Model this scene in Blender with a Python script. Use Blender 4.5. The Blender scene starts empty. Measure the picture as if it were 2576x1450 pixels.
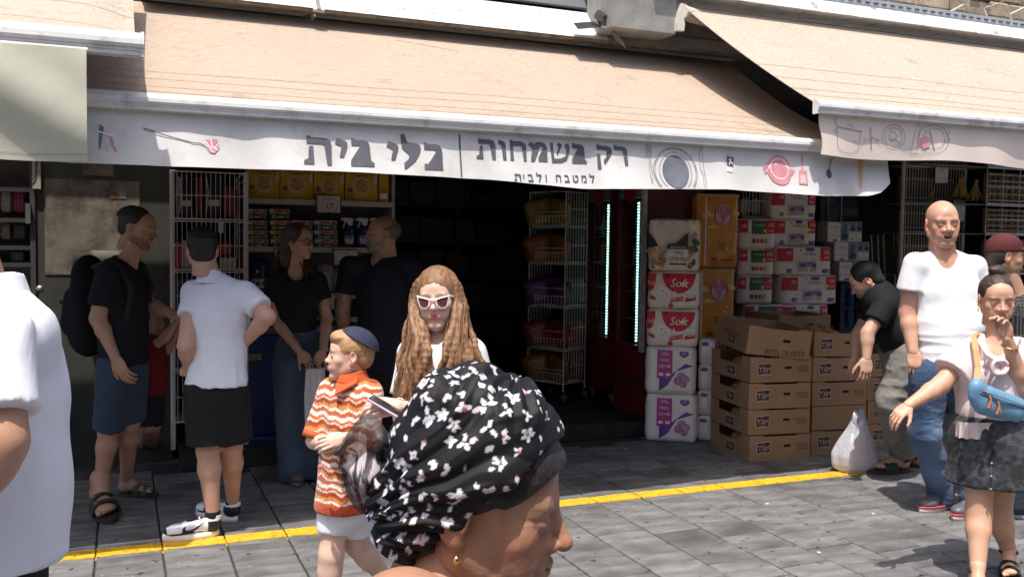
import bpy, math, random
import numpy as np
from mathutils import Vector, Matrix, Euler
rnd = random.Random(7)
SC = bpy.context.scene
COL = SC.collection

# ------------------------------------------------------------------ camera, sky, sun, exposure
YAW, PITCH, ROLL = [math.radians(a) for a in (22.784, 2.902, .7795)]
EYE = np.array([0., 0., 1.58]); FP = 2339.          # focal length in units of a 2576 x 1450 picture
_f = np.array([math.sin(YAW)*math.cos(PITCH), math.cos(YAW)*math.cos(PITCH), -math.sin(PITCH)])
_r = np.array([math.cos(YAW), -math.sin(YAW), 0.]); _u = np.cross(_r, _f)
RM = np.array([math.cos(ROLL)*_r+math.sin(ROLL)*_u, -math.sin(ROLL)*_r+math.cos(ROLL)*_u, _f])
cd = bpy.data.cameras.new('camera'); cam = bpy.data.objects.new('camera', cd); COL.objects.link(cam)
cd.sensor_width = 36; cd.lens = 36*FP/2576; cd.clip_start = .05; cd.clip_end = 400
cam.matrix_world = Matrix.Translation(EYE) @ Matrix((RM[0], RM[1], -RM[2])).transposed().to_4x4()
SC.camera = cam
SUN_TRAVEL = Vector((.21, .29, -1.)).normalized()
elev = math.asin(-SUN_TRAVEL.z)
w = bpy.data.worlds.new('World'); SC.world = w; w.use_nodes = True
nt = w.node_tree; bg = nt.nodes['Background']
sky = nt.nodes.new('ShaderNodeTexSky'); sky.sky_type = 'NISHITA'; sky.sun_disc = False; sky.dust_density = 3.5; sky.air_density = .8; sky.ozone_density = .4
sky.sun_elevation = elev; sky.sun_rotation = math.atan2(-SUN_TRAVEL.x, -SUN_TRAVEL.y)
nt.links.new(sky.outputs[0], bg.inputs[0]); bg.inputs[1].default_value = .15
sl = bpy.data.lights.new('sun', 'SUN'); sl.energy = 3.7; sl.angle = math.radians(.53); sl.color = (1, .955, .89)
so = bpy.data.objects.new('sun', sl); COL.objects.link(so); so.location = (0, 0, 12)
so.rotation_euler = SUN_TRAVEL.to_track_quat('-Z', 'Y').to_euler()
vs = SC.view_settings; vs.view_transform = 'Standard'; vs.look = 'None'; vs.gamma = 1; vs.exposure = .62
vs.use_curve_mapping = False
SC.cycles.max_bounces = 8; SC.cycles.diffuse_bounces = 5; SC.cycles.transparent_max_bounces = 8
SC.cycles.use_adaptive_sampling = True; SC.cycles.adaptive_threshold = .02
SC.cycles.use_denoising = True
SC.cycles.sample_clamp_indirect = 6

# ------------------------------------------------------------------ where things stand: sight lines met with real planes
def ray(x, y): return RM.T @ np.array([(x-1288)/FP, -(y-725.)/FP, 1.])
def onZ(x, y, z=0.): d = ray(x, y); return Vector(EYE+d*((z-EYE[2])/d[2]))
def onY(x, y, Y): d = ray(x, y); return Vector(EYE+d*(Y/d[1]))
def at(x, y, dep): return Vector(EYE+ray(x, y)*dep)

# ------------------------------------------------------------------ materials
MATS = {}
def _bsdf(name):
    m = bpy.data.materials.new(name); m.use_nodes = True
    return m, m.node_tree, m.node_tree.nodes['Principled BSDF']
def N(t, typ, **kw):
    n = t.nodes.new('ShaderNode'+typ)
    for k, v in kw.items():
        if k.startswith('i_'):
            k2 = k[2:]; n.inputs[int(k2) if k2.isdigit() else k2.replace('_', ' ')].default_value = v
        else: setattr(n, k, v)
    return n
def L(t, a, b): t.links.new(a, b)
def c4(c): return (c[0], c[1], c[2], 1)
def mat(name, col, rough=.6, var=.12, vs=9., bump=0., bs=60., metal=0., spec=.4, rand=0., stretch=None, dirt=None, trans=0., coat=0., speck=None):
    """plain coloured stuff with blotchy tone, fine relief and, if asked, stains of their own shape"""
    if name in MATS: return MATS[name]
    m, t, b = _bsdf(name); MATS[name] = m
    b.inputs['Roughness'].default_value = rough; b.inputs['Metallic'].default_value = metal
    b.inputs['Specular IOR Level'].default_value = spec
    if coat: b.inputs['Coat Weight'].default_value = coat; b.inputs['Coat Roughness'].default_value = .15
    tc = N(t, 'TexCoord'); src = tc.outputs['Object']
    if stretch:
        mp = N(t, 'Mapping'); mp.inputs['Scale'].default_value = stretch; L(t, src, mp.inputs[0]); src = mp.outputs[0]
    n1 = N(t, 'TexNoise', i_Scale=vs, i_Detail=5.); L(t, src, n1.inputs['Vector'])
    mx = N(t, 'MixRGB'); mx.inputs[1].default_value = c4([max(0, v*(1-var)) for v in col]); mx.inputs[2].default_value = c4([min(1, v*(1+var)) for v in col])
    rp = N(t, 'ValToRGB'); rp.color_ramp.elements[0].position = .3; rp.color_ramp.elements[1].position = .7
    L(t, n1.outputs[0], rp.inputs[0]); L(t, rp.outputs[0], mx.inputs[0]); out = mx.outputs[0]
    if rand:
        oi = N(t, 'ObjectInfo'); hs = N(t, 'HueSaturation'); mr = N(t, 'MapRange'); mr.inputs[3].default_value = 1-rand; mr.inputs[4].default_value = 1+rand
        L(t, oi.outputs['Random'], mr.inputs[0]); L(t, mr.outputs[0], hs.inputs['Value']); L(t, out, hs.inputs['Color']); out = hs.outputs[0]
    if dirt:
        dcol, dscale, dlo, dhi = dirt
        n2 = N(t, 'TexNoise', i_Scale=dscale, i_Detail=8., i_Roughness=.65); L(t, src, n2.inputs['Vector'])
        r2 = N(t, 'ValToRGB'); r2.color_ramp.elements[0].position = dlo; r2.color_ramp.elements[1].position = dhi
        L(t, n2.outputs[0], r2.inputs[0]); m2 = N(t, 'MixRGB'); m2.inputs[2].default_value = c4(dcol)
        L(t, r2.outputs[0], m2.inputs[0]); L(t, out, m2.inputs[1]); out = m2.outputs[0]
    for dcol, dscale, dlo, dhi in speck or ():
        n2 = N(t, 'TexNoise', i_Scale=dscale, i_Detail=2.); L(t, tc.outputs['Object'], n2.inputs['Vector'])
        if rand: L(t, oi.outputs['Location'], N(t, 'VectorMath').inputs[0]); va = t.nodes[-1]; L(t, tc.outputs['Object'], va.inputs[1]); L(t, va.outputs[0], n2.inputs['Vector'])
        r2 = N(t, 'ValToRGB'); r2.color_ramp.elements[0].position = dlo; r2.color_ramp.elements[1].position = dhi
        L(t, n2.outputs[0], r2.inputs[0]); m2 = N(t, 'MixRGB'); m2.inputs[2].default_value = c4(dcol)
        L(t, r2.outputs[0], m2.inputs[0]); L(t, out, m2.inputs[1]); out = m2.outputs[0]
    L(t, out, b.inputs['Base Color'])
    if bump:
        nb = N(t, 'TexNoise', i_Scale=bs, i_Detail=4.); L(t, src, nb.inputs['Vector'])
        bp = N(t, 'Bump', i_Strength=bump, i_Distance=.01); L(t, nb.outputs[0], bp.inputs['Height']); L(t, bp.outputs[0], b.inputs['Normal'])
    if trans:
        b.inputs['Transmission Weight'].default_value = trans
    return m
def emit(name, col, s):
    if name in MATS: return MATS[name]
    m, t, b = _bsdf(name); MATS[name] = m
    b.inputs['Base Color'].default_value = c4(col); b.inputs['Emission Color'].default_value = c4(col); b.inputs['Emission Strength'].default_value = s
    return m
def vcol(name, rough=.6, bump=0., bs=80., spec=.35, sss=0., sheen=0., stretch=None, tone=.06, tscale=30., fold=0., fs=9., fstretch=(1, 1, 2.2)):
    """colour comes from the mesh's own 'Col' attribute (dye, print, skin tone)"""
    if name in MATS: return MATS[name]
    m, t, b = _bsdf(name); MATS[name] = m
    b.inputs['Roughness'].default_value = rough; b.inputs['Specular IOR Level'].default_value = spec
    at_ = N(t, 'Attribute', attribute_name='Col'); tc = N(t, 'TexCoord'); src = tc.outputs['Object']
    if stretch:
        mp = N(t, 'Mapping'); mp.inputs['Scale'].default_value = stretch; L(t, src, mp.inputs[0]); src = mp.outputs[0]
    n1 = N(t, 'TexNoise', i_Scale=tscale, i_Detail=4.); L(t, src, n1.inputs['Vector'])
    mr = N(t, 'MapRange'); mr.inputs[3].default_value = 1-tone*2; mr.inputs[4].default_value = 1+tone*2
    hs = N(t, 'HueSaturation'); L(t, n1.outputs[0], mr.inputs[0]); L(t, mr.outputs[0], hs.inputs['Value']); L(t, at_.outputs['Color'], hs.inputs['Color'])
    L(t, hs.outputs[0], b.inputs['Base Color'])
    if sss:
        b.inputs['Subsurface Weight'].default_value = sss; b.inputs['Subsurface Radius'].default_value = (.012, .005, .003); b.inputs['Subsurface Scale'].default_value = .6
    if sheen: b.inputs['Sheen Weight'].default_value = sheen
    nrm = None
    if fold:
        mp2 = N(t, 'Mapping'); mp2.inputs['Scale'].default_value = fstretch; mp2.inputs['Rotation'].default_value = (.3, .5, .4); L(t, tc.outputs['Object'], mp2.inputs[0])
        nf = N(t, 'TexNoise', i_Scale=fs, i_Detail=3., i_Distortion=1.2); L(t, mp2.outputs[0], nf.inputs['Vector'])
        b0 = N(t, 'Bump', i_Strength=fold, i_Distance=.03); L(t, nf.outputs[0], b0.inputs['Height']); nrm = b0.outputs[0]
    if bump:
        nb = N(t, 'TexNoise', i_Scale=bs, i_Detail=3.); L(t, src, nb.inputs['Vector'])
        bp = N(t, 'Bump', i_Strength=bump, i_Distance=.004); L(t, nb.outputs[0], bp.inputs['Height'])
        if nrm: L(t, nrm, bp.inputs['Normal'])
        nrm = bp.outputs[0]
    if nrm: L(t, nrm, b.inputs['Normal'])
    return m
def glass(name, col=(1, 1, 1), rough=.02, alpha=.15):
    if name in MATS: return MATS[name]
    m = bpy.data.materials.new(name); m.use_nodes = True; t = m.node_tree; t.nodes.clear(); MATS[name] = m
    o = N(t, 'OutputMaterial'); tr = N(t, 'BsdfTransparent'); tr.inputs[0].default_value = c4(col)
    gl = N(t, 'BsdfGlossy', i_Roughness=rough); mx = N(t, 'MixShader'); fr = N(t, 'LayerWeight', i_Blend=.5); pw = N(t, 'Math', operation='POWER'); pw.inputs[1].default_value = 5.
    ad = N(t, 'Math', operation='ADD', use_clamp=True); ad.inputs[1].default_value = alpha*.25
    L(t, fr.outputs['Facing'], pw.inputs[0]); L(t, pw.outputs[0], ad.inputs[0]); L(t, ad.outputs[0], mx.inputs[0]); L(t, tr.outputs[0], mx.inputs[1]); L(t, gl.outputs[0], mx.inputs[2]); L(t, mx.outputs[0], o.inputs[0])
    return m

# ------------------------------------------------------------------ mesh helpers
def fast_mesh(name, V, F, smooth=False):
    V = np.asarray(V, np.float32); me = bpy.data.meshes.new(name)
    if isinstance(F, np.ndarray):
        k = F.shape[1]; n = len(F)
        me.vertices.add(len(V)); me.vertices.foreach_set('co', V.ravel())
        me.loops.add(n*k); me.loops.foreach_set('vertex_index', F.astype(np.int32).ravel())
        me.polygons.add(n); me.polygons.foreach_set('loop_start', np.arange(0, n*k, k, dtype=np.int32))
        me.polygons.foreach_set('loop_total', np.full(n, k, np.int32))
        me.update(calc_edges=True); me.validate()
    else:
        me.from_pydata([tuple(v) for v in V], [], F); me.update()
    if smooth: me.polygons.foreach_set('use_smooth', np.ones(len(me.polygons), bool))
    return me
def set_col(me, C):
    a = me.color_attributes.new('Col', 'FLOAT_COLOR', 'POINT')
    C = np.asarray(C, np.float32)
    if C.shape[1] == 3: C = np.hstack([C, np.ones((len(C), 1), np.float32)])
    a.data.foreach_set('color', C.ravel())
SKINOF = {}
def skin_of(p): return SKINOF.get(p.as_pointer(), p) if p is not None else None
def obj(name, me, m=None, parent=None, loc=None, rot=None):
    o = bpy.data.objects.new(name, me); COL.objects.link(o)
    if m is not None:
        if me.materials: pass
        else: me.materials.append(m)
    if parent is not None:
        o.parent = parent
        if name in ('wrap', 'carton', 'front_panel', 'cabinet', 'frame', 'bag', 'case') and loc is None: SKINOF.setdefault(parent.as_pointer(), o)
    if loc is not None: o.location = loc
    if rot is not None: o.rotation_euler = rot
    return o
def thing(name, label, cat, loc=(0, 0, 0), rz=0., group=None, rot=None):
    o = bpy.data.objects.new(name, None); COL.objects.link(o); o.empty_display_size = .1
    o.location = loc; o.rotation_euler = rot if rot else (0, 0, rz)
    return tag(o, label, cat, group)
def tag(o, label=None, cat=None, group=None, kind=None):
    if label: o['label'] = label
    if cat: o['category'] = cat
    if group: o['group'] = group
    if kind: o['kind'] = kind
    return o
def dup(o, loc=None, rz=None, label=None, parent=None):
    c = o.copy(); COL.objects.link(c); c.parent = parent
    if loc is not None: c.location = loc
    if rz is not None: c.rotation_euler = (0, 0, rz)
    if label: c['label'] = label
    for ch in list(o.children):
        dup(ch, parent=c)
    return c
class MB:
    """collects simple solids, builds ONE mesh"""
    def __init__(s): s.v = []; s.f = []
    def add(s, V, F):
        k = len(s.v); s.v += [tuple(p) for p in V]; s.f += [tuple(i+k for i in q) for q in F]; return s
    def box(s, a, b, bev=0.):
        x0, y0, z0 = a; x1, y1, z1 = b
        if bev <= 0:
            V = [(x0, y0, z0), (x1, y0, z0), (x1, y1, z0), (x0, y1, z0), (x0, y0, z1), (x1, y0, z1), (x1, y1, z1), (x0, y1, z1)]
            return s.add(V, [(0, 3, 2, 1), (4, 5, 6, 7), (0, 1, 5, 4), (1, 2, 6, 5), (2, 3, 7, 6), (3, 0, 4, 7)])
        e = min(bev, (x1-x0)/2.01, (y1-y0)/2.01, (z1-z0)/2.01)
        V = []; 
        for z, i in ((z0, e), (z0+e, 0), (z1-e, 0), (z1, e)):
            V += [(x0+i+ (0 if i else 0), y0+i, z), (x1-i, y0+i, z), (x1-i, y1-i, z), (x0+i, y1-i, z)]
        F = [(0, 3, 2, 1), (12, 13, 14, 15)]
        for k in range(3):
            for q in range(4): F.append((4*k+q, 4*k+(q+1) % 4, 4*k+4+(q+1) % 4, 4*k+4+q))
        return s.add(V, F)
    def tube(s, pts, r, n=8, cap=True, r2=None):
        pts = [Vector(p) for p in pts]; m = len(pts); V = []; F = []
        rs = r if isinstance(r, (list, tuple)) else [r+( (r2-r)*i/(m-1) if r2 is not None else 0) for i in range(m)]
        t0 = (pts[1]-pts[0]).normalized(); up = Vector((0, 0, 1)) if abs(t0.z) < .9 else Vector((1, 0, 0))
        a = t0.cross(up).normalized()
        for i, p in enumerate(pts):
            t = (pts[min(i+1, m-1)]-pts[max(i-1, 0)]).normalized()
            a = (a-t*a.dot(t)).normalized(); b = t.cross(a)
            for k in range(n):
                an = 2*math.pi*k/n; V.append(p+(a*math.cos(an)+b*math.sin(an))*rs[i])
        for i in range(m-1):
            for k in range(n): F.append((i*n+k, i*n+(k+1) % n, (i+1)*n+(k+1) % n, (i+1)*n+k))
        if cap: F.append(tuple(range(n-1, -1, -1))); F.append(tuple(range((m-1)*n, m*n)))
        return s.add(V, F)
    def lathe(s, prof, n=16, c=(0, 0, 0)):
        V = []; F = []; m = len(prof)
        for r, z in prof:
            for k in range(n):
                a = 2*math.pi*k/n; V.append((c[0]+r*math.cos(a), c[1]+r*math.sin(a), c[2]+z))
        for i in range(m-1):
            for k in range(n): F.append((i*n+k, i*n+(k+1) % n, (i+1)*n+(k+1) % n, (i+1)*n+k))
        F.append(tuple(range(n-1, -1, -1))); F.append(tuple(range((m-1)*n, m*n)))
        return s.add(V, F)
    def prism(s, P, y0, y1):
        """outline P in xz, pushed from y0 to y1"""
        n = len(P); V = [(x, y0, z) for x, z in P]+[(x, y1, z) for x, z in P]
        F = [tuple(range(n)), tuple(range(2*n-1, n-1, -1))]+[(i, n+i, n+(i+1) % n, (i+1) % n) for i in range(n)]
        return s.add(V, F)
    def grid(s, fn, nu, nv):
        V = [fn(i/nu, j/nv) for j in range(nv+1) for i in range(nu+1)]
        F = [(j*(nu+1)+i, j*(nu+1)+i+1, (j+1)*(nu+1)+i+1, (j+1)*(nu+1)+i) for j in range(nv) for i in range(nu)]
        return s.add(V, F)
    def xf(s, M):
        s.v = [tuple(M @ Vector(p)) for p in s.v]; return s
    def mesh(s, name, smooth=False): return fast_mesh(name, s.v, s.f, smooth)
    def build(s, name, m, parent=None, smooth=False, loc=None, rot=None):
        return obj(name, s.mesh(name, smooth), m, parent, loc, rot)
TXT = {}
def text_mesh(body, size=1., bold=0., align='CENTER', sx=1., shear=0., space=1.):
    key = (body, size, bold, align, sx, shear, space)
    if key in TXT: return TXT[key]
    he = any('\u0590' <= ch <= '\u05ff' for ch in body)
    b = '\n'.join(l[::-1] if he else l for l in body.split('\n'))
    c = bpy.data.curves.new('lettering', 'FONT'); c.body = b; c.size = size; c.align_x = align; c.resolution_u = 2; c.offset = bold*size
    c.shear = shear; c.space_character = space
    c.offset = 0
    o = bpy.data.objects.new('lettering', c); COL.objects.link(o)
    bpy.context.view_layer.update()
    me = bpy.data.meshes.new_from_object(o.evaluated_get(bpy.context.evaluated_depsgraph_get()))
    me.name = 'lettering'; me.materials.clear(); bpy.data.objects.remove(o)
    if sx != 1:
        for v in me.vertices: v.co.x *= sx
    TXT[key] = me
    return me
def front_text(body, size, m, parent, x, y, z, bold=0., align='CENTER', sx=1., shear=0., conf=None, rot=0., name='lettering', space=1.):
    """lettering on a face that looks towards -Y of its parent; conf(x,z) gives the y of a bulging face"""
    me = text_mesh(body, size, bold, align, sx, shear, space).copy()
    c, s_ = math.cos(rot), math.sin(rot)
    for v in me.vertices:
        px, pz = v.co.x*c-v.co.y*s_+x, v.co.x*s_+v.co.y*c+z
        v.co = (px, (conf(px, pz)-.004) if conf else y, pz)
    return obj(name, me, m, skin_of(parent))
def decal(P, m, parent, y=0., conf=None, name='print', lift=.0025, n=5):
    """a flat printed shape: outline P in xz on a face looking towards -Y"""
    import bmesh
    bm = bmesh.new(); vs_ = [bm.verts.new((x, 0, z)) for x, z in P]
    f = bm.faces.new(vs_); 
    bmesh.ops.triangulate(bm, faces=bm.faces[:])
    if conf:
        for _ in range(3):
            ed = [e for e in bm.edges if e.calc_length() > .045]
            if not ed: break
            bmesh.ops.subdivide_edges(bm, edges=ed, cuts=1); bmesh.ops.triangulate(bm, faces=bm.faces[:])
    bmesh.ops.recalc_face_normals(bm, faces=bm.faces[:])
    for v in bm.verts: v.co.y = (conf(v.co.x, v.co.z)-lift) if conf else y-lift
    if bm.faces and sum(f_.normal.y for f_ in bm.faces) > 0: bmesh.ops.reverse_faces(bm, faces=bm.faces[:])
    me = bpy.data.meshes.new(name); bm.to_mesh(me); bm.free()
    return obj(name, me, m, skin_of(parent))
def rect(x0, z0, x1, z1): return [(x0, z0), (x1, z0), (x1, z1), (x0, z1)]
def disc(cx, cz, rx, rz=None, n=20): rz = rz or rx; return [(cx+rx*math.cos(2*math.pi*i/n), cz+rz*math.sin(2*math.pi*i/n)) for i in range(n)]
def rrect(x0, z0, x1, z1, r, n=4):
    P = []
    for cx, cz, a0 in ((x1-r, z1-r, 0), (x0+r, z1-r, 90), (x0+r, z0+r, 180), (x1-r, z0+r, 270)):
        for i in range(n+1):
            a = math.radians(a0+90*i/n); P.append((cx+r*math.cos(a), cz+r*math.sin(a)))
    return P
# smooth value noise
def _h(i, j, k, s):
    v = (i.astype(np.int64)*374761393+j.astype(np.int64)*668265263+k.astype(np.int64)*2147483647+s*974711) & 0xffffffff
    v = ((v ^ (v >> 13))*1274126177) & 0xffffffff; v = v ^ (v >> 16)
    return (v & 0xffff)/65535.*2-1
def vnoise(p, seed=0):
    p = np.asarray(p, float); i = np.floor(p).astype(np.int64); f = p-i; f = f*f*(3-2*f); r = 0
    for a in (0, 1):
        for b in (0, 1):
            for c in (0, 1):
                wgt = (f[:, 0] if a else 1-f[:, 0])*(f[:, 1] if b else 1-f[:, 1])*(f[:, 2] if c else 1-f[:, 2])
                r = r+wgt*_h(i[:, 0]+a, i[:, 1]+b, i[:, 2]+c, seed)
    return r
# ================================================================== the setting
M_stone = mat('slate_paving', (.15, .148, .147), .62, .38, 5., .55, 95., spec=.35, rand=.18, stretch=(.8, 2.6, 1), dirt=((.27, .265, .25), 8., .56, .86), speck=(((.035, .034, .033), 17., .66, .70), ((.36, .35, .33), 46., .70, .74), ((.07, .068, .065), 2.3, .5, .72)))
M_joint = mat('joint_sand', (.045, .043, .04), .95, .3, 30., .4, 120.)
M_ground = mat('asphalt', (.05, .05, .05), .9, .2, 3., .3, 80.)
M_yellow = mat('yellow_road_paint', (.72, .40, .015), .6, .13, 14., .5, 90., dirt=((.2, .15, .07), 24., .53, .7), speck=(((.12, .1, .07), 60., .62, .7),))
tag(MB().box((-40, -40, -.3), (50, 6.6, -.06)).build('ground', M_ground), kind='structure')
pav = MB().box((-6, -3, -.059), (12, 6.9, -.016)).build('pavement', M_joint); tag(pav, kind='structure')
def in_view(p, mx=60):
    v = RM @ (np.array(p)-EYE)
    return v[2] > .3 and -mx < 1288+FP*v[0]/v[2] < 2576+mx and -mx < 725-FP*v[1]/v[2] < 1450+mx
TW, TL = .31, .253
stones = []
for k in range(5):
    mb = MB(); a, b = TW/2-.0048, TL/2-.0048; r_ = random.Random(k)
    e = .005; jit = [r_.uniform(-.0012, .0012) for _ in range(4)]
    V = [(-a, -b, -.05), (a, -b, -.05), (a, b, -.05), (-a, b, -.05)]
    V += [(-a, -b, -e), (a, -b, -e), (a, b, -e), (-a, b, -e)]
    V += [(-a+e, -b+e, jit[0]), (a-e, -b+e, jit[1]), (a-e, b-e, jit[2]), (-a+e, b-e, jit[3])]
    F = [(8, 9, 10, 11)]
    for q in range(4):
        F += [(q, (q+1) % 4, 4+(q+1) % 4, 4+q), (4+q, 4+(q+1) % 4, 8+(q+1) % 4, 8+q)]
    me = mb.add(V, F).mesh('paving_stone'); me.materials.append(M_stone); stones.append(me)
far = MB(); nst = 0
for i in range(-18, 30):
    x = 2.66+TW*(i+.5); off = (TL/2 if i % 2 else 0)+random.Random(i).uniform(-.03, .03)
    for j in range(-4, 28):
        y = -.4+off+j*TL
        if y+TL/2 > (6.9 if x < .25 else 6.58) or y < -1.5 or not -3.2 < x < 9.5: continue
        if in_view((x, y, 0)) and nst < 298:
            o = obj('paving_stone', stones[rnd.randrange(5)], None, pav, (x, y, rnd.uniform(-.0012, .0012)), (0, 0, math.pi*rnd.randrange(2)+rnd.uniform(-.004, .004))); nst += 1
        else: far.box((x-TW/2+.004, y-TL/2+.004, -.05), (x+TW/2-.004, y+TL/2-.004, -.001), .004)
tag(far.build('paving_stone_field', M_stone, pav), kind='stuff')
yl = tag(MB().box((-.9, 4.935, -.0155), (7.5, 5.06, -.0145)).build('yellow_line', M_yellow), kind='structure')
for i in range(-12, 16):
    x0 = 2.66+TW*i
    if not -.9 < x0 < 7: continue
    mb = MB(); n = 12; r_ = random.Random(50+i)
    lo = [4.937+r_.uniform(-.004, .004) for _ in range(n+1)]; hi = [5.06+r_.uniform(-.006, .004) for _ in range(n+1)]
    xs = [x0+.004+(TW-.009)*q/n for q in range(n+1)]
    V = [(xs[q], lo[q], .0035) for q in range(n+1)]+[(xs[q], hi[q], .0035) for q in range(n+1)]+[(xs[q], lo[q], -.004) for q in range(n+1)]+[(xs[q], hi[q], -.004) for q in range(n+1)]
    m_ = n+1; F = [(q, q+1, m_+q+1, m_+q) for q in range(n)]+[(2*m_+q, 2*m_+q+1, q+1, q) for q in range(n)]+[(m_+q, m_+q+1, 3*m_+q+1, 3*m_+q) for q in range(n)]
    F += [(2*m_, 0, m_, 3*m_), (n, 2*m_+n, 3*m_+n, m_+n)]
    mb.add(V, F).build('painted_segment', M_yellow, yl)
# small litter flecks: paper bits on the stones
for q, (x, y) in enumerate([(2197, 1290), (1540, 1128), (1573, 1127), (1650, 1172), (1930, 1265), (2060, 1388), (1690, 1150)]):
    p = onZ(x, y, .003); a = rnd.random()*3
    MB().add([(p.x+.012*math.cos(a+t)*(1+.4*math.sin(3*t)), p.y+.012*math.sin(a+t), .0025+.002*(q % 2)) for t in (0, 1.2, 2.4, 3.6, 4.9)], [(0, 1, 2, 3, 4)]).build('paper_scrap', mat('paper', (.75, .74, .7), .8), pav)

# ---- shop shells
M_plaster = mat('stained_plaster', (.16, .15, .135), .9, .25, 2.5, .25, 30., dirt=((.05, .045, .04), 2., .5, .7))
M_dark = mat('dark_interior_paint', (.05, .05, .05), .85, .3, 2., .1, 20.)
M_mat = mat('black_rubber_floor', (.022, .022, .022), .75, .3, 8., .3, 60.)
M_door = mat('grimy_painted_door', (.042, .044, .036), .75, .5, 2.2, .2, 25., stretch=(1, 1, .5), dirt=((.085, .07, .048), 1.7, .5, .75))
sf = tag(MB().box((.36, 6.6, -.02), (8.8, 11.5, .115)).build('shop_floor', M_mat), kind='structure')
MB().box((.36, 6.585, 0), (8.8, 6.6, .117)).build('step_nosing', mat('step_edge', (.03, .03, .03), .5, .3), sf)
tag(MB().box((-14, -4.2, 0), (16, -3.6, 4.6)).build('wall_unseen_sky_block', mat('sky_block_stone', (.32, .29, .25), .9, .2, 3., .3, 20.)), kind='structure')  # unseen wall across the street, added and sized to hold back skylight
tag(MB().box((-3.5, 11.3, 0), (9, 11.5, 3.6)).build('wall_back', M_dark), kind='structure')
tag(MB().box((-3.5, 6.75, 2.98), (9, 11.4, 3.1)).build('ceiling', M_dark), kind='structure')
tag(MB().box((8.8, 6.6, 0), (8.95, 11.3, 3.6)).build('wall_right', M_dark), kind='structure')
tag(MB().box((-3.5, 6.75, 3.1), (9, 6.95, 5.2)).build('wall_upper', M_plaster), kind='structure')
tag(MB().box((4.9, 8.3, .115), (5.0, 11.3, 2.98)).build('wall_party', mat('dim_red_panel', (.2, .012, .02), .5, .15)), kind='structure')
tag(MB().box((-3.5, 6.56, 2.98), (9, 6.745, 3.55)).build('wall_header_sun_stop', M_dark), kind='structure')  # added to close the gap above the awnings where sun leaked in
# left pier with a grimy door leaf and a faded paper poster
pier = thing('door', 'grimy dark green metal door with a faded pasted sheet, left of the wire cages', 'door', (-.1, 6.9, 0))
dr = MB().box((-.44, 0, 0), (.42, .06, 2.98)).build('door_leaf', M_door, pier)
MB().box((-.455, -.02, 0), (-.425, .08, 2.98)).build('frame', mat('door_edge', (.06, .055, .05), .6), pier)
P = lambda x, y, Y=6.9: onY(x, y, Y)-Vector((-.1, 6.9, 0))
def flat(name, x0, y0, x1, y1, Y, m, parent, org, lift=.004, th=.002):
    a = onY(x0, y1, Y); b = onY(x1, y0, Y)
    return MB().box((a.x-org[0], Y-lift-th-org[1], a.z-org[2]), (b.x-org[0], Y-lift-org[1], b.z-org[2])).build(name, m, parent)
M_poster = mat('faded_poster_paper', (.19, .155, .12), .85, .3, 6., .2, 40., dirt=((.06, .05, .04), 2.6, .47, .62))
flat('pasted_sheet', 114, 457, 351, 690, 6.9, M_poster, pier, (-.1, 6.9, 0))
flat('pasted_sheet', 207, 415, 285, 440, 6.9, M_poster, pier, (-.1, 6.9, 0))
flat('sticker', 278, 477, 298, 499, 6.9, mat('brown_sticker', (.2, .1, .05), .6, .4, 60), pier, (-.1, 6.9, 0), .008)
flat('sticker', 299, 477, 317, 499, 6.9, mat('grey_sticker', (.2, .2, .22), .6, .6, 80), pier, (-.1, 6.9, 0), .008)
flat('notice_card', 226, 630, 300, 662, 6.9, mat('card_white', (.4, .36, .3), .7, .1), pier, (-.1, 6.9, 0), .01)
flat('notice_edge', 226, 630, 231, 662, 6.9, mat('card_orange', (.45, .16, .06), .7, .1), pier, (-.1, 6.9, 0), .013)
MB().lathe([(.001, -.02), (.02, -.015), (.026, 0), (.02, .015), (.001, .02)], 12).xf(Matrix.Translation(P(102, 725)+Vector((0, -.05, 0)))@Matrix.Rotation(math.pi/2, 4, 'X')).build('knob', mat('brass_dull', (.4, .36, .28), .35, metal=.8), pier, True)
flat('switch_box', 66, 512, 78, 562, 6.9, mat('box_grey', (.1, .1, .09), .6), pier, (-.1, 6.9, 0), .003, .05)
flat('cable_duct', 83, 404, 103, 475, 6.9, mat('duct_cream', (.36, .33, .28), .6), pier, (-.1, 6.9, 0), .003, .04)
MB().tube([P(93, 404)+Vector((0, -.05, 0)), P(91, 440)+Vector((0, -.05, 0)), P(82, 455)+Vector((0, -.05, 0))], .004, 6).build('cable', mat('black_cable', (.02, .02, .02), .5), pier)
tag(MB().box((-3.5, 6.9, 0), (-1.2, 7.05, 3)).build('wall_left', M_plaster), kind='structure')
tag(MB().box((.30, 6.98, 0), (.36, 11.3, 2.98)).build('wall_side', M_dark), kind='structure')

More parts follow.
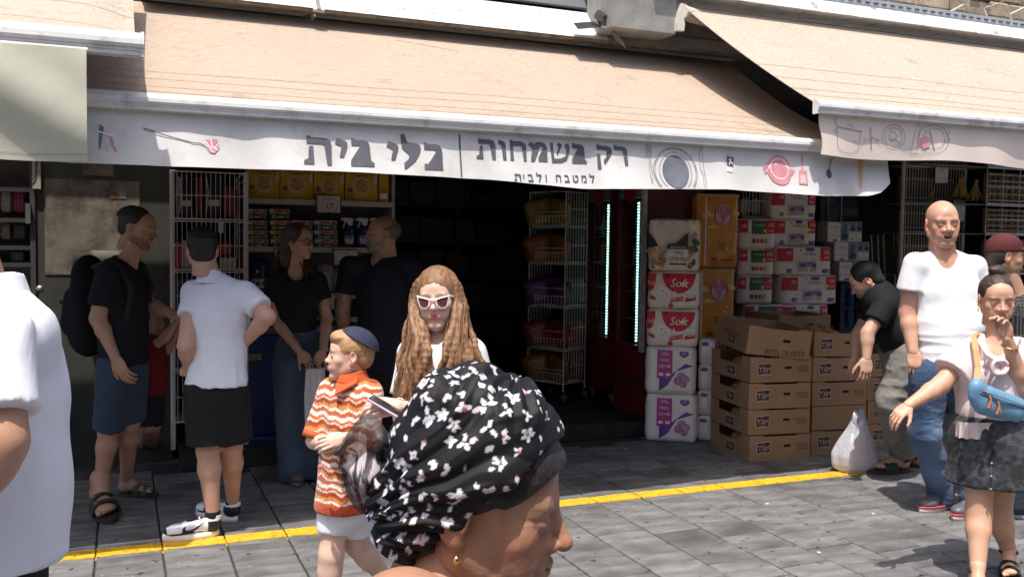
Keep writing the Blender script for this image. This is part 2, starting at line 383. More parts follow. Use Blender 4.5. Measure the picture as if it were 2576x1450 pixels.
# ---- awnings
def awning_mat(name, col, zs):
    m, t, b = _bsdf(name); MATS[name] = m
    b.inputs['Roughness'].default_value = .85; b.inputs['Specular IOR Level'].default_value = .2
    tc = N(t, 'TexCoord'); n1 = N(t, 'TexNoise', i_Scale=1.6, i_Detail=6., i_Roughness=.6); L(t, tc.outputs['Object'], n1.inputs[0])
    mx = N(t, 'MixRGB'); mx.inputs[1].default_value = c4([v*.88 for v in col]); mx.inputs[2].default_value = c4([min(1, v*1.08) for v in col]); L(t, n1.outputs[0], mx.inputs[0])
    n2 = N(t, 'TexNoise', i_Scale=3.2, i_Detail=9., i_Roughness=.72); L(t, tc.outputs['Object'], n2.inputs[0])
    r2 = N(t, 'ValToRGB'); r2.color_ramp.elements[0].position = .56; r2.color_ramp.elements[1].position = .78; L(t, n2.outputs[0], r2.inputs[0])
    m2 = N(t, 'MixRGB'); m2.inputs[2].default_value = c4([v*.55 for v in col]); L(t, r2.outputs[0], m2.inputs[0]); L(t, mx.outputs[0], m2.inputs[1])
    L(t, m2.outputs[0], b.inputs['Base Color'])
    mp = N(t, 'Mapping'); mp.inputs['Scale'].default_value = (4, 9, 9); mp.inputs['Rotation'].default_value = (.2, .3, .95); L(t, tc.outputs['Object'], mp.inputs[0])
    n3 = N(t, 'TexNoise', i_Scale=5., i_Detail=5., i_Distortion=.8); L(t, mp.outputs[0], n3.inputs[0])
    bp = N(t, 'Bump', i_Strength=.9, i_Distance=.025); L(t, n3.outputs[0], bp.inputs['Height']); L(t, bp.outputs[0], b.inputs['Normal'])
    return m
M_beige = awning_mat('beige_canvas', (.43, .335, .26), ())
M_beige2 = awning_mat('beige_canvas_paler', (.46, .375, .30), ())
M_seam = mat('canvas_seam', (.33, .25, .19), .9, .2)
M_alu = mat('white_aluminium', (.66, .645, .62), .35, .08, 5., spec=.5, dirt=((.36, .32, .27), 7., .52, .74))
M_alu2 = mat('grooved_aluminium', (.5, .49, .47), .45, .25, 9., dirt=((.25, .22, .19), 14., .55, .75), stretch=(.3, 1, 1))
def cloth_sheet(x0, x1, yb, zb, yt, zt, nu=90, nv=26, sag=.05, seed=1, tail=0.):
    def fn(u, v):
        s = math.sin(math.pi*v)
        wv = .006*math.sin(9*u+3*v+seed)+.0025*math.sin(23*u-7*v+seed*2)
        ed = .05*math.exp(-((1-u)/.05)**2)*s
        return (x0+(x1-x0)*u+tail*v, yb+(yt-yb)*v, zb+(zt-zb)*v-sag*s-ed+wv*s)
    return fn
def awning(root, x0, x1, yb, zb, yt, zt, m, seams, r=.042, seed=1, sag=.05, capm=None):
    fn = cloth_sheet(x0, x1, yb, zb, yt, zt, sag=sag, seed=seed)
    mb = MB().grid(fn, 90, 26)
    V = [Vector(p) for p in mb.v]; off = len(V)
    mb.add([(p.x, p.y+.001, p.z-.003) for p in V], [tuple(reversed(f)) for f in mb.f])
    can = mb.build('canvas', m, root, True)
    for q, vv in enumerate(seams):
        sm = MB()
        def sf_(u, v, vv=vv, q=q):
            a = vv+.002*math.sin(5*u+q)+v*.0035
            p = fn(u, a); return (p[0], p[1]-.002, p[2]+.0045)
        sm.grid(sf_, 90, 1).build('seam', M_seam, can)
    # front bar: half-round nose on a grooved rail
    prof = [(math.cos(a)*r*1.1, math.sin(a)*r) for a in [math.radians(100+i*20) for i in range(9)]]
    prof = [(-.005, r*.95)]+[(-r*.55, r*.75), (-r*.95, r*.3), (-r, -.1*r), (-r*.92, -.35*r)]
    V = []; F = []
    full = prof+[(-r*.8, -.4*r), (-r*.8, -.6*r), (-r*.72, -.65*r), (-r*.72, -.95*r), (-r*.6, -1.02*r), (r*.3, -1.02*r), (r*.3, r*.9)]
    n = len(full)
    bx0, bx1 = x0-.015, x1+.02
    for x in (bx0, bx1): V += [(x, yb+py, zb-.012+pz) for py, pz in full]
    F = [(i, i+n, (i+1) % n+n, (i+1) % n) for i in range(n)]+[tuple(range(n)), tuple(range(2*n-1, n-1, -1))]
    MB().add(V, F).build('front_bar', M_alu, root)
    for x in (bx0, bx1):
        sg = -1 if x == bx0 else 1
        MB().add([(x+sg*.001, yb+py*1.08, zb-.012+pz*1.1) for py, pz in full]+[(x+sg*.012, yb+py*1.08, zb-.012+pz*1.1) for py, pz in full],
                 [(i, (i+1) % n, (i+1) % n+n, i+n) for i in range(n)]+[tuple(range(n-1, -1, -1)), tuple(range(n, 2*n))]).build('end_cap', mat('cap_white', (.7, .68, .64), .5), root)
    return fn
YB = 4.66
aw = thing('awning', 'beige canvas awning with a white sign valance over the middle shop', 'awning', (0, 0, 0))
fnM = awning(aw, -.65, 4.6, YB, 2.215, 6.42, 3.06, M_beige, (.075, .135, .225, .31), seed=2)
# valance with its print
M_val = mat('white_vinyl_valance', (.58, .57, .55), .55, .1, 3., .5, 7., dirt=((.40, .36, .31), 3.2, .5, .78))
def val_y(x, z):
    d = (2.165-z)/.26
    return YB+.012-.055*max(0, d)**1.4-.010*d*math.sin(7*x+1.3*math.sin(3*x))-.007*d*math.sin(17*x+4*z)-.004*math.sin(31*x+9*z)*d
def val_bot(x):
    pts = [(-.65, 1.905), (.2, 1.905), (1.0, 1.915), (1.8, 1.905), (2.35, 1.875), (2.6, 1.882), (3.3, 1.905), (4.04, 1.888), (4.4, 1.90), (4.5, 1.925), (4.6, 1.99)]
    return float(np.interp(x, [p[0] for p in pts], [p[1] for p in pts]))
va = MB()
def vf(u, v):
    x = -.65+5.25*u; zt = 2.178; zb = val_bot(x); z = zb+(zt-zb)*v
    return (x, val_y(x, z), z)
va.grid(vf, 150, 10); k0 = len(va.v)
va.add([(p[0], p[1]+.003, p[2]) for p in va.v], [tuple(reversed(f)) for f in va.f])
valo = va.build('valance', M_val, aw, True)
M_ink = mat('dark_grey_ink', (.085, .085, .10), .6, .12, 20.)
M_pinkink = mat('rose_ink', (.56, .24, .27), .6, .15, 12.)
M_lineink = mat('line_ink', (.27, .27, .28), .6)
M_whink = mat('white_ink', (.85, .83, .8), .6)
def VP(x, y): p = onY(x, y, YB); return (p.x, p.z)
def vtext(body, x0, x1, yb, h, bold, m=M_ink, name='lettering', slope=.046, space=1.):
    """line of lettering from pixel x0 to x1 with its foot at yb"""
    a = VP(x0, yb); b = VP(x1, yb+(x1-x0)*slope)
    me = text_mesh(body, 1., 0., 'LEFT', 1., 0., space); xs = [v.co.x for v in me.vertices]; ys = [v.co.y for v in me.vertices]
    sx = (b[0]-a[0])/(max(xs)-min(xs)); hz = VP((x0+x1)/2, yb-h)[1]-VP((x0+x1)/2, yb)[1]
    hy = .62; mb = MB(); F0 = [tuple(p.vertices) for p in me.polygons]; e_ = bold*hz/hy
    for q, (ox, oz) in enumerate(((0, 0), (e_, e_), (-e_, e_), (e_, -e_), (-e_, -e_)) if bold else ((0, 0),)):
        V = []
        for v in me.vertices:
            px = a[0]+(v.co.x-min(xs))*sx; t = (px-a[0])/(b[0]-a[0]); pz = a[1]+(b[1]-a[1])*t+v.co.y*hz/hy
            px += ox; pz += oz; V.append((px, val_y(px, pz)-.003-.0004*q, pz))
        mb.add(V, F0)
    return mb.build(name, m, valo)
GL1 = [[(120,120),(165,118),(190,145),(380,155),(450,170),(490,210),(505,270),(495,585),(425,585),(420,330),(405,275),(360,250),(115,238)], [(155,280),(218,278),(225,568),(62,565),(68,505),(135,475),(145,340)],
 [(595,155),(700,190),(740,220),(750,260),(735,330),(685,462),(620,462),(660,330),(658,290),(556,242)],
 [(808,160),(855,158),(880,185),(1010,190),(1070,215),(1095,265),(1105,520),(1155,555),(1150,612),(783,598),(790,508),(1038,515),(1028,360),(1010,300),(970,280),(808,272)],
 [(1395,203),(1490,240),(1535,265),(1545,305),(1530,370),(1480,503),(1418,503),(1455,385),(1458,340),(1358,290)],
 [(1583,98),(1648,90),(1660,180),(1690,228),(1830,240),(1880,270),(1892,320),(1870,400),(1800,520),(1650,640),(1618,640),(1618,550),(1760,440),(1815,370),(1820,335),(1740,325),(1600,315)],
 [(1942,230),(1985,225),(2005,250),(2130,255),(2195,280),(2222,330),(2228,400),(2215,665),(1925,650),(1930,562),(2165,572),(2165,440),(2150,380),(2110,345),(1942,335)]]
GL2 = [[(215,150),(240,143),(255,160),(370,165),(430,185),(455,230),(458,280),(448,465),(402,465),(402,290),(385,245),(350,232),(210,222)], [(235,258),(272,252),(275,450),(172,445),(178,408),(215,390),(225,330)],
 [(515,168),(580,195),(605,220),(608,250),(603,472),(555,470),(555,270),(545,250),(495,228)],
 [(675,172),(705,170),(720,190),(840,195),(885,215),(905,250),(908,300),(900,487),(860,487),(858,310),(845,270),(815,262),(717,260),(715,475),(662,475),(672,300)],
 [(970,195),(1035,235),(1050,205),(1140,205),(1190,235),(1210,280),(1212,330),(1200,497),(1068,490),(1072,432),(1168,432),(1168,330),(1155,285),(1110,268),(1050,270),(1035,330),(1012,490),(958,490),(992,290),(938,245)],
 [(1262,215),(1303,212),(1308,450),(1400,450),(1470,420),(1500,350),(1500,295),(1475,265),(1500,222),(1540,240),(1550,280),(1535,370),(1490,470),(1420,505),(1340,510),(1268,508)], [(1390,213),(1430,235),(1432,265),(1355,403),(1348,370),(1385,285),(1382,265),(1360,250)],
 [(1590,222),(1615,218),(1630,235),(1710,238),(1755,265),(1765,310),(1768,462),(1797,490),(1788,522),(1570,513),(1573,455),(1728,462),(1722,345),(1710,310),(1680,300),(1588,295)],
 [(1945,240),(1970,235),(1990,255),(2100,262),(2150,285),(2165,325),(2150,390),(2040,537),(2030,500),(2030,470),(2110,380),(2118,345),(2095,325),(1943,312)], [(1942,380),(1985,377),(1988,600),(1937,600)],
 [(2195,250),(2225,248),(2240,265),(2320,270),(2370,290),(2383,335),(2378,552),(2332,552),(2335,380),(2325,335),(2300,325),(2193,318)]]
for G, ox, sc in ((GL1, 1120, 4.155), (GL2, 1740, 3.903)):
    for g in G:
        decal([VP((ox+x/sc)/1.4907, (480+y/sc)/1.4907) for x, y in g], M_ink, valo, 0, lambda x, z: val_y(x, z), 'letter', .004)
vtext('למטבח ולבי', 1309, 1490, 456.5, 18, .012, slope=.016, space=1.5)
for g in GL1[:2]: decal([VP(1284+(x-62)*.043, 437+(y-118)*.041) for x, y in g], M_ink, valo, 0, lambda x, z: val_y(x, z), 'letter', .004)
def vdecal(P_, m, name='print', lift=.004): return decal([VP(*p) for p in P_], m, valo, 0, lambda x, z: val_y(x, z), name, lift)
vdecal([(1155, 338), (1159, 338), (1159, 446), (1155, 446)], M_ink, 'divider_line')
def vline(pts, wd=.0035, m=M_lineink, name='drawn_line'):
    mb = MB(); P_ = [VP(*p) for p in pts]
    for i in range(len(P_)-1):
        (ax, az), (bx, bz) = P_[i], P_[i+1]; dx, dz = bx-ax, bz-az; l = math.hypot(dx, dz) or 1; nx, nz = -dz/l*wd/2, dx/l*wd/2
        if min(az, bz) < val_bot((ax+bx)/2)+.004: continue
        mb.add([(x, val_y(x, z)-.0045, z) for x, z in ((ax+nx, az+nz), (ax-nx, az-nz), (bx-nx, bz-nz), (bx+nx, bz+nz))], [(0, 1, 2, 3)])
    return mb.build(name, m, valo)
def circ(cx, cy, rx, ry, n=36, a0=0, a1=360): return [(cx+rx*math.cos(math.radians(a0+(a1-a0)*i/n)), cy+ry*math.sin(math.radians(a0+(a1-a0)*i/n))) for i in range(n+1)]
vdecal(circ(1694, 432, 34, 42)[:-1], mat('plate_grey', (.14, .14, .17), .5, .3, 10), 'plate_print')
for rx, ry in ((41, 50), (52, 58), (55, 61)): vline(circ(1694, 432, rx, ry))
vline([(1626, 362), (1627, 385), (1631, 395), (1629, 440), (1632, 462)]); vline([(1638, 363), (1638, 385), (1634, 395), (1636, 440), (1632, 462)])
for x in (1630, 1634): vline([(x, 363), (x+.5, 384)])
vline([(1767, 365), (1759, 385), (1759, 425), (1764, 440), (1762, 473)]); vline([(1767, 365), (1768, 425), (1769, 473)])
# pot, spatula, mug, spoon and brush prints
vdecal(circ(1958, 428, 30, 38)[:-1], M_pinkink, 'pot_print')
vdecal([(1918, 420), (1928, 408), (1934, 430), (1922, 438)], M_pinkink, 'pot_print'); vdecal([(1984, 420), (1997, 430), (1988, 442), (1980, 436)], M_pinkink, 'pot_print')
vline(circ(1958, 424, 22, 26), .004, M_whink, 'drawn_line'); vline([(1930, 420), (1950, 412), (1990, 424)], .004, M_whink); vline([(1925, 432), (1940, 410), (1978, 412), (1985, 430)], .003, M_whink)
vdecal([(2007, 428), (2025, 430), (2022, 466), (2002, 463)], M_pinkink, 'spatula_print'); vdecal([(2017, 388), (2021, 388), (2017, 430), (2013, 430)], M_pinkink, 'spatula_print')
for x in (2009, 2013, 2017): vline([(x+1, 440), (x-1, 460)], .004, M_whink)
vdecal([(516, 352), (546, 350), (551, 372), (540, 387), (527, 385), (517, 370)], M_pinkink, 'mug_print')
vline([(517, 356), (535, 384)], .004, M_whink); vline([(530, 351), (534, 370), (548, 378)], .004, M_whink); vline([(516, 366), (540, 372), (550, 360)], .003, M_whink)
vline([(360, 322), (430, 345), (485, 360), (502, 361), (516, 368)], .005, M_ink)
vdecal([(274, 346), (281, 345), (287, 362), (281, 366)], M_pinkink, 'brush_print'); vline([(283, 366), (293, 382)], .008, M_pinkink)
vdecal([(249, 312), (262, 320), (258, 345), (253, 375), (249, 375), (251, 340)], mat('slate_ink', (.12, .15, .2), .6), 'whisk_print')
vline([(245, 330), (292, 345)], .006, M_whink); vline([(262, 345), (272, 372), (266, 380), (262, 372), (280, 360)], .004, mat('pale_ink', (.5, .52, .58), .6))
vdecal([(1829, 392), (1847, 396), (1842, 422), (1826, 418)], M_ink, 'sticker'); vdecal([(1826, 418), (1842, 422), (1838, 434), (1824, 431)], mat('sticker_white', (.7, .7, .72), .5), 'sticker')
vline([(1833, 400), (1842, 412)], .008, M_whink); vline([(1840, 398), (1832, 414)], .005, M_whink)
vdecal(circ(2081, 437, 7, 11)[:-1], M_ink, 'spoon_print'); vline([(2083, 428), (2090, 405), (2098, 398)], .006, M_ink)
vdecal([(2160, 403), (2172, 404), (2166, 440), (2158, 475), (2154, 470), (2158, 430)], mat('orange_ink', (.62, .33, .15), .6), 'carrot_print')
# folding arms under the awning
for x in (.9, 3.3):
    MB().box((x, 4.72, 2.17), (x+.04, 5.6, 2.21)).xf(Matrix()).build('folding_arm', M_alu2, aw)
    MB().tube([(x+.02, 5.58, 2.19), (x+.5, 6.5, 2.9)], .02, 8).build('folding_arm', M_alu2, aw)

# right awning
YR = 4.54
ar = thing('awning', 'pale beige canvas awning with line-drawn pots on its valance, right of the sign', 'awning')
awning(ar, 3.905, 8.6, YR, 2.435, 6.05, 3.36, M_beige2, (.10, .16, .27, .40), seed=5, sag=.03)
M_valr = mat('cream_valance', (.70, .60, .53), .7, .06, 2., .1, 12., dirt=((.5, .42, .36), 2., .6, .85))
vr = MB()
def vry(x, z): d = (2.4-z)/.3; return YR+.012-.014*d*math.sin(5*x+1)-.008*d*math.sin(13*x+3*z)
def vrf(u, v):
    x = 3.935+4.6*u+.012*math.sin(v*6)*(1-u); z = 2.135+.012*math.sin(4*x)+(2.40-2.135)*v; return (x, vry(x, z), z)
vr.grid(vrf, 90, 10); vr.add([(p[0], p[1]+.003, p[2]) for p in vr.v], [tuple(reversed(f)) for f in vr.f])
vro = vr.build('valance', M_valr, ar, True)
def rline(pts, wd=.003, m=M_lineink, name='drawn_line'):
    mb = MB(); P_ = [(onY(x, y, YR).x, onY(x, y, YR).z) for x, y in pts]
    for i in range(len(P_)-1):
        (ax, az), (bx, bz) = P_[i], P_[i+1]; dx, dz = bx-ax, bz-az; l = math.hypot(dx, dz) or 1; nx, nz = -dz/l*wd/2, dx/l*wd/2
        mb.add([(x, vry(x, z)-.004, z) for x, z in ((ax+nx, az+nz), (ax-nx, az-nz), (bx-nx, bz-nz), (bx+nx, bz+nz))], [(0, 1, 2, 3)])
    return mb.build(name, m, vro)
rline([(2108, 319), (2108, 370), (2120, 382), (2150, 386), (2164, 376), (2170, 330)]); rline([(2108, 318), (2173, 331)], .005); rline([(2133, 321), (2138, 312), (2146, 314), (2148, 325)])
rline([(2108, 322), (2100, 326), (2104, 332), (2109, 330)]); rline([(2105, 308), (2099, 300), (2104, 296), (2107, 304), (2103, 312), (2112, 320)])
rline([(2193, 318), (2190, 335), (2194, 345), (2196, 335), (2193, 318)]); rline([(2195, 345), (2196, 375)], .008)
rline([(2176, 345), (2184, 352), (2200, 345), (2206, 352), (2214, 350), (2210, 362), (2222, 368)]); rline([(2150, 352), (2160, 358), (2172, 366), (2180, 356)])
for r_ in (33, 25): rline(circ(2252, 345, r_*.9, r_*.95))
rline(circ(2250, 342, 9, 12)); rline([(2240, 352), (2256, 348), (2268, 360)])
rline([(2312, 313), (2305, 340), (2300, 365), (2296, 385), (2312, 384), (2316, 350), (2318, 318), (2312, 313)]); rline([(2270, 378), (2290, 384), (2300, 386), (2330, 388)])
rline(circ(2350, 350, 38, 36)); rline(circ(2352, 348, 26, 26))
pts = [(2318, 348), (2334, 342), (2342, 348), (2340, 370), (2326, 374), (2320, 362)]
decal([(onY(x, y, YR).x, onY(x, y, YR).z) for x, y in pts], mat('rose_ink_pale', (.68, .32, .36), .6), vro, 0, vry, 'mug_print', .005)
rline([(2342, 330), (2352, 378)], .006); rline([(2372, 362), (2390, 350), (2384, 340), (2392, 330), (2388, 318)]); rline([(2376, 315), (2382, 335), (2390, 352), (2384, 358), (2378, 350)])
# left awning and hanging canvas
al = thing('awning', 'small piece of beige awning with a grey front rail at upper left corner', 'awning')
awning(al, -2.6, .065, 4.48, 2.435, 6.1, 3.36, M_beige2, (.2, .42), r=.055, seed=8, sag=.09)
M_green = mat('sage_canvas', (.50, .49, .385), .8, .1, 2.5, .25, 10., dirt=((.36, .34, .26), 3., .58, .8))
hc = thing('canvas_drop', 'sage grey canvas sheet hanging below the left awning rail', 'canvas', (onY(219, 270, 4.41).x, 4.41, onY(219, 405, 4.41).z))
def hf(u, v):
    x = -1.7+1.7*u; z = .47*v
    return (x, -.02*math.sin(5*x+2*v)*(1-.5*v)-.03*math.sin(2.2*x+3*v)-.01*math.sin(11*x+8*v), z+.006*math.sin(7*x)*(1-v))
hm = MB().grid(hf, 60, 20); hm.add([(p[0], p[1]+.003, p[2]) for p in hm.v], [tuple(reversed(f)) for f in hm.f]); hs = hm.build('canvas', M_green, hc, True)
MB().grid(lambda u, v: (hf(u, .06+.006*v)[0], hf(u, .06)[1]-.002, hf(u, .06+.006*v)[2]), 60, 1).build('hem_seam', mat('sage_seam', (.3, .29, .22), .9), hc)
MB().tube([(-1.72, 0, .47), (.005, 0, .47)], .012, 8).build('rod', M_alu2, hc)

# ---- metal fascia, gutter and clutter above the awnings
M_fas = mat('white_sheet_metal', (.66, .66, .65), .38, .08, 4., .06, 20., spec=.5, dirt=((.3, .26, .21), 9., .52, .68))
fz = 3.085
fa = thing('metal_fascia', 'white bird-stained sheet metal fascia above the middle awning', 'fascia')
def fpanel(xa, xb, name='panel', m=M_fas):
    MB().add([(xa, 6.2, fz), (xb, 6.2, fz), (xb, 6.4, fz+.235), (xa, 6.4, fz+.235), (xb, 6.55, fz+.27), (xa, 6.55, fz+.27), (xb, 6.55, fz+.02), (xa, 6.55, fz+.02)],
             [(0, 1, 2, 3), (3, 2, 4, 5), (5, 4, 6, 7), (7, 6, 1, 0), (0, 3, 5, 7), (1, 6, 4, 2)]).build(name, m, fa)
fpanel(.12, 1.17); fpanel(1.235, 3.36); MB().box((-.037, -.012, -.03), (.037, .008, .31)).xf(Matrix.Translation((1.2, 6.2, fz)) @ Matrix.Rotation(math.radians(-40.4), 4, 'X')).build('joint_bracket', M_alu2, fa)
MB().box((-.012, -.02, -.03), (.012, -.0125, .31)).xf(Matrix.Translation((1.2, 6.2, fz)) @ Matrix.Rotation(math.radians(-40.4), 4, 'X')).build('joint_strip', mat('grimy_strip', (.2, .18, .16), .6), fa)
fpanel(3.365, 4.7, 'panel', mat('weathered_grey_metal', (.33, .32, .30), .5, .2, 6., .1, 30.))
MB().box((.12, 6.206, fz-.02), (4.7, 6.28, fz-.001)).build('drip_edge', mat('rusty_edge', (.17, .13, .09), .8, .4, 18), fa)
rf = thing('flat_roof_panel', 'dark grey metal roof sheet rising above the white fascia', 'roof sheet')
MB().add([(1.9, 6.45, fz+.285), (3.3, 6.45, fz+.285), (3.3, 6.7, fz+.72), (1.9, 6.7, fz+.72), (1.9, 6.48, fz+.277), (3.3, 6.48, fz+.277), (3.3, 6.74, fz+.68), (1.9, 6.74, fz+.68)],
         [(0, 1, 2, 3), (7, 6, 5, 4), (0, 4, 5, 1), (1, 5, 6, 2), (2, 6, 7, 3), (3, 7, 4, 0)]).build('sheet', mat('grey_roof_sheet', (.13, .135, .145), .45, .2, 6.), rf)
MB().tube([(1.9, 6.4, fz+.4), (2.9, 6.4, fz+.36)], .012, 6).build('rib', mat('roof_rib', (.3, .3, .31), .5), rf)
MB().tube([(1.6, 6.0, fz+.45), (1.95, 5.97, fz+.27), (2.05, 5.96, fz+.2)], .006, 6).build('loose_cable', mat('black_cable', (.02, .02, .02), .5), fa)
# concrete post and bracket
p0 = onY(1541, 0, 6.0); p1 = onY(1700, 90, 6.0)
po = thing('concrete_post', 'grey concrete block between the two awnings, above the fascia', 'post', (p0.x, 6.0, p1.z))
MB().box((0, 0, .005), (p1.x-p0.x, .4, .75), .01).build('block', mat('post_concrete', (.27, .265, .24), .85, .2, 8., .2, 40.), po)
br = thing('awning_bracket', 'cream cast bracket holding the roller of the right awning', 'bracket', (0, 0, 0))
b0 = onY(1700, 78, 5.98); 
MB().prism([(0, 0), (.055, 0), (.06, .05), (.05, .09), (.085, .14), (.08, .19), (.03, .2), (.012, .14), (0, .06)], -.03, .02).xf(Matrix.Translation(b0)).build('casting', mat('cream_paint', (.66, .62, .53), .5), br)
MB().tube([b0+Vector((.05, .0, .14)), b0+Vector((.35, .1, .14))], .055, 14).build('roller', mat('roller_cream', (.6, .54, .45), .5), br)
# black rubber flap
fl = thing('rubber_flap', 'torn black rubber strip hanging over the end of the fascia', 'rubber strip')
def ribbon(pts, wv, n=24):
    mb = MB(); P_ = [Vector(p) for p in pts]; m_ = len(P_)
    V = []
    for p in P_: V += [p-Vector(wv)/2, p+Vector(wv)/2]
    F = [(2*i, 2*i+1, 2*i+3, 2*i+2) for i in range(m_-1)]
    V2 = [v+Vector((.003, .004, .003)) for v in V]
    return mb.add(V, F).add(V2, [tuple(reversed(f)) for f in F])
Yf = 6.13
ribbon([onY(x, y, Yf) for x, y in ((1540, 28), (1508, 34), (1500, 48), (1506, 62), (1475, 64), (1448, 66))], (.02, .12, .07)).build('strip', mat('black_rubber', (.025, .025, .027), .45), fl, True)
ribbon([onY(x, y, Yf-.03) for x, y in ((1500, 58), (1520, 62), (1540, 78), (1554, 96), (1562, 112))], (-.07, .05, .07)).build('strip', mat('grey_rubber', (.16, .16, .165), .4), fl, True)
# right white fascia
q0 = onY(1700, 6, 5.95); q1 = onY(2576, 76, 5.95)
fr_ = thing('metal_fascia', 'white reflective metal fascia strip along the top right', 'fascia')
zr = (q0.z+q1.z)/2
MB().add([(3.6, 5.95, 3.43), (8.6, 5.95, 3.43), (8.6, 6.02, 3.54), (3.6, 6.02, 3.54), (8.6, 6.3, 3.56), (3.6, 6.3, 3.56), (8.6, 6.3, 3.44), (3.6, 6.3, 3.44)],
         [(0, 1, 2, 3), (3, 2, 4, 5), (5, 4, 6, 7), (7, 6, 1, 0), (0, 3, 5, 7), (1, 6, 4, 2)]).build('panel', M_fas, fr_)
MB().box((4.9, 6.06, 3.565), (8.6, 6.09, 3.62)).build('edge_strip', mat('blue_grey_strip', (.33, .35, .38), .5), fr_)
for i in range(40): MB().box((4.95+i*.09, 6.054, 3.586), (5.0+i*.09, 6.059, 3.592)).build('slot', mat('slot_black', (.02, .02, .02), .8), fr_)
tag(MB().box((3.5, 6.28, 3.2), (9, 6.74, 3.4)).build('wall_lintel', M_plaster), kind='structure')
sw = thing('stone_wall', 'weathered tan stone wall top behind cables at the upper right corner', 'wall')
for i in range(14):
    for j in range(3):
        x = 5.4+i*.26+(j % 2)*.12; z = 3.6+j*.16
        MB().box((x, 6.5+rnd.uniform(-.02, .02), z), (x+.25, 6.74, z+.15), .02).build('stone', mat('tan_stone', (.34, .27, .19), .9, .3, 7., .6, 30., rand=.25), sw)
for i in range(9):
    x = 5.9+i*.28+rnd.uniform(-.1, .1); y = 6.3
    pts = [(x+rnd.uniform(-.3, .3)*k*.5+.1*k, y+rnd.uniform(-.1, .1), 3.62+.12*k+rnd.uniform(-.03, .03)) for k in range(5)]
    o = MB().tube(pts, .007+.006*(i % 3 == 0), 6).build('cable', mat('grey_cable', (.42, .4, .37), .6, rand=.4), None)
    tag(o, 'thin grey cable looping before the stone at the top right, '+('first', 'second', 'third', 'fourth', 'fifth', 'sixth', 'seventh', 'eighth', 'ninth')[i]+' from the left', 'cable', 'cables at the top right corner')
# ================================================================== goods and fittings
def conf_front(w_, d_, h_, b, roll=0, amp=0., ph=0.):
    """depth of the bulging front face of a soft pack"""
    def c(x, z):
        u = max(-1, min(1, 2*x/w_)); v = max(-1, min(1, 2*(z-h_/2)/h_))
        y = d_/2+b*(1-u**6)*(1-v**6)
        if roll: y += amp*(abs(math.sin(math.pi*roll*(x/w_+.5)))-.5)*(1-v**8)
        return -(y+.0018*math.sin(41*x+19*z+ph)+.0014*math.sin(67*z-31*x+ph))
    return c
def softpack(w_, d_, h_, r, b=.012, roll=0, amp=0., seed=0, n=18):
    """plastic-wrapped soft block standing on z=0: rounded box with bulging, slightly creased faces"""
    V = []; idx = {}; F = []
    cf = conf_front(w_, d_, h_, b, roll, amp, seed)
    def put(x, y, z):
        k = (round(x, 5), round(y, 5), round(z, 5))
        if k not in idx: idx[k] = len(V); V.append([x, y, z])
        return idx[k]
    for ax in range(3):
        for sg in (-1, 1):
            for i in range(n):
                for j in range(n):
                    q = []
                    for a, b_ in ((i, j), (i+1, j), (i+1, j+1), (i, j+1)):
                        p = [0, 0, 0]; p[ax] = sg; p[(ax+1) % 3] = -1+2*a/n; p[(ax+2) % 3] = -1+2*b_/n
                        q.append(put(*p))
                    F.append(tuple(q) if sg > 0 else tuple(reversed(q)))
    H = np.array([w_/2, d_/2, h_/2]); out = []
    A = np.array(V)*H; core = H-r
    cl = np.clip(A, -core, core); dl = A-cl; ln = np.linalg.norm(dl, axis=1); ln[ln == 0] = 1
    # rounded corners: pull every skin point onto the rounded box
    mx = np.max(np.abs(dl), axis=1); Pp = cl+dl/ln[:, None]*np.where(mx > 0, r, 0)[:, None]
    Nn = dl/ln[:, None]
    out = Pp.copy(); out[:, 2] += h_/2
    for k in range(len(out)):
        x, y, z = out[k]; fy = abs(Nn[k][1])
        if fy > .3:
            e = -cf(x, z)-d_/2
            out[k][1] += np.sign(Nn[k][1])*e*fy
        fx = abs(Nn[k][0])
        if fx > .3:
            out[k][0] += np.sign(Nn[k][0])*fx*(b*.6*(1-(2*y/d_)**4)*(1-(2*(z-h_/2)/h_)**4)+.002*math.sin(37*z+23*y+seed))
        if abs(Nn[k][2]) > .3: out[k][2] += .004*math.sin(21*x+13*y+seed)*abs(Nn[k][2])*(1 if Nn[k][2] > 0 else 0)
    return fast_mesh('wrap', out, np.array(F), True), cf
M_wrap = mat('clear_wrapped_white', (.74, .70, .66), .3, .05, 9., .25, 28., spec=.6)
M_wrapw = mat('cream_wrap', (.72, .66, .58), .32, .05, 9., .22, 30., spec=.55)
def ink(name, c, r=.35): return mat('print_'+name, c, r, .06, 12.)
I_red, I_white, I_black, I_purple, I_green = ink('red', (.55, .02, .04)), ink('white', (.8, .77, .73)), ink('black', (.03, .03, .035)), ink('purple', (.18, .06, .25)), ink('green', (.05, .13, .035))
I_yel, I_grey, I_mag, I_violet = ink('yellow', (.8, .72, .05)), ink('grey', (.5, .48, .47)), ink('magenta', (.42, .05, .25)), ink('violet', (.15, .05, .3))
def sticker(par, x, z, cf, r=.02): decal(disc(x, z, r, r, 14), I_yel, par, 0, cf, 'price_sticker', .006)
def rot_of(a, b): return math.atan2(b.y-a.y, b.x-a.x)

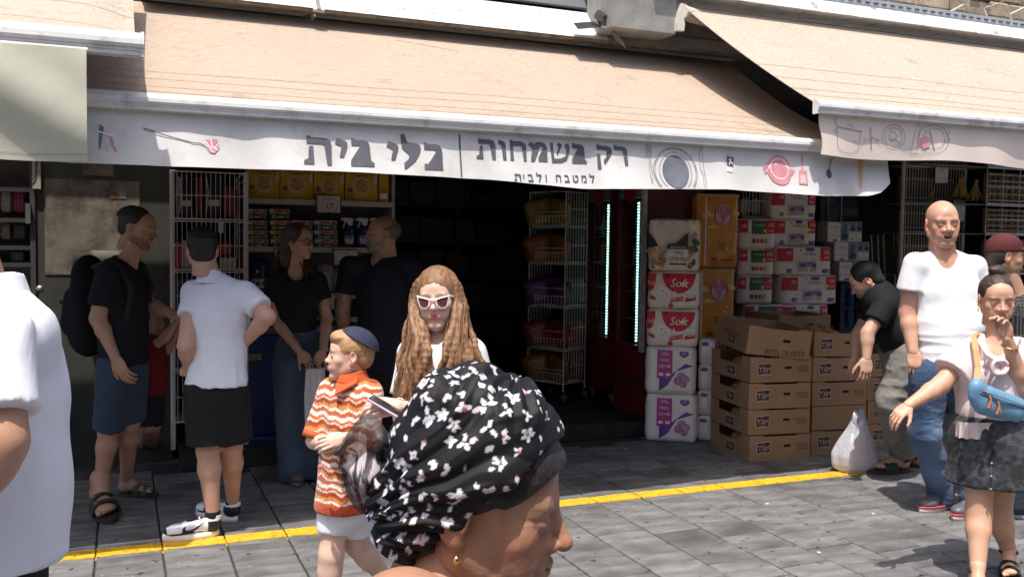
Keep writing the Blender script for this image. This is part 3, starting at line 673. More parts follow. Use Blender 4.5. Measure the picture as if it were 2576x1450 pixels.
# ---- toilet paper column (nearest, by the fridge)
tA = onZ(1622, 1108); tB = onZ(1750, 1116)
TPR = rot_of(tA, tB); TPW = (tB-tA).length
ex = Vector((math.cos(TPR), math.sin(TPR), 0)); ey = Vector((-math.sin(TPR), math.cos(TPR), 0))
cTP = tA+ex*TPW/2+ey*.17
def purple_pack(name, label, loc, rz, w_, d_, h_, seed, side=False):
    t = thing(name, label, 'toilet paper', loc, rz, 'white and purple toilet paper packs')
    me, cf = softpack(w_, d_, h_, .035, .014, 4, .006, seed); obj('wrap', me, M_wrap, t)
    decal([(-.5*w_+.09, h_*.93), (-.5*w_+.21, h_*.93), (-.5*w_+.21, h_*.34), (-.5*w_+.09, h_*.34)], I_mag, t, 0, cf, 'print')
    decal([(w_*.47, h_*.62), (w_*.12, h_*.5), (w_*-.05, h_*.2), (-w_*.22, h_*.08), (-w_*.22, h_*.36), (-.02, h_*.36), (w_*.1, h_*.5), (w_*.3, h_*.66)], I_violet, t, 0, cf, 'print')
    for a, (fx, fz) in enumerate(((.22, .4), (.3, .34), (.16, .3), (.26, .25))): decal(disc(w_*fx, h_*fz, w_*.09, h_*.09, 12), mat('print_flower_mauve', (.4, .2, .35), .4, .5, 40.), t, 0, cf, 'flower_print', .004+.001*a)
    decal([(w_*.27+.038*math.cos(q), h_*.86+.024*math.sin(q)*(1+.25*math.sin(3*q))) for q in [i*.4 for i in range(16)]], I_violet, t, 0, cf, 'logo', .003)
    front_text('טוב', .026, I_white, t, w_*.27, 0, h_*.845, .02, conf=lambda x, z: cf(x, z)-.004)
    for k, s_ in enumerate(('גליל', 'כפול', '24=48')): front_text(s_, .036, I_white, t, -.5*w_+.15, 0, h_*(.82-.125*k), 0, conf=lambda x, z: cf(x, z)-.003)
    for k in range(2): decal(rect(-.5*w_+.105+.055*k, h_*.40, -.5*w_+.14+.055*k, h_*.455), I_white, t, 0, cf, 'icon', .005)
    for k in range(3): decal(rect(-w_*.1, h_*(.055+.018*k), w_*.32, h_*(.061+.018*k)), I_grey, t, 0, cf, 'small_print')
    return t
H0 = .382
purple_pack('toilet_paper_pack', 'white and purple toilet paper pack standing on the pavement beside the fridge', cTP, TPR, TPW, .34, H0, 1)
purple_pack('toilet_paper_pack', 'white and purple toilet paper pack second from the ground, under the red-lidded packs', cTP+Vector((-.012, .01, H0)), TPR+.03, TPW*.97, .34, H0, 2)
def red_pack(label, loc, rz, w_, d_, h_, seed):
    t = thing('toilet_paper_pack', label, 'toilet paper', loc, rz, 'red and white soft toilet paper packs')
    me, cf = softpack(w_, d_, h_, .03, .012, 4, .007, seed); obj('wrap', me, M_wrapw, t)
    c0 = w_*.12
    decal([(c0-w_*.33, h_*.93), (c0+w_*.33, h_*.93)]+[(c0+w_*.33*math.cos(a), h_*.93-h_*.52*math.sin(a)) for a in [math.radians(10+16*i) for i in range(11)]], I_red, t, 0, cf, 'lid_print')
    decal([(-w_*.5, h_*.93), (-w_*.33, h_*.93), (-w_*.34, h_*.7), (-w_*.39, h_*.5), (-w_*.5, h_*.45)], I_red, t, 0, cf, 'lid_print')
    front_text('Soft', .092, I_white, t, c0+.0, 0, h_*.58, .012, sx=.95, shear=.25, conf=lambda x, z: cf(x, z)-.003)
    front_text('Soft', .05, I_white, t, -w_*.43, 0, h_*.62, .012, sx=.75, shear=.25, conf=lambda x, z: cf(x, z)-.003)
    decal(rrect(c0-w_*.27, h_*.86, c0-w_*.2, h_*.91, .004), I_black, t, 0, cf, 'logo', .005)
    for (x0, x1, z) in ((-.05, .22, .17), (.24, .46, .19)):
        decal([(w_*x0, h_*z), (w_*x1, h_*(z+.05)), (w_*x1, h_*(z+.17)), (w_*(x0+.02), h_*(z+.11))], I_red, t, 0, cf, 'ribbon_print')
    front_text('גליל כפול', .026, I_white, t, w_*.09, 0, h_*.23, 0, conf=lambda x, z: cf(x, z)-.003, rot=.1)
    decal(disc(w_*.36, h_*.42, .045, .04), mat('print_roll_grey', (.6, .57, .53), .4), t, 0, cf, 'roll_print'); decal(disc(w_*.36, h_*.45, .04, .014), I_white, t, 0, cf, 'roll_print', .004); decal(disc(w_*.36, h_*.45, .012, .005), I_grey, t, 0, cf, 'roll_print', .005)
    for (x, z) in ((-.2, .5), (-.12, .42), (-.02, .44)):
        decal(disc(w_*x, h_*z, .03, .026, 14), ink('cotton', (.82, .8, .78)), t, 0, cf, 'cotton_print'); decal([(w_*x-.012, h_*z-.02), (w_*x, h_*z), (w_*x+.012, h_*z-.02), (w_*x, h_*z-.012)], ink('twig', (.2, .12, .08)), t, 0, cf, 'twig_print', .005)
    decal([(-w_*.46, h_*.27), (-w_*.33, h_*.2), (-w_*.34, h_*.3), (-w_*.46, h_*.36)], I_red, t, 0, cf, 'ribbon_print'); decal(disc(w_*-.03, h_*.09, .02), I_red, t, 0, cf, 'seal_print'); front_text('10', .022, I_red, t, w_*.42, 0, h_*.06, .02, conf=lambda x, z: cf(x, z)-.003)
    sticker(t, c0+.035, h_*.66, cf, .018)
    return t
H1 = .30
red_pack('red-lidded white toilet paper pack, lower of the two', cTP+Vector((.0, .015, 2*H0)), TPR+.02, TPW*.99, .34, H1, 5)
red_pack('red-lidded white toilet paper pack, upper of the two', cTP+Vector((.006, .015, 2*H0+H1)), TPR-.01, TPW*.98, .34, H1, 9)
zt = 2*H0+2*H1
t = thing('toilet_paper_pack', 'clear toilet paper pack with bare white rolls on top and a leafy print', 'toilet paper', cTP+Vector((.0, .015, zt)), TPR)
w_, d_, h_ = TPW*.97, .33, .41
me, cf = softpack(w_, d_, h_, .03, .01, 4, .012, 11); obj('wrap', me, M_wrapw, t)
for j in range(2):
    for i in range(4):
        x = -w_/2+w_*(i+.5)/4
        MB().lathe([(.001, 0), (.046, .001), (.049, .008), (.049, .082), (.046, .089), (.018, .09), (.016, .083)], 16, (x, -d_/2+.036, h_*.53+.093*j)).build('paper_roll', mat('tissue_white', (.78, .73, .66), .85, .04, 30), t, True)
decal([(-w_*.12, h_*.51), (w_*.06, h_*.53), (w_*.3, h_*.74), (w_*.3, h_*.42), (-w_*.12, h_*.42)], I_black, t, 0, lambda x, z: cf(x, z)-.03, 'print'); decal([(-w_*.5, h_*.74), (-w_*.36, h_*.58), (-w_*.3, h_*.47), (-w_*.5, h_*.45)], I_black, t, 0, lambda x, z: cf(x, z)-.01, 'print')
decal(rect(-w_*.12, h_*.1, w_*.3, h_*.42), ink('panel', (.78, .74, .68)), t, 0, cf, 'print')
front_text('נייר', .052, I_black, t, w_*.1, 0, h_*.3, .01, conf=lambda x, z: cf(x, z)-.003); front_text('טואלט', .052, I_black, t, w_*.1, 0, h_*.19, .01, conf=lambda x, z: cf(x, z)-.003)
decal(rect(-w_*.07, h_*.115, w_*.27, h_*.15), I_black, t, 0, cf, 'print', .004); front_text('homecool', .03, I_white, t, w_*.1, 0, h_*.44, 0, conf=lambda x, z: cf(x, z)-.035)
r_ = random.Random(4); pal = [ink('leaf', (.06, .12, .07)), ink('rust', (.5, .16, .06)), ink('tan', (.55, .3, .13)), ink('slate', (.25, .32, .3)), ink('peach', (.7, .4, .22))]
for k in range(34):
    fx = r_.choice([r_.uniform(-.47, -.15), r_.uniform(.32, .47)]); fz = r_.uniform(.06, .42 if fx < 0 else .7); a = r_.random()*6; s_ = r_.uniform(.012, .026)
    decal([(w_*fx+s_*math.cos(a+q)*(1+.5*math.sin(2*q+k)), h_*fz+s_*1.2*math.sin(a+q)) for q in [i*.7 for i in range(9)]], pal[k % 5], t, 0, cf, 'leaf_print', .003+.0004*k)
sticker(t, w_*.42, h_*.9, lambda x, z: cf(x, z)-.012, .018)
pl_ = MB().grid(lambda u, v: (-w_/2-.03-.03*math.sin(math.pi*v)+.02*u, -d_/2+.1*u, h_*(.15+.75*v)), 6, 10).build('loose_film', glass('film', (.9, .9, .88), .1, .8), t, True)

# small purple packs behind (on end), under the orange bales
tC = onZ(1752, 1110, 0)
for k in range(4):
    sp = ('standing on the pavement', 'second from the ground', 'third from the ground', 'topmost, right under the orange bale')[k]
    w2, h2 = .2, .205
    t = thing('toilet_paper_pack', 'narrow magenta toilet paper pack behind the bread boxes, '+sp, 'toilet paper', cTP+ex*(TPW/2+.105)+ey*.07+Vector((0, 0, k*h2)), TPR+.02*(k % 2), 'narrow magenta packs')
    me, cf = softpack(w2, .2, h2, .025, .01, 2, .006, 20+k, 12); obj('wrap', me, M_wrap, t)
    decal(rect(.02, h2*.12, .092, h2*.95), I_mag, t, 0, cf, 'print'); decal(disc(-.055, h2*.82, .03, .017, 14), I_violet, t, 0, cf, 'logo')
    for q in range(3): front_text(('גליל', 'ארוך', '16')[q], .03, I_white, t, .057, 0, h2*(.75-.2*q), 0, conf=lambda x, z: cf(x, z)-.003)
    for q in range(4): decal(rect(-.085, h2*(.15+.06*q), -.03, h2*(.17+.06*q)), I_grey, t, 0, cf, 'small_print')

# ---- orange bales
def orange_bale(label, loc, rz, h_, seed):
    w_, d_ = .37, .26
    t = thing('toilet_paper_bale', label, 'toilet paper', loc, rz, 'tall orange toilet paper bales')
    me, cf = softpack(w_, d_, h_, .028, .012, 3, .004, seed); obj('wrap', me, mat('orange_film', (.62, .25, .035), .3, .08, 8., .3, 30., spec=.6), t)
    decal(rect(-w_*.5, h_*.955, w_*.5, h_*.995), mat('tan_film', (.5, .33, .16), .4), t, 0, cf, 'seal_strip'); decal(rect(-w_*.32, .02, -w_*.29, h_*.95), I_white, t, 0, cf, 'white_stripe')
    bx, bz, br_ = w_*.1, h_*.72, .082
    def cloud(cx, cz, s_): 
        P_ = [(cx-s_, cz-.25*s_), (cx+s_, cz-.25*s_)]+[(cx+s_*math.cos(a)*(1+.12*math.sin(5*a)), cz-.2*s_+s_*.75*math.sin(a)*(1+.2*math.sin(5*a))) for a in [math.radians(12*i+6) for i in range(15)]]
        decal(P_, ink('cloudyellow', (.72, .53, .16)), t, 0, cf, 'cloud_print', .003)
    cloud(-.09, h_*.71, .05); cloud(.14, h_*.74, .05); cloud(-.05, h_*.56, .04)
    decal(disc(bx, bz, br_, br_*1.12, 24), ink('balloon', (.42, .13, .17)), t, 0, cf, 'balloon_print', .0045)
    for q in (-.75, -.45, -.15, .15, .45, .75):
        decal([(bx+br_*q*math.cos(a)-.0022, bz+br_*1.1*math.sin(a)) for a in [math.radians(-80+20*i) for i in range(9)]]+[(bx+br_*q*math.cos(a)+.0022, bz+br_*1.1*math.sin(a)) for a in [math.radians(80-20*i) for i in range(9)]], ink('balloonline', (.68, .42, .42)), t, 0, cf, 'balloon_stripe', .0055)
    for q in (-1, 1): decal([(bx+q*.035-.001, bz-br_*1.05), (bx+q*.035+.001, bz-br_*1.05), (bx+q*.03+.001, bz-br_*1.9), (bx+q*.03-.001, bz-br_*1.9)], I_white, t, 0, cf, 'rope_print', .004)
    decal([(bx-.045, h_*.36), (bx+.03, h_*.36), (bx+.018, h_*.25), (bx-.03, h_*.25)], ink('basket', (.33, .17, .07)), t, 0, cf, 'basket_print', .004)
    decal([(w_*.45, .02), (w_*.47, h_*.2), (w_*.2, h_*.14), (-w_*.1, h_*.06), (-w_*.2, .02)], ink('deeporange', (.55, .18, .02)), t, 0, cf, 'hill_print', .0028)
    front_text('48', .05, I_black, t, -w_*.1, 0, h_*.1, .02, conf=lambda x, z: cf(x, z)-.003); front_text('גלילים', .022, I_black, t, -w_*.1, 0, h_*.055, .01, conf=lambda x, z: cf(x, z)-.003)
    decal(rect(w_*.05, h_*.105, w_*.4, h_*.118), I_black, t, 0, cf, 'small_print', .005)
    r_ = random.Random(seed)
    for q in range(12): decal(disc(w_*r_.uniform(.2, .45), h_*r_.uniform(.2, .5), .006, .006, 8), I_white, t, 0, cf, 'flower_print', .004)
    return t
YO = 6.55
o0 = onY(1742, 862, YO); o1 = onY(1852, 862, YO); cO = Vector(((o0.x+o1.x)/2, YO+.1, 0))
zo = o0.z; ho = (onY(1800, 680, YO).z-onY(1800, 865, YO).z)
orange_bale('lower tall orange bale with a striped balloon print, half behind a bread box', Vector((cO.x-.01, cO.y, zo)), -.22, ho, 31)
orange_bale('upper tall orange bale with a striped balloon print, just under the sign', Vector((cO.x+.01, cO.y, zo+ho+.002)), -.20, ho*1.0, 32)
# plinth crate below the orange bales
t = thing('plastic_crate', 'dark crate under the orange bales, behind the narrow packs', 'crate', (cO.x+.1, cO.y+.05, 0), -.2)
MB().box((-.2, -.13, .0), (.2, .13, zo-.003), .01).build('body', mat('dark_crate', (.03, .03, .035), .6), t)
for k in range(4): MB().box((-.19, -.135, .1+.15*k), (.19, -.131, .16+.15*k)).build('slat', mat('dark_crate2', (.05, .05, .055), .6), t)

# ---- paper towel packs
def towel_pack(label, x0, x1, yb, yt, Y, kind, seed, d_=.24, rz=-.16):
    a = onY(x0, yb, Y); b = onY(x1, yb, Y); h_ = onY(x0, yt, Y).z-a.z; w_ = (b.x-a.x)/math.cos(rz)*.98
    t = thing('paper_towel_pack', label, 'paper towels', ((a.x+b.x)/2, Y+d_/2, a.z), rz, 'red and white paper towel packs')
    me, cf = softpack(w_, d_, h_, .02, .007, 3, .004, seed, 14); obj('wrap', me, M_wrapw, t)
    if kind == 'green':
        decal(rect(-w_*.16, h_*.48, w_*.24, h_*.93), I_green, t, 0, cf, 'print'); front_text('מגבות הפלא', .028, I_white, t, w_*.05, 0, h_*.74, .01, conf=lambda x, z: cf(x, z)-.003, sx=.8)
        decal(rect(w_*.22, h_*.5, w_*.48, h_*.94), I_red, t, 0, cf, 'print', .0032); decal(rect(-w_*.48, h_*.52, -w_*.26, h_*.94), I_red, t, 0, cf, 'print')
        front_text('סנו', .05, I_white, t, w_*.36, 0, h_*.73, .02, conf=lambda x, z: cf(x, z)-.004, sx=.9); front_text('סושי', .03, I_white, t, w_*.36, 0, h_*.56, .01, conf=lambda x, z: cf(x, z)-.004)
        front_text('סנו', .04, I_white, t, -w_*.38, 0, h_*.7, .02, conf=lambda x, z: cf(x, z)-.004)
        for q in range(4): decal(disc(-w_*.1+w_*.11*q, h_*.25, w_*.05, h_*.085, 14), ink('badge%d' % q, ((.2, .05, .04), (.4, .12, .06), (.5, .03, .03), (.6, .3, .25))[q]), t, 0, cf, 'badge_print', .003)
        sticker(t, w_*.2, h_*.58, cf, .017)
    else:
        decal(rect(w_*.3, h_*.5, w_*.49, h_*.95), I_red, t, 0, cf, 'print'); decal(rect(-w_*.49, h_*.47, -w_*.2, h_*.92), I_red, t, 0, cf, 'print')
        front_text('סנו', .05, I_white, t, w_*.4, 0, h_*.74, .02, conf=lambda x, z: cf(x, z)-.003, sx=.85); front_text('סושי', .03, I_white, t, w_*.4, 0, h_*.58, .01, conf=lambda x, z: cf(x, z)-.003)
        front_text('סנו', .045, I_white, t, -w_*.28, 0, h_*.72, .02, conf=lambda x, z: cf(x, z)-.003, sx=.85)
        decal(rrect(w_*.03, h_*.83, w_*.18, h_*.95, .006), I_purple, t, 0, cf, 'print'); front_text('מגבות הפלא', .034, I_black, t, w_*.09, 0, h_*.7, .015, conf=lambda x, z: cf(x, z)-.003, sx=.8)
        for q, xx in enumerate((-.06, .02, .17)):
            decal(rrect(w_*xx-.03, h_*.12, w_*xx+.03, h_*.52, .008), ink('towelroll', (.42, .41, .41)), t, 0, cf, 'roll_print', .003); decal(disc(w_*xx, h_*.52, .03, .012, 14), ink('towelend', (.6, .59, .58)), t, 0, cf, 'roll_print', .004)
        decal([(-w_*.08, h_*.26), (w_*.1, h_*.32), (w_*.22, h_*.26), (w_*.22, h_*.4), (w_*.1, h_*.46), (-w_*.08, h_*.4)], I_purple, t, 0, cf, 'ribbon_print', .0055)
        front_text('12=6', .034, I_white, t, w_*.07, 0, h_*.33, .01, conf=lambda x, z: cf(x, z)-.008)
        decal(rect(-w_*.31, h_*.08, -w_*.21, h_*.22), I_purple, t, 0, cf, 'print'); front_text('6', .034, I_white, t, -w_*.24, 0, h_*.1, .02, conf=lambda x, z: cf(x, z)-.004); decal(rect(w_*.33, h_*.08, w_*.47, h_*.22), I_purple, t, 0, cf, 'print')
        front_text('6', .034, I_white, t, w_*.44, 0, h_*.1, .02, conf=lambda x, z: cf(x, z)-.004)
        decal(disc(-w_*.06, h_*.86, .013, .015, 12), I_grey, t, 0, cf, 'seal_print')
        if seed % 2: sticker(t, w_*.31, h_*.62, cf, .017)
    return t
for k, (x0, x1, yt, yb) in enumerate(((1866, 1950, 548, 624), (1865, 1947, 624, 692), (1862, 1943, 692, 764), (1880, 1972, 766, 838))):
    towel_pack('paper towel pack with a green patch, '+('topmost of its column', 'second of its column', 'third of its column', 'lowest of its column behind the bread box')[k], x0, x1, yb, yt, 6.85, 'green', 40+k)
for k, (x0, x1, yt, yb) in enumerate(((1948, 2050, 478, 549), (1948, 2050, 549, 620), (1962, 2086, 618, 692), (1974, 2100, 692, 765), (1976, 2080, 766, 836))):
    towel_pack('paper towel pack with purple ribbon print, '+('topmost, touching the sign valance', 'second of its column', 'third of its column', 'fourth and widest of its column', 'lowest of its column above the bread')[k], x0, x1, yb, yt, 6.78 if k > 1 else 6.86, 'purple', 50+k)
t = thing('shelf_crate', 'dark plinth carrying the paper towel packs behind the bread boxes', 'plinth', (5.55, 7.0, .115), -.1)
zz = onY(1900, 838, 6.85).z
MB().box((-.55, -.2, 0), (.5, .25, zz-.12), .01).build('body', mat('dark_crate', (.03, .03, .035), .6), t)
# ---- air freshener boxes
fb = None
M_fbox = mat('freshener_carton', (.55, .47, .42), .55, .08, 10.); M_fpan = mat('freshener_panel', (.62, .58, .55), .5); M_fpic = mat('freshener_picture', (.2, .22, .26), .45, .3, 20.); M_fblk = mat('freshener_dark', (.03, .035, .045), .4); M_fblue = mat('freshener_blue', (.05, .1, .18), .4)
def fresh(label, x0, x1, yt, yb, Y, wide):
    a = onY(x0, yb, Y); b = onY(x1, yb, Y); h_ = onY(x0, yt, Y).z-a.z; w_ = (b.x-a.x)*.985
    t = thing('freshener_carton', label, 'carton', ((a.x+b.x)/2, Y+.08, a.z), -.06, 'small printed cartons stacked beside the towels')
    MB().box((-w_/2, -.08, .001), (w_/2, .08, h_-.001), .003).build('carton', M_fbox, t)
    y = -.08
    if wide:
        decal(rect(-w_*.48, h_*.05, w_*.08, h_*.95), M_fpan, t, y, None, 'panel'); decal(rect(w_*.1, h_*.05, w_*.48, h_*.97), M_fpic, t, y, None, 'picture')
        decal([(w_*.2, h_*.5), (w_*.24, h_*.9), (w_*.36, h_*.9), (w_*.38, h_*.5)], M_fblue, t, y, None, 'picture', .004); decal([(w_*.12, h_*.3), (w_*.28, h_*.5), (w_*.45, h_*.36), (w_*.42, h_*.12), (w_*.2, h_*.1)], M_fblk, t, y, None, 'picture', .005)
        decal(rect(-w_*.26, h_*.05, -w_*.06, h_*.13), I_black, t, y, None, 'print', .004)
        front_text('מפיץ ריח', .026, I_black, t, -w_*.2, y-.004, h_*.68, 0); decal(rect(-w_*.46, h_*.3, w_*.06, h_*.315), I_black, t, y, None, 'print', .004)
    else:
        decal(rect(-w_*.46, h_*.5, w_*.46, h_*.97), M_fpic, t, y, None, 'picture'); decal([(-w_*.2, h_*.7), (-w_*.15, h_*.93), (w_*.15, h_*.93), (w_*.18, h_*.7)], M_fblue, t, y, None, 'picture', .004); decal([(-w_*.35, h_*.66), (0, h_*.76), (w_*.36, h_*.68), (w_*.3, h_*.56), (-w_*.25, h_*.55)], M_fblk, t, y, None, 'picture', .005)
        decal(rect(-w_*.42, h_*.05, w_*.42, h_*.42), M_fpan, t, y, None, 'panel'); decal(rect(-w_*.15, h_*.12, w_*.15, h_*.18), I_black, t, y, None, 'print', .004)
rows = [(558, 611, [(2084, 2134, 1), (2135, 2152, 2), (2152, 2168, 0)]), (611, 664-54+0, [])]
for r_i, (yt, yb, xs) in enumerate((( 557, 608, ((2083, 2135, 1), (2136, 2153, 0), (2154, 2168, 0))), (608, 656, ((2100, 2155, 1), (2157, 2171, 0), (2172, 2186, 0))), (632+24, 682-18, ()))):
    for q, (x0, x1, wd) in enumerate(xs):
        fresh(('wide pictured carton' if wd else 'narrow pictured carton')+(' in the upper', ' in the middle')[r_i]+' row'+('', ', next to the wide one', ', at the right end')[q], x0, x1, yt, yb, 7.0, wd)
for q, (x0, x1, wd) in enumerate(((2112, 2163, 1), (2164, 2176, 0), (2177, 2188, 0))):
    fresh(('wide' if wd else 'narrow')+' pictured carton in the lowest row'+('', ', next to the wide one', ', at the right end')[q], x0, x1, 657, 706, 6.98, wd)
# blue drums in a wire basket below the cartons
t = thing('wire_basket_stand', 'dark wire stand with two decks below the pictured cartons', 'wire stand', (0, 0, 0))
M_dwire = mat('dark_wire', (.04, .04, .045), .4, metal=.6)
wb = MB(); a = onY(2108, 825, 7.05); b = onY(2200, 712, 7.05)
for i in range(10):
    x = a.x+(b.x-a.x)*i/9; wb.tube([(x, 7.02, a.z), (x, 7.02, b.z)], .004, 5)
for z in np.linspace(a.z, b.z, 8): wb.tube([(a.x, 7.018, z), (b.x, 7.018, z)], .004, 5)
wb.build('wire_panel', M_dwire, t)
MB().box((a.x, 7.03, b.z-.015), (b.x, 7.3, b.z-.005)).build('deck', M_dwire, t); MB().box((a.x, 7.03, (a.z+b.z)/2-.01), (b.x, 7.3, (a.z+b.z)/2)).build('deck', M_dwire, t)
MB().box((a.x, 7.03, .12), (a.x+.02, 7.3, b.z)).build('leg', M_dwire, t); MB().box((b.x-.02, 7.03, .12), (b.x, 7.3, b.z)).build('leg', M_dwire, t)
for r in range(2):
    for i in range(3):
        z = (a.z+b.z)/2+.002 if r == 0 else a.z
        x = a.x+(b.x-a.x)*(i+.5)/3; d = thing('blue_canister', 'blue canister behind dark wire, %s deck, %s' % (('upper', 'lower')[r], ('left', 'middle', 'right')[i]), 'canister', (x, 7.14, z), 0, 'blue canisters')
        hh = (b.z-a.z)/2-.03
        MB().lathe([(.001, 0), (.04, 0), (.043, .01), (.043, hh*.8), (.036, hh*.9)], 14).build('body', mat('canister_blue', (.015, .07, .25), .35), d, True); MB().lathe([(.037, hh*.9), (.037, hh*.99), (.001, hh)], 14).build('lid', mat('canister_lid', (.4, .42, .45), .4), d, True)

# ---- cardboard bread boxes
M_card = mat('corrugated_card', (.30, .185, .098), .8, .1, 5., .15, 60., rand=.08, dirt=((.22, .13, .07), 4., .62, .85))
M_cardin = mat('card_inside', (.27, .17, .095), .85, .1, 6.)
I_brown, I_cream = ink('brown', (.06, .025, .018), .6), ink('cream', (.62, .52, .44), .6)
def bread_box(label, loc, rz, w_=.5, d_=.66, h_=.19, slot=True, rot=None, plain=False, back_logo=True):
    t = thing('bread_box', label, 'cardboard box', loc, rz, 'printed cardboard bread boxes', rot)
    th = .006
    mb = MB(); mb.box((-w_/2, -d_/2, 0), (w_/2, d_/2, th)); mb.build('floor', M_card, t)
    # front with a raised rim and tabs
    MB().prism([(-w_/2, th), (w_/2, th), (w_/2, h_*.97), (w_*.28, h_*.97), (w_*.27, h_*.93), (-w_*.27, h_*.93), (-w_*.28, h_*.97), (-w_/2, h_*.97)], -d_/2, -d_/2+th).build('front_panel', M_card, t)
    MB().box((-w_/2, d_/2-th, th), (w_/2, d_/2, h_*.97)).build('back_panel', M_card, t)
    for s in (-1, 1):
        x = s*(w_/2-th) if s > 0 else -w_/2
        P_ = [(-d_/2+th, th), (d_/2-th, th), (d_/2-th, h_*.97), (d_*.28, h_*.97), (d_*.28, h_*.62), (-d_*.28, h_*.62), (-d_*.28, h_*.97), (-d_/2+th, h_*.97)] if slot else [(-d_/2+th, th), (d_/2-th, th), (d_/2-th, h_*.97), (-d_/2+th, h_*.97)]
        n = len(P_); V = [(x, p, z) for p, z in P_]+[(x+th, p, z) for p, z in P_]
        MB().add(V, [tuple(range(n-1, -1, -1)), tuple(range(n, 2*n))]+[(i, (i+1) % n, n+(i+1) % n, n+i) for i in range(n)]).build('side_panel', M_card, t)
        MB().box((x-(0 if s > 0 else -th)-.0 if False else (x if s > 0 else x+th)-(.05 if s > 0 else 0), -d_/2+th, h_*.955), ((x if s > 0 else x+th)+(0 if s > 0 else .05), -d_*.3, h_*.965)).build('corner_flap', M_card, t)
    y = -d_/2
    if not plain:
        fz = h_*.5
        decal([(-w_*.39, fz+.04), (-w_*.18, fz+.047), (-w_*.165, fz+.045), (-w_*.175, fz-.04), (-w_*.38, fz-.043)], I_cream, t, y, None, 'logo')
        decal([(-w_*.383, fz+.036), (-w_*.18, fz+.043), (-w_*.17, fz+.04), (-w_*.18, fz-.036), (-w_*.374, fz-.039)], I_brown, t, y, None, 'logo', .0032)
        front_text("אנג'ל", .052, I_cream, t, -w_*.276, y-.0045, fz-.016, .02, sx=.85); front_text('bread bakery', .011, I_cream, t, -w_*.276, y-.0045, fz-.032, 0); front_text('angel', .009, I_cream, t, -w_*.276, y-.0045, fz+.028, 0)
        for q in range(3): decal(rect(w_*.24+.012*q, fz+.012-.017*q, w_*.46, fz+.019-.017*q), ink('brownfaint', (.16, .09, .05), .7), t, y, None, 'small_print')
    decal(rrect(w_*.055, h_*.5, w_*.17, h_*.6, .008), mat('slot_dark', (.012, .008, .006), .9), t, y, None, 'hand_hole', .003)
    # side print (faces -X)
    g = MB(); x = -w_/2-.0022; fz = h_*.31
    g.add([(x, .05, fz+.034), (x, -.09, fz+.036), (x, -.085, fz-.035), (x, .045, fz-.035)], [(0, 1, 2, 3)]); g.build('logo', I_cream, t)
    MB().add([(x-.0008, .045, fz+.03), (x-.0008, -.085, fz+.032), (x-.0008, -.08, fz-.031), (x-.0008, .04, fz-.031)], [(0, 1, 2, 3)]).build('logo', I_brown, t)
    tm = text_mesh("אנג'ל", .045, 0, 'CENTER', .85).copy()
    for v in tm.vertices: v.co = (x-.0016, -v.co.x-.02, v.co.y+fz-.014)
    obj('lettering', tm, I_cream, t)
    return t
b1, b1r, b1l = onZ(1881, 1160), onZ(2032, 1151), onZ(1790, 1106)
BR1 = rot_of(b1, b1r)-.02; bw = (b1r-b1).length
e1 = Vector((math.cos(BR1), math.sin(BR1), 0)); f1 = Vector((-math.sin(BR1), math.cos(BR1), 0))
BD = .6; c1 = b1+e1*bw/2+f1*BD/2
hb = .192
nm = ('lowest, on the pavement', 'second from the ground', 'third from the ground', 'fourth from the ground, under the tilted one')
M_crust = mat('bread_crust', (.42, .2, .07), .6, .28, 12., .25, 45., spec=.35); M_crust2 = mat('bread_pale', (.6, .38, .18), .65, .2, 14., .2, 45.)
def loaf(label, loc, rot, s=(.09, .045, .035), m=None):
    """a plaited, rounded roll"""
    mb = MB(); n, k = 18, 12
    V = []; 
    for i in range(n+1):
        u = -1+2*i/n; r = math.sqrt(max(0, 1-abs(u)**2.6)); 
        for j in range(k):
            a = 2*math.pi*j/k; bl = 1+.09*math.sin(9*u+2*a)
            V.append((s[0]*u, s[1]*r*math.cos(a)*bl, s[2]*(r*math.sin(a)*(1.0 if math.sin(a) > 0 else .6)*bl)))
    F = [(i*k+j, i*k+(j+1) % k, (i+1)*k+(j+1) % k, (i+1)*k+j) for i in range(n) for j in range(k)]
    o = mb.add(V, F).build('bread_loaf', m or M_crust, None, True); o.location = loc; o.rotation_euler = rot
    return tag(o, label, 'bread', 'loaves in the bread boxes')
for k in range(4):
    j = Vector((rnd.uniform(-.006, .006), rnd.uniform(-.006, .006), k*hb))
    bread_box('cardboard bread box in the near stack, '+nm[k], c1+j, BR1+rnd.uniform(-.012, .012), bw, BD, hb)
    if k < 4:
        q = c1+j+Vector((0, 0, .05)); loaf('brown loaf seen through the side gap of the near stack, '+('lowest box', 'second box', 'third box', 'fourth box')[k], q+e1*(-bw*.32)+f1*(-.02)+Vector((0, 0, .055)), (0, .1, BR1+1.4), (.15, .06, .055))
bread_box('tilted open cardboard bread box on top of the near stack', c1+Vector((0, 0, 4*hb+.012))+e1*-.0+f1*.0, BR1, bw*.98, BD*1.0, .215, False, (math.radians(3), math.radians(5.5), BR1-.10), True)
tb = [o for o in bpy.data.objects if o.name.startswith('bread_box')][-1]
front_text('לחם זה ברמן', .062, I_brown, tb, .05, -BD/2-.003, .012, .0, sx=.95)
tm = text_mesh('לחם זה ברמן', .055, 0, 'CENTER', .9).copy()
for v in tm.vertices: v.co = (-bw*.49-.003, -v.co.x, v.co.y+.09)
obj('lettering', tm, I_brown, tb)
for q, (a_, b_, rz) in enumerate(((.1, -.05, .3), (-.08, .08, 1.1), (.02, .18, -.4), (.16, .16, .8), (-.12, -.15, .2), (.08, -.2, 1.5))):
    loaf('golden loaf lying in the tilted top bread box, '+('at its middle', 'left of its middle', 'towards its back', 'in its back right corner', 'in its front left corner', 'by its front panel')[q], c1+e1*a_+f1*b_+Vector((0, 0, 4*hb+.07)), (.1, 0, rz), (.12, .055, .05))
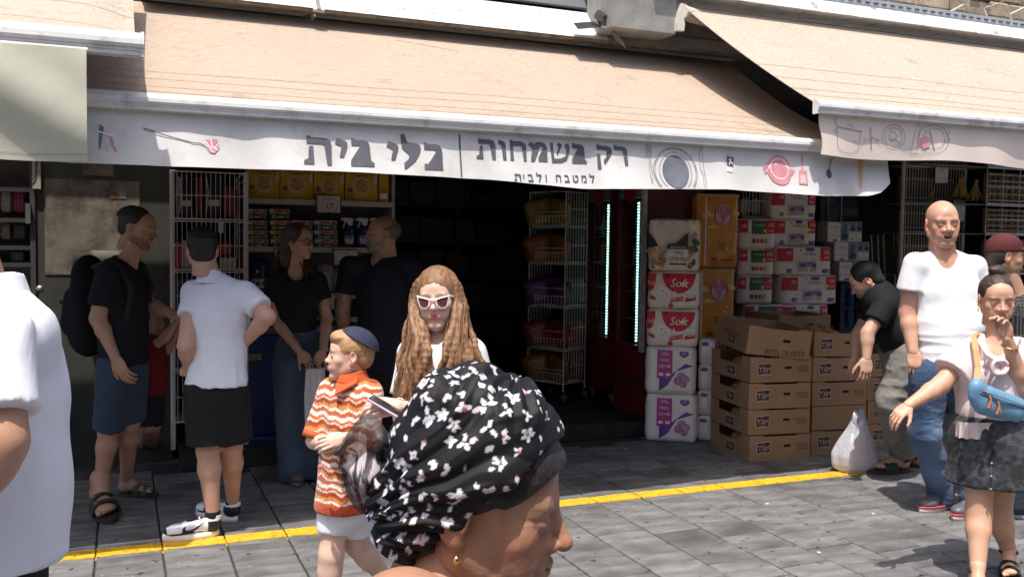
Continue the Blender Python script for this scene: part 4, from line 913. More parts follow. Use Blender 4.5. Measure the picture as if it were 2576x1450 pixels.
b2 = onZ(2041, 1143); c2 = b2+e1*(.46/2)+f1*(.3)
h2 = .186
for k in range(5):
    j = Vector((rnd.uniform(-.006, .006), rnd.uniform(-.006, .006), k*h2))
    lab = ('lowest, partly behind the plastic bag', 'second from the ground', 'third from the ground', 'fourth from the ground', 'topmost, holding loaves')[k]
    bread_box('cardboard bread box in the right-hand stack, '+lab, c2+j, BR1+rnd.uniform(-.012, .012)+(math.pi if k == 1 else 0), .47, .6, h2)
for q, (a_, b_, rz, s_) in enumerate(((-.15, -.1, .2, (.11, .06, .05)), (-.05, .0, 1.3, (.12, .06, .055)), (.1, -.02, .5, (.12, .06, .05)), (-.12, .14, .9, (.12, .055, .05)), (.02, .18, .1, (.12, .055, .05)), (.15, .16, 1.2, (.11, .05, .05)))):
    loaf('golden loaf heaped on the right-hand stack of bread boxes, '+('front left', 'middle', 'right of the middle', 'back left', 'back middle', 'back right')[q], c2+e1*a_+f1*b_+Vector((0, 0, 4*h2+.115+.03*(q % 2))), (.15, -.1, rz), s_)
b3 = onZ(2190, 1128); c3 = b3+e1*(.46/2)+f1*(.36)
for k in range(4):
    bread_box('cardboard bread box in the rear stack behind the stooping man, '+('lowest', 'second', 'third', 'topmost')[k], c3+Vector((rnd.uniform(-.006, .006), 0, k*h2)), BR1+rnd.uniform(-.02, .02), .46, .6, h2)
bread_box('open cardboard bread box behind the loaves, leaning at the wall of paper towels', c2+f1*.62+e1*.1+Vector((0, 0, 4.35*h2)), BR1+.04, .5, .5, .2, False, None, True)
t = thing('trestle', 'low dark trestle under the rear bread box', 'trestle', c2+f1*.62+e1*.1, BR1)
MB().box((-.2, -.2, 4.35*h2-.03), (.2, .2, 4.35*h2-.002)).build('top', mat('dark_crate', (.03, .03, .035), .6), t)
for sx_ in (-.18, .18):
    for sy_ in (-.18, .18): MB().box((sx_-.015, sy_-.015, 0), (sx_+.015, sy_+.015, 4.35*h2-.03)).build('leg', mat('dark_crate', (.03, .03, .035), .6), t)
# ---- white wire cage tower, left
M_wire = mat('white_coated_wire', (.62, .58, .53), .4, .08, 10.)
def wire_panel(mb, x0, x1, z0, z1, y, nv, rows, r=.0021, R=.005):
    mb.tube([(x0, y, z0), (x1, y, z0), (x1, y, z1), (x0, y, z1), (x0, y, z0)], R, 6, False)
    for i in range(1, nv):
        x = x0+(x1-x0)*i/nv; mb.tube([(x, y+.004, z0), (x, y+.004, z1)], r, 5, False)
    for z in rows: mb.tube([(x0, y-.003, z), (x1, y-.003, z)], r*1.2, 5, False)
YC = 6.72
ca, cb = onY(434, 700, YC), onY(614, 700, YC)
zs = [onY(520, y, YC).z for y in (1205, 945, 680, 553, 430)]
zs = [onY(520, y, YC).z for y in (1060, 930, 805, 681, 554, 430)]
t = thing('wire_cage', 'tall white wire display cage left of the cereal shelves', 'wire cage', (ca.x, YC, 0))
W = cb.x-ca.x
for k in range(5):
    mb = MB(); z0, z1 = zs[k]+.008, zs[k+1]-.008
    wire_panel(mb, 0, W, z0, z1, 0, 15 if k != 0 else 15, [(z0+z1)/2]); mb.build('front_panel', M_wire, t)
    mb = MB(); 
    for s in (0, 1):
        mb.tube([(s*W, 0, z0), (s*W, .45, z0), (s*W, .45, z1), (s*W, 0, z1)], .007, 6)
        for q in range(1, 6): mb.tube([(s*W, 0, z0+(z1-z0)*q/6), (s*W, .45, z0+(z1-z0)*q/6+.0)], .004, 5)
    mb.build('side_panel', M_wire, t); MB().box((.0, .01, z0-.004), (W, .45, z0+.002)).build('shelf', mat('shelf_wire_grey', (.2, .19, .18), .5), t)
MB().box((-.015, .0, .12), (.015, .03, zs[-1])).build('post', M_wire, t); MB().box((W-.0, .012, .12), (W+.03, .04, zs[-1])).build('post', M_wire, t)
flat('price_tag', 549, 556, 562, 585, YC-.01, mat('tag_cream', (.5, .46, .38), .6), t, (ca.x, YC, 0), .003, .002)
M_blk = mat('black_plastic', (.025, .025, .028), .35, .2, 20.); M_mar = mat('maroon_plastic', (.16, .012, .03), .4, .2, 12.); M_redp = mat('red_carton', (.36, .02, .03), .45, .15, 14.); M_crm = mat('cream_carton', (.42, .38, .32), .55, .12, 14.)
def cage_item(name, label, x0, y0, x1, y1, m, cat, dy=.06, shape='box', grp='goods in the white wire cage', d=.16):
    a = onY(x0, y1, YC+dy); b = onY(x1, y0, YC+dy); w_, h_ = b.x-a.x, b.z-a.z
    o = thing(name, label, cat, ((a.x+b.x)/2, YC+dy+d/2, a.z), 0, grp)
    if shape == 'box': MB().box((-w_/2, -d/2, 0), (w_/2, d/2, h_), .006).build('body', m, o)
    elif shape == 'bag':
        me, cf = softpack(w_, d*.7, h_, min(w_, h_)*.2, .015, 2, .01, int(x0), 10); obj('body', me, m, o)
    elif shape == 'tub': MB().lathe([(.001, 0), (w_*.45, 0), (w_*.5, h_*.08), (w_*.48, h_*.85), (w_*.5, h_*.87), (w_*.5, h_), (.001, h_)], 16).build('body', m, o, True)
    return o, w_, h_
for k, (x0, y0, x1, y1, m, lab) in enumerate(((448, 442, 488, 548, M_blk, 'black handled pan pack at the left of the top cage'), (490, 445, 512, 548, M_mar, 'maroon strip pack between the black packs in the top cage'), (515, 440, 560, 548, M_blk, 'black wrapped pan pack in the middle of the top cage'), (562, 470, 596, 546, M_mar, 'maroon rounded pack at the right of the top cage'))):
    o, w_, h_ = cage_item('pan_pack', lab, x0, y0, x1, y1, m, 'pan pack', shape='bag')
    if m is M_blk:
        decal(rect(-w_*.3, h_*.28, w_*.3, h_*.42), mat('barcode_label', (.5, .48, .44), .6, .3, 120., stretch=(14, 1, .2)), o, -.075, None, 'label', .02)
        MB().tube([(-w_*.42, -.08, h_*.95), (-w_*.3, -.1, h_*.6), (-w_*.45, -.09, h_*.1)], .006, 6).build('handle', M_crm, o)
        for q in range(5): MB().tube([(-w_*.3, -.085, h_*(.55+.08*q)), (w_*.3, -.085, h_*(.57+.08*q))], .004, 5).build('rib', mat('black_gloss', (.03, .03, .03), .15), o)
cage_item('red_carton', 'red and black carton at the left of the middle cage', 438, 608, 458, 676, M_redp, 'carton'); o, w_, h_ = cage_item('red_carton', 'dark red-topped tub carton in the middle cage, right of the first', 552, 610, 582, 640, M_redp, 'carton', .1)
cage_item('cream_box', 'cream box at the left of the middle cage', 460, 604, 480, 676, M_crm, 'box'); cage_item('cream_box', 'low cream box with a torn lid, right in the middle cage', 556, 648, 594, 678, M_crm, 'box'); cage_item('red_tin', 'small red tin at the right edge of the middle cage', 597, 652, 611, 676, M_redp, 'tin', shape='tub')
for k in range(3): cage_item('dark_carton', 'dark blue carton in the lower cages, '+('upper left', 'upper right', 'lower left')[k], (442, 540, 442)[k], (700, 700, 830)[k], (500, 600, 520)[k], (800, 800, 925)[k], mat('navy_carton', (.02, .025, .06), .4), 'carton')

# ---- shelf cabinet with groceries
YS = 7.25
sa, sb = onY(618, 600, YS), onY(992, 600, YS)
Z = lambda y, Y=YS: onY(800, y, Y).z
M_shelf = mat('grey_shelf_metal', (.36, .34, .33), .5, .08, 6.); M_back = mat('grey_shelf_back', (.16, .15, .15), .7, .12, 4.)
cab = thing('shelf_unit', 'grey metal shelf unit with cereal, food packs and spray bottles', 'shelves', (sa.x, YS, .115))
W = sb.x-sa.x
MB().box((0, .40, 0), (W, .42, 2.4)).build('back_panel', M_back, cab)
for x in (0, W-.02): MB().box((x, -.005, 0), (x+.02, .40, 2.45)).build('upright', mat('shelf_upright', (.42, .39, .35), .5), cab)
shelf_z = [Z(505)-.115, Z(623)-.115, Z(740)-.115, Z(800)-.115]
for z in shelf_z: MB().box((.021, 0, z-.02), (W-.021, .39, z)).build('shelf', M_shelf, cab)
for z in shelf_z: MB().box((.021, -.012, z-.035), (W-.021, -.001, z+.006)).build('shelf_lip', mat('lip_cream', (.5, .46, .41), .5), cab)
# cereal
M_cer = mat('cereal_yellow', (.62, .36, .02), .42, .08, 6.); M_cerb = mat('cereal_amber', (.5, .24, .02), .45, .15, 8.); M_flake = mat('cereal_flakes', (.5, .26, .09), .6, .55, 60.); M_bowl = mat('bowl_print', (.62, .58, .52), .4)
cz = Z(504)
for k, (x0, x1) in enumerate(((621, 704), (705, 788), (789, 866), (868, 950), (953, 978))):
    a, b = onY(x0, 504, YS+.02), onY(x1, 504, YS+.02); w_ = b.x-a.x-.004; h_ = onY(x0, 425, YS+.02).z-a.z
    lab = ('leftmost in the row', 'second from the left', 'third, above the price card', 'fourth, at the right', 'seen end-on at the right')[k]
    t = thing('cereal_box', 'yellow cereal box on the top shelf, '+lab, 'cereal box', ((a.x+b.x)/2, YS+.02+.035, cz+.001), 0, 'yellow cereal boxes')
    MB().box((-w_/2, -.035, 0), (w_/2, .035, h_), .002).build('carton', M_cer, t)
    y = -.035
    if k < 4:
        decal([(-w_/2+.002, .002), (w_/2-.002, .002), (w_/2-.002, h_*.32), (w_*.2, h_*.14), (-w_*.2, h_*.12), (-w_/2+.002, h_*.25)], M_cerb, t, y, None, 'print')
        decal(disc(0, h_*.5, w_*.26, w_*.26), M_bowl, t, y, None, 'bowl_print', .003); decal(disc(0, h_*.5, w_*.23, w_*.23), M_flake, t, y, None, 'flakes_print', .004)
        front_text('קורנפלקס', .052, I_black if False else ink('brown', (.06, .025, .018), .6), t, .01, y-.003, h_*.86, .02, sx=.9); front_text('של אלופים', .022, ink('brown', (.06, .025, .018), .6), t, .01, y-.003, h_*.79, 0)
        decal(disc(-w_*.36, h_*.36, w_*.09, w_*.09, 14), ink('brownring', (.3, .12, .02)), t, y, None, 'badge', .003); front_text('1', .04, I_black, t, -w_*.36, y-.005, h_*.32, .02); front_text('750 גרם', .018, I_brown, t, -w_*.34, y-.005, h_*.17, 0)
        decal([(w_*.36, h_*.55), (w_*.48, h_*.6), (w_*.48, h_*.9), (w_*.4, h_*.82)], M_bowl, t, y, None, 'milk_print', .003)
    else:
        decal(rect(-w_*.4, h_*.05, w_*.4, h_*.5), M_cerb, t, y, None, 'print'); decal(rect(-w_*.35, h_*.12, w_*.35, h_*.28), I_white, t, y, None, 'nutrition_print', .004)
# green food packs
M_gp = mat('pack_green', (.03, .085, .035), .4, .15, 16.); M_gw = mat('pack_white', (.55, .51, .42), .42, .08, 12.); I_lime = ink('lime', (.35, .4, .03)); I_skyp = ink('packblue', (.12, .3, .5))
def food_pack(x0, x1, yt, yb, lab, blue, col=0):
    Y = YS+.03; a = onY(x0, yb, Y); b = onY(x1, yb, Y); w_ = b.x-a.x-.003; h_ = onY(x0, yt, Y).z-a.z-.002
    t = thing('food_pack', lab, 'food pack', ((a.x+b.x)/2, Y+.06, a.z), 0, 'green and white food packs on the middle shelf')
    MB().box((-w_/2, -.06, 0), (w_/2, .06, h_), .004).build('carton', M_gp, t); y = -.06
    decal([(-w_*.5, h_*.55), (-w_*.2, h_*.62), (w_*.1, h_*.52), (w_*.35, h_*.62), (w_*.5, h_*.5), (w_*.5, h_*.98), (-w_*.5, h_*.98)], M_gw, t, y, None, 'print')
    decal(rrect(-w_*.26, h_*.66, w_*.22, h_*.86, .004), I_red, t, y, None, 'logo', .0035); decal(disc(0, h_*.78, w_*.06, h_*.15, 12), I_red, t, y, None, 'logo', .0038); decal(rect(-w_*.36, h_*.06, -w_*.2, h_*.5), I_skyp if blue else I_lime, t, y, None, 'print', .0033)
    decal(disc(w_*.38, h_*.5, w_*.13, h_*.46, 14), mat('picture_mixed', (.25, .17, .1), .5, .9, 90.), t, y, None, 'picture', .0045); decal(rect(-w_*.12, h_*.2, w_*.2, h_*.3), I_white, t, y, None, 'print', .0035)
rows_y = ((517+7, 551), (553, 578), (578, 601), (600, 622))
for r_i, (yt, yb) in enumerate(rows_y):
    for q, (x0, x1) in enumerate(((620, 672), (677, 729), (732, 785), (788, 846))):
        if r_i == 0 and q > 1: continue
        food_pack(x0+r_i, x1+r_i*1.3, yt, yb, 'green and white food pack, %s layer, %s' % (('top', 'second', 'third', 'bottom')[r_i], ('left end', 'second from left', 'behind the woman', 'right end with a blue tab')[q]), q == 3)
# spray bottles
for k, x in enumerate((878, 915, 950)):
    Y = YS+.06; a = onY(x, 622, Y); h_ = onY(x, 548, Y).z-a.z
    t = thing('spray_bottle', 'blue spray bottle with a white trigger, %s of three' % ('left', 'middle', 'right, half behind the bald man')[k], 'spray bottle', (a.x, Y+.03, a.z), .1, 'blue spray bottles')
    n = 16
    prof = [(.046, 0), (.05, .01), (.052, .06), (.047, .11), (.036, .145), (.02, .165), (.016, .175)]
    V = []; F = []
    for r, z in prof:
        for q in range(n): an = 2*math.pi*q/n; V.append((r*math.cos(an)+(.012 if z > .13 else 0), r*.6*math.sin(an), z))
    for i in range(len(prof)-1):
        for q in range(n): F.append((i*n+q, i*n+(q+1) % n, (i+1)*n+(q+1) % n, (i+1)*n+q))
    F.append(tuple(range(n-1, -1, -1))); F.append(tuple(range((len(prof)-1)*n, len(prof)*n)))
    MB().add(V, F).build('body', mat('bottle_blue', (.02, .045, .2), .25, .1, spec=.6), t, True)
    MB().prism([(.0, .175), (.03, .175), (.032, .2), (.04, .215), (.035, .232), (-.03, .236), (-.06, .228), (-.062, .214), (-.035, .21), (-.012, .2)], -.013, .013).build('trigger_head', mat('trigger_white', (.66, .64, .6), .4), t)
    MB().prism([(-.03, .208), (-.022, .206), (-.03, .178), (-.042, .15), (-.048, .152), (-.038, .18)], -.006, .006).build('trigger', mat('trigger_white', (.66, .64, .6), .4), t)
    cf = lambda x, z: -.033*math.sqrt(max(.02, 1-(x/.05)**2))
    decal(rrect(-.036, .03, .036, .1, .02), ink('labelgrey', (.5, .5, .55)), t, 0, cf, 'label', .003); decal(disc(0, .085, .032, .016), I_black, t, 0, cf, 'label', .004); front_text('CLEAN', .018, I_white, t, 0, 0, .079, .02, conf=lambda x, z: cf(x, z)-.002)
    decal(rect(-.036, .022, .036, .03), I_red, t, 0, cf, 'label', .003); decal(disc(.012, .13, .008, .008, 10), I_red, t, 0, lambda x, z: cf(x, z)+.0, 'label', .003)
# price cards
def price_card(label, x0, y0, x1, y1, Y, num, small):
    a, b = onY(x0, y1, Y), onY(x1, y0, Y); w_, h_ = b.x-a.x, b.z-a.z
    t = thing('price_card', label, 'price card', ((a.x+b.x)/2, Y, a.z), 0, 'framed price cards')
    MB().box((-w_/2, -.004, 0), (w_/2, .004, h_)).build('frame', mat('card_maroon', (.12, .02, .025), .5), t); MB().box((-w_*.46, -.006, h_*.06), (w_*.46, -.0042, h_*.95)).build('card', mat('card_white2', (.62, .58, .53), .6), t)
    front_text(num, h_*.5, I_black, t, 0, -.0075, h_*.22, .0, sx=.8, shear=.2); front_text(small, h_*.17, I_black, t, 0, -.0075, h_*.74, 0, sx=.9)
    MB().box((-.008, -.009, -.008), (.008, -.004, .012)).build('clip', M_blk, t)
    return t
price_card('maroon-framed price card reading 17 on the upper shelf lip', 795, 491, 858, 536, YS-.03, '17', 'מבצע שמן')
price_card('price card on the lower shelf lip, half behind the black-shirted man', 838, 628, 902, 668, YS-.03, '15', 'נס קפה')
price_card('price card mostly hidden by the woman\'s hair', 690, 625, 716, 655, YS-.03, '9', '')
price_card('white price card at hip height behind the woman\'s arm', 812, 735, 842, 780, YS-.06, '', 'סוכר')
# lower shelf packs
for k, (x0, y0, x1, y1, m, lab, sh) in enumerate(((624, 650, 672, 740, mat('coffee_navy', (.02, .03, .09), .25, .3, 12.), 'dark blue coffee bag at the left of the lower shelf', 'bag'), (805, 660, 838, 738, mat('silver_bag', (.3, .29, .27), .3, .5, 14.), 'silver packet behind the woman on the lower shelf', 'bag'), (842, 672, 875, 740, mat('silver_bag2', (.38, .38, .36), .25, .5, 16.), 'crumpled silver packet beside the bald man', 'bag'), (690, 672, 735, 738, mat('coffee_black', (.03, .03, .035), .3), 'black packet behind the woman on the lower shelf', 'bag'))):
    Y = YS+.05; a, b = onY(x0, y1, Y), onY(x1, y0, Y); w_, h_ = b.x-a.x, b.z-a.z
    t = thing('coffee_bag', lab, 'packet', ((a.x+b.x)/2, Y+.06, a.z), 0, 'packets on the lower shelf')
    me, cf = softpack(w_, .12, h_, .03, .02, 1, .02, k*3, 10); obj('bag', me, m, t)
    if k == 0: decal(rect(-w_*.35, h_*.18, w_*.35, h_*.44), ink('labelgrey', (.5, .5, .55)), t, 0, cf, 'label'); decal(rect(-w_*.3, h_*.26, w_*.3, h_*.36), mat('coffee_navy', (.02, .03, .09)), t, 0, cf, 'label', .004); decal(rect(-w_*.1, h_*.6, 0, h_*.68), I_white, t, 0, cf, 'label')
# ---- blue chest freezer
fa_, fb_ = onY(598, 1000, 6.86), onY(905, 1000, 6.86)
t = thing('chest_freezer', 'blue ice cream chest freezer with a faded sticker, behind the white-shirted man', 'freezer', (fa_.x, 6.86, .0))
W = fb_.x-fa_.x; zf0, zf1 = onY(720, 1092, 6.86).z, onY(720, 822, 6.86).z
M_fblu = mat('freezer_blue', (.01, .03, .12), .3, .08, 6., spec=.6)
MB().box((0, 0, zf0), (W, .36, zf1-.05), .012).build('cabinet', M_fblu, t); MB().box((-.01, -.012, zf1-.048), (W+.01, .36, zf1), .01).build('rim', mat('freezer_rim', (.12, .12, .13), .4), t); MB().box((.03, .02, zf1+.001), (W-.03, .34, zf1+.02)).build('glass_lid', glass('lid_glass', (.6, .65, .7), .05, .6), t)
MB().box((0, -.003, zf0-.03), (W, .36, zf0-.002)).build('base_rail', mat('freezer_base', (.02, .08, .3), .35), t)
flat('faded_sticker', 600, 888, 657, 907, 6.86, mat('freezer_sticker', (.3, .2, .13), .6, .6, 50.), t, (fa_.x, 6.86, 0), .002, .001)
for x in (.1, W-.1): 
    c = thing_c = MB().tube([(x-.015, .08, .055), (x+.015, .08, .055)], .05, 14).build('caster', M_blk, t, True); MB().box((x-.02, .05, .1), (x+.02, .11, zf0-.03)).build('caster_fork', M_alu2, t)
decal([(W*.30+q[0], zf0+q[1]) for q in ((0, .5), (.1, .58), (.14, .4), (.1, .22), (.16, .06), (.1, .02), (.05, .15), (.02, .3))], mat('print_brown_swirl', (.2, .06, .03), .4), t, 0, None, 'picture')
# ---- snack rack on casters
rc_ = onZ(1416, 1012, .115); SR = math.radians(27)
rk = thing('snack_rack', 'tall white wire snack rack on casters at the entrance', 'wire rack', (rc_.x, rc_.y, .115), SR)
zr = [onZ(1416, 1012, .115)]
dep = (RM @ (np.array(rc_)-EYE))[2]
def rz_(y): return float(at(1416, y, dep).z)-.115
lv = [rz_(y) for y in (968, 880, 772, 662, 570, 480)]
WF, WD = .33, .42
for k in range(5):
    z0, z1 = lv[k]+.008, lv[k+1]-.008
    mb = MB(); wire_panel(mb, 0, WF, z0, z1, 0, 8, [(z0+z1)/2], .0035, .006); mb.build('front_panel', M_wire, rk)
    mb = MB(); mb.tube([(0, WD, z0), (0, WD, z1)], .006, 6); mb.tube([(0, 0, z1), (0, WD, z1)], .005, 6); mb.tube([(0, 0, (z0+z1)/2-.03), (0, WD, (z0+z1)/2-.03)], .004, 5)
    for q in range(1, 11): mb.tube([(0, WD*q/11, z0), (0, WD*q/11, z0+.09)], .003, 5)
    mb.tube([(0, 0, z0+.09), (0, WD, z0+.09)], .004, 5); mb.tube([(0, 0, z0), (0, WD, z0)], .005, 5)
    mb.build('side_panel', M_wire, rk)
    mb = MB(); wire_panel(mb, 0, WF, z0, z1, WD, 8, [(z0+z1)/2], .0035, .006); mb.build('back_panel', M_wire, rk)
    mb = MB()
    for q in range(1, 14): mb.tube([(WF*q/14, 0, z0+.002), (WF*q/14, WD, z0+.002)], .003, 5)
    mb.build('shelf', M_wire, rk)
for x in (0, WF):
    for y in (0, WD):
        MB().tube([(x, y, .1), (x, y, lv[0])], .009, 6).build('leg', M_wire, rk); MB().tube([(x-.012, y, .04), (x+.012, y, .04)], .04, 14).build('caster', mat('caster_grey', (.08, .08, .085), .5), rk, True)
cols = [((.3, .03, .03), 'red'), ((.45, .3, .03), 'yellow'), ((.05, .16, .06), 'green'), ((.14, .04, .2), 'purple'), ((.4, .13, .03), 'orange'), ((.28, .27, .25), 'silver')]
plan = [[4, 0, 4, 0], [0, 0, 0, 0], [3, 3, 5, 5], [4, 4, 3, 3], [1, 1, 2, 2]]
Mr = Matrix.Translation(rk.location) @ Matrix.Rotation(SR, 4, 'Z')
bagme = []
for s_ in range(3): bagme.append(softpack(.2, .05, .22, .022, .018, 1, .008, s_*7, 9)[0])
for k in range(5):
    for q in range(6):
        c, cn = cols[plan[k][q % 4]]
        p = Mr @ Vector((.06+.075*q if q < 4 else .07+.13*(q-4), .12+.09*(q % 3) if q < 4 else .33, lv[k]+.012))
        tall = (lv[k+1]-lv[k])*.78/.22
        o = obj('snack_bag', bagme[q % 3].copy(), mat('snack_'+cn, [v*.6 for v in c], .22, .3, 14., .3, 20., spec=.6), None); o.location = p; o.rotation_euler = (.12*(q % 2), .1*(q-1.5), SR+math.radians(90)+.2*(q-1)); o.scale = (1.2, 1, min(1.1, tall))
        tag(o, '%s snack bag in the %s tier of the wire rack, %s' % (cn, ('bottom', 'second', 'third', 'fourth', 'top')[k], ('at the left', 'left of centre', 'right of centre', 'at the right', 'behind, left', 'behind, right')[q]), 'snack bag', 'snack bags in the wire rack')
p = Mr @ Vector((WF/2, .06, lv[1]+.02)); t = thing('red_display_box', 'red display box with a white word in the second tier of the snack rack', 'display box', p, SR, None)
MB().box((-.14, 0, 0), (.14, .2, .16), .004).build('carton', mat('red_display', (.36, .03, .03), .45), t); front_text('chio', .06, I_white, t, -.03, -.003, .06, .0, shear=.3)
for k, (x, y) in enumerate(((1381, 676), (1364, 452 + 55))):
    pass
# ---- drink fridges facing left
def fridge(label, X, Y0, Y1, h, seed, wheel=False):
    t = thing('drink_fridge', label, 'fridge', (X, Y0, .115), 0, 'red drink fridges along the right wall')
    D = .55; L_ = Y1-Y0; M_fr = mat('fridge_red', (.12, .008, .011), .3, .1, spec=.5); M_frd = mat('fridge_inside', (.22, .25, .26), .4)
    mb = MB(); mb.box((0, 0, .12), (D, .03, h)); mb.box((0, L_-.03, .12), (D, L_, h)); mb.box((D-.03, .03, .12), (D, L_-.03, h)); mb.box((0, .03, h-.05), (D-.03, L_-.03, h)); mb.box((0, .03, .12), (D-.03, L_-.03, .55))
    mb.build('cabinet', M_fr, t)
    MB().box((D-.045, .031, .551), (D-.031, L_-.031, h-.051)).build('back_wall', M_frd, t)
    zd = .56
    MB().box((-.03, .0, zd), (-.002, .05, h)).build('door_stile', M_alu2 if seed else M_fr, t); MB().box((-.03, L_-.05, zd), (-.002, L_, h)).build('door_stile', M_fr, t)
    MB().box((-.03, .051, h-.36), (-.002, L_-.051, h)).build('door_header', mat('fridge_header', (.13, .17, .18), .35), t); MB().box((-.03, .051, zd), (-.002, L_-.051, zd+.05)).build('door_rail', M_fr, t)
    MB().box((-.018, .051, zd+.051), (-.012, L_-.051, h-.361)).build('door_glass', glass('fridge_glass', (.75, .82, .82), .03, .35), t)
    # round badge on the header
    pts = [(-.033, L_/2+.13*math.cos(a), h-.18+.22*math.sin(a)) for a in [2*math.pi*i/24 for i in range(24)]]
    MB().add(pts+[(-.0305, p[1], p[2]) for p in pts], [tuple(range(23, -1, -1))]+[(i, (i+1) % 24, 24+(i+1) % 24, 24+i) for i in range(24)]).build('badge', mat('badge_red', (.3, .015, .02), .35), t)
    tm = text_mesh('Coca\nCola', .085, 0, 'CENTER', .9, .3).copy()
    for v in tm.vertices: v.co = (-.0345, L_/2-v.co.x, h-.16+v.co.y)
    obj('lettering', tm, ink('badgewhite', (.4, .33, .33)), t)
    n = 46; ld = MB()
    for i in range(n):
        z = zd+.07+(h-.45-zd)*i/n; ld.box((.03, .2, z), (.04, .212, z+.011))
    ld.build('led_strip', emit('led_white', (.6, 1., .95), 5.), t); MB().box((.041, .19, zd+.06), (.048, .226, h-.38)).build('led_rail', M_alu2, t)
    tag([c for c in t.children if c.name.startswith('led_strip')][0], 'strip of small cold white lamps', kind='stuff')
    for s_ in range(5):
        z = zd+.02+.235*s_; MB().box((.05, .04, z-.006), (D-.06, L_-.04, z)).build('shelf', mat('fridge_shelf', (.3, .33, .34), .3), t)
    # bottles
    bm_ = MB().lathe([(.001, 0), (.028, 0), (.031, .01), (.031, .09), (.027, .11), (.03, .13), (.012, .175), (.012, .19)], 10).mesh('bottle', True)
    for s_ in range(5):
        for q in range(4):
            c = (((.03, .015, .01), 'cola'), ((.02, .1, .04), 'green'), ((.5, .22, .02), 'orange'), ((.25, .3, .33), 'clear'))[(s_+q+seed) % 4]
            y = .08+(L_-.16)*q/3; o = thing('drink_bottle', '%s drink bottle on the %s shelf of the %s fridge, place %s from the street' % (c[1], ('bottom', 'second', 'middle', 'fourth', 'top')[s_], ('rear', 'front')[seed], ('one', 'two', 'three', 'four')[q]), 'bottle', (X+.13, Y0+y, .115+zd+.021+.235*s_), 0, 'bottles in the drink fridges')
            b2 = bm_.copy(); obj('bottle_body', b2, mat('drink_'+c[1], c[0], .15, .1, spec=.6), o); MB().lathe([(.013, .19), (.013, .205), (.001, .206)], 10).build('cap', I_red if q % 2 else I_white, o)
    if wheel:
        for y in (.08, L_-.08): MB().tube([(.02, y, .055), (.06, y, .055)], .055, 14).build('caster', mat('caster_grey', (.08, .08, .085), .5), t, True); MB().lathe([(.001, -.005), (.02, -.005), (.02, .03), (.001, .03)], 10).xf(Matrix.Translation((.01, .08, .055))@Matrix.Rotation(math.pi/2, 4, 'Y')).build('hub', M_alu2, t)
    else:
        MB().box((-.02, .0, .02), (-.002, L_, .552)).build('kick_panel', mat('kick_red', (.14, .012, .013), .35, .1), t)
        P_ = [(-.0235, L_*i/10, .33+.05*math.sin(i*.9)) for i in range(11)]; V = P_+[(p[0], p[1], p[2]-.06) for p in P_]
        MB().add(V, [(i, 11+i, 12+i, i+1) for i in range(10)]).build('wave_print', mat('wave_dark', (.06, .03, .02), .4), t)
    return t
fridge('front red drink fridge with a glass door and cold white lamp strip', 4.0, 6.66, 7.13, 2.2, 1)
fridge('rear red drink fridge on casters behind the snack rack', 4.06, 7.3, 7.85, 2.2, 0, True)
# ---- deep interior: dim shelving
dk = thing('back_shelving', 'dim dark shelving deep inside the shop entrance', 'shelves', (2.2, 9.4, .115))
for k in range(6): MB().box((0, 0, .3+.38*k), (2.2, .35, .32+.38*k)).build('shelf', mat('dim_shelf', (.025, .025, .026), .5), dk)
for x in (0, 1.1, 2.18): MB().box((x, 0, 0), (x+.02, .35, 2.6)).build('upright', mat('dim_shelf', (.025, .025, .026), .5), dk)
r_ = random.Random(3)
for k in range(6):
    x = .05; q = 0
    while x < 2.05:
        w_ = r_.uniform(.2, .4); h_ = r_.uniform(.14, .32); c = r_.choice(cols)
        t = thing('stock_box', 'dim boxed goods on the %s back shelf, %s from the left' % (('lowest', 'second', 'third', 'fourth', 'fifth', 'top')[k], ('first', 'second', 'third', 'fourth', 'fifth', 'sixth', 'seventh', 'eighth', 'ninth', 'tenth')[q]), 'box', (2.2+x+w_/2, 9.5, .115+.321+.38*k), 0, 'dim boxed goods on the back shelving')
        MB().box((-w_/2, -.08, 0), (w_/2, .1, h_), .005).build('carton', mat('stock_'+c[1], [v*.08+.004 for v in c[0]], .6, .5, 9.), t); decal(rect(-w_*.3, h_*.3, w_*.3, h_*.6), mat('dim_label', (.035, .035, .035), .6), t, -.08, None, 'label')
        x += w_+.02; q += 1
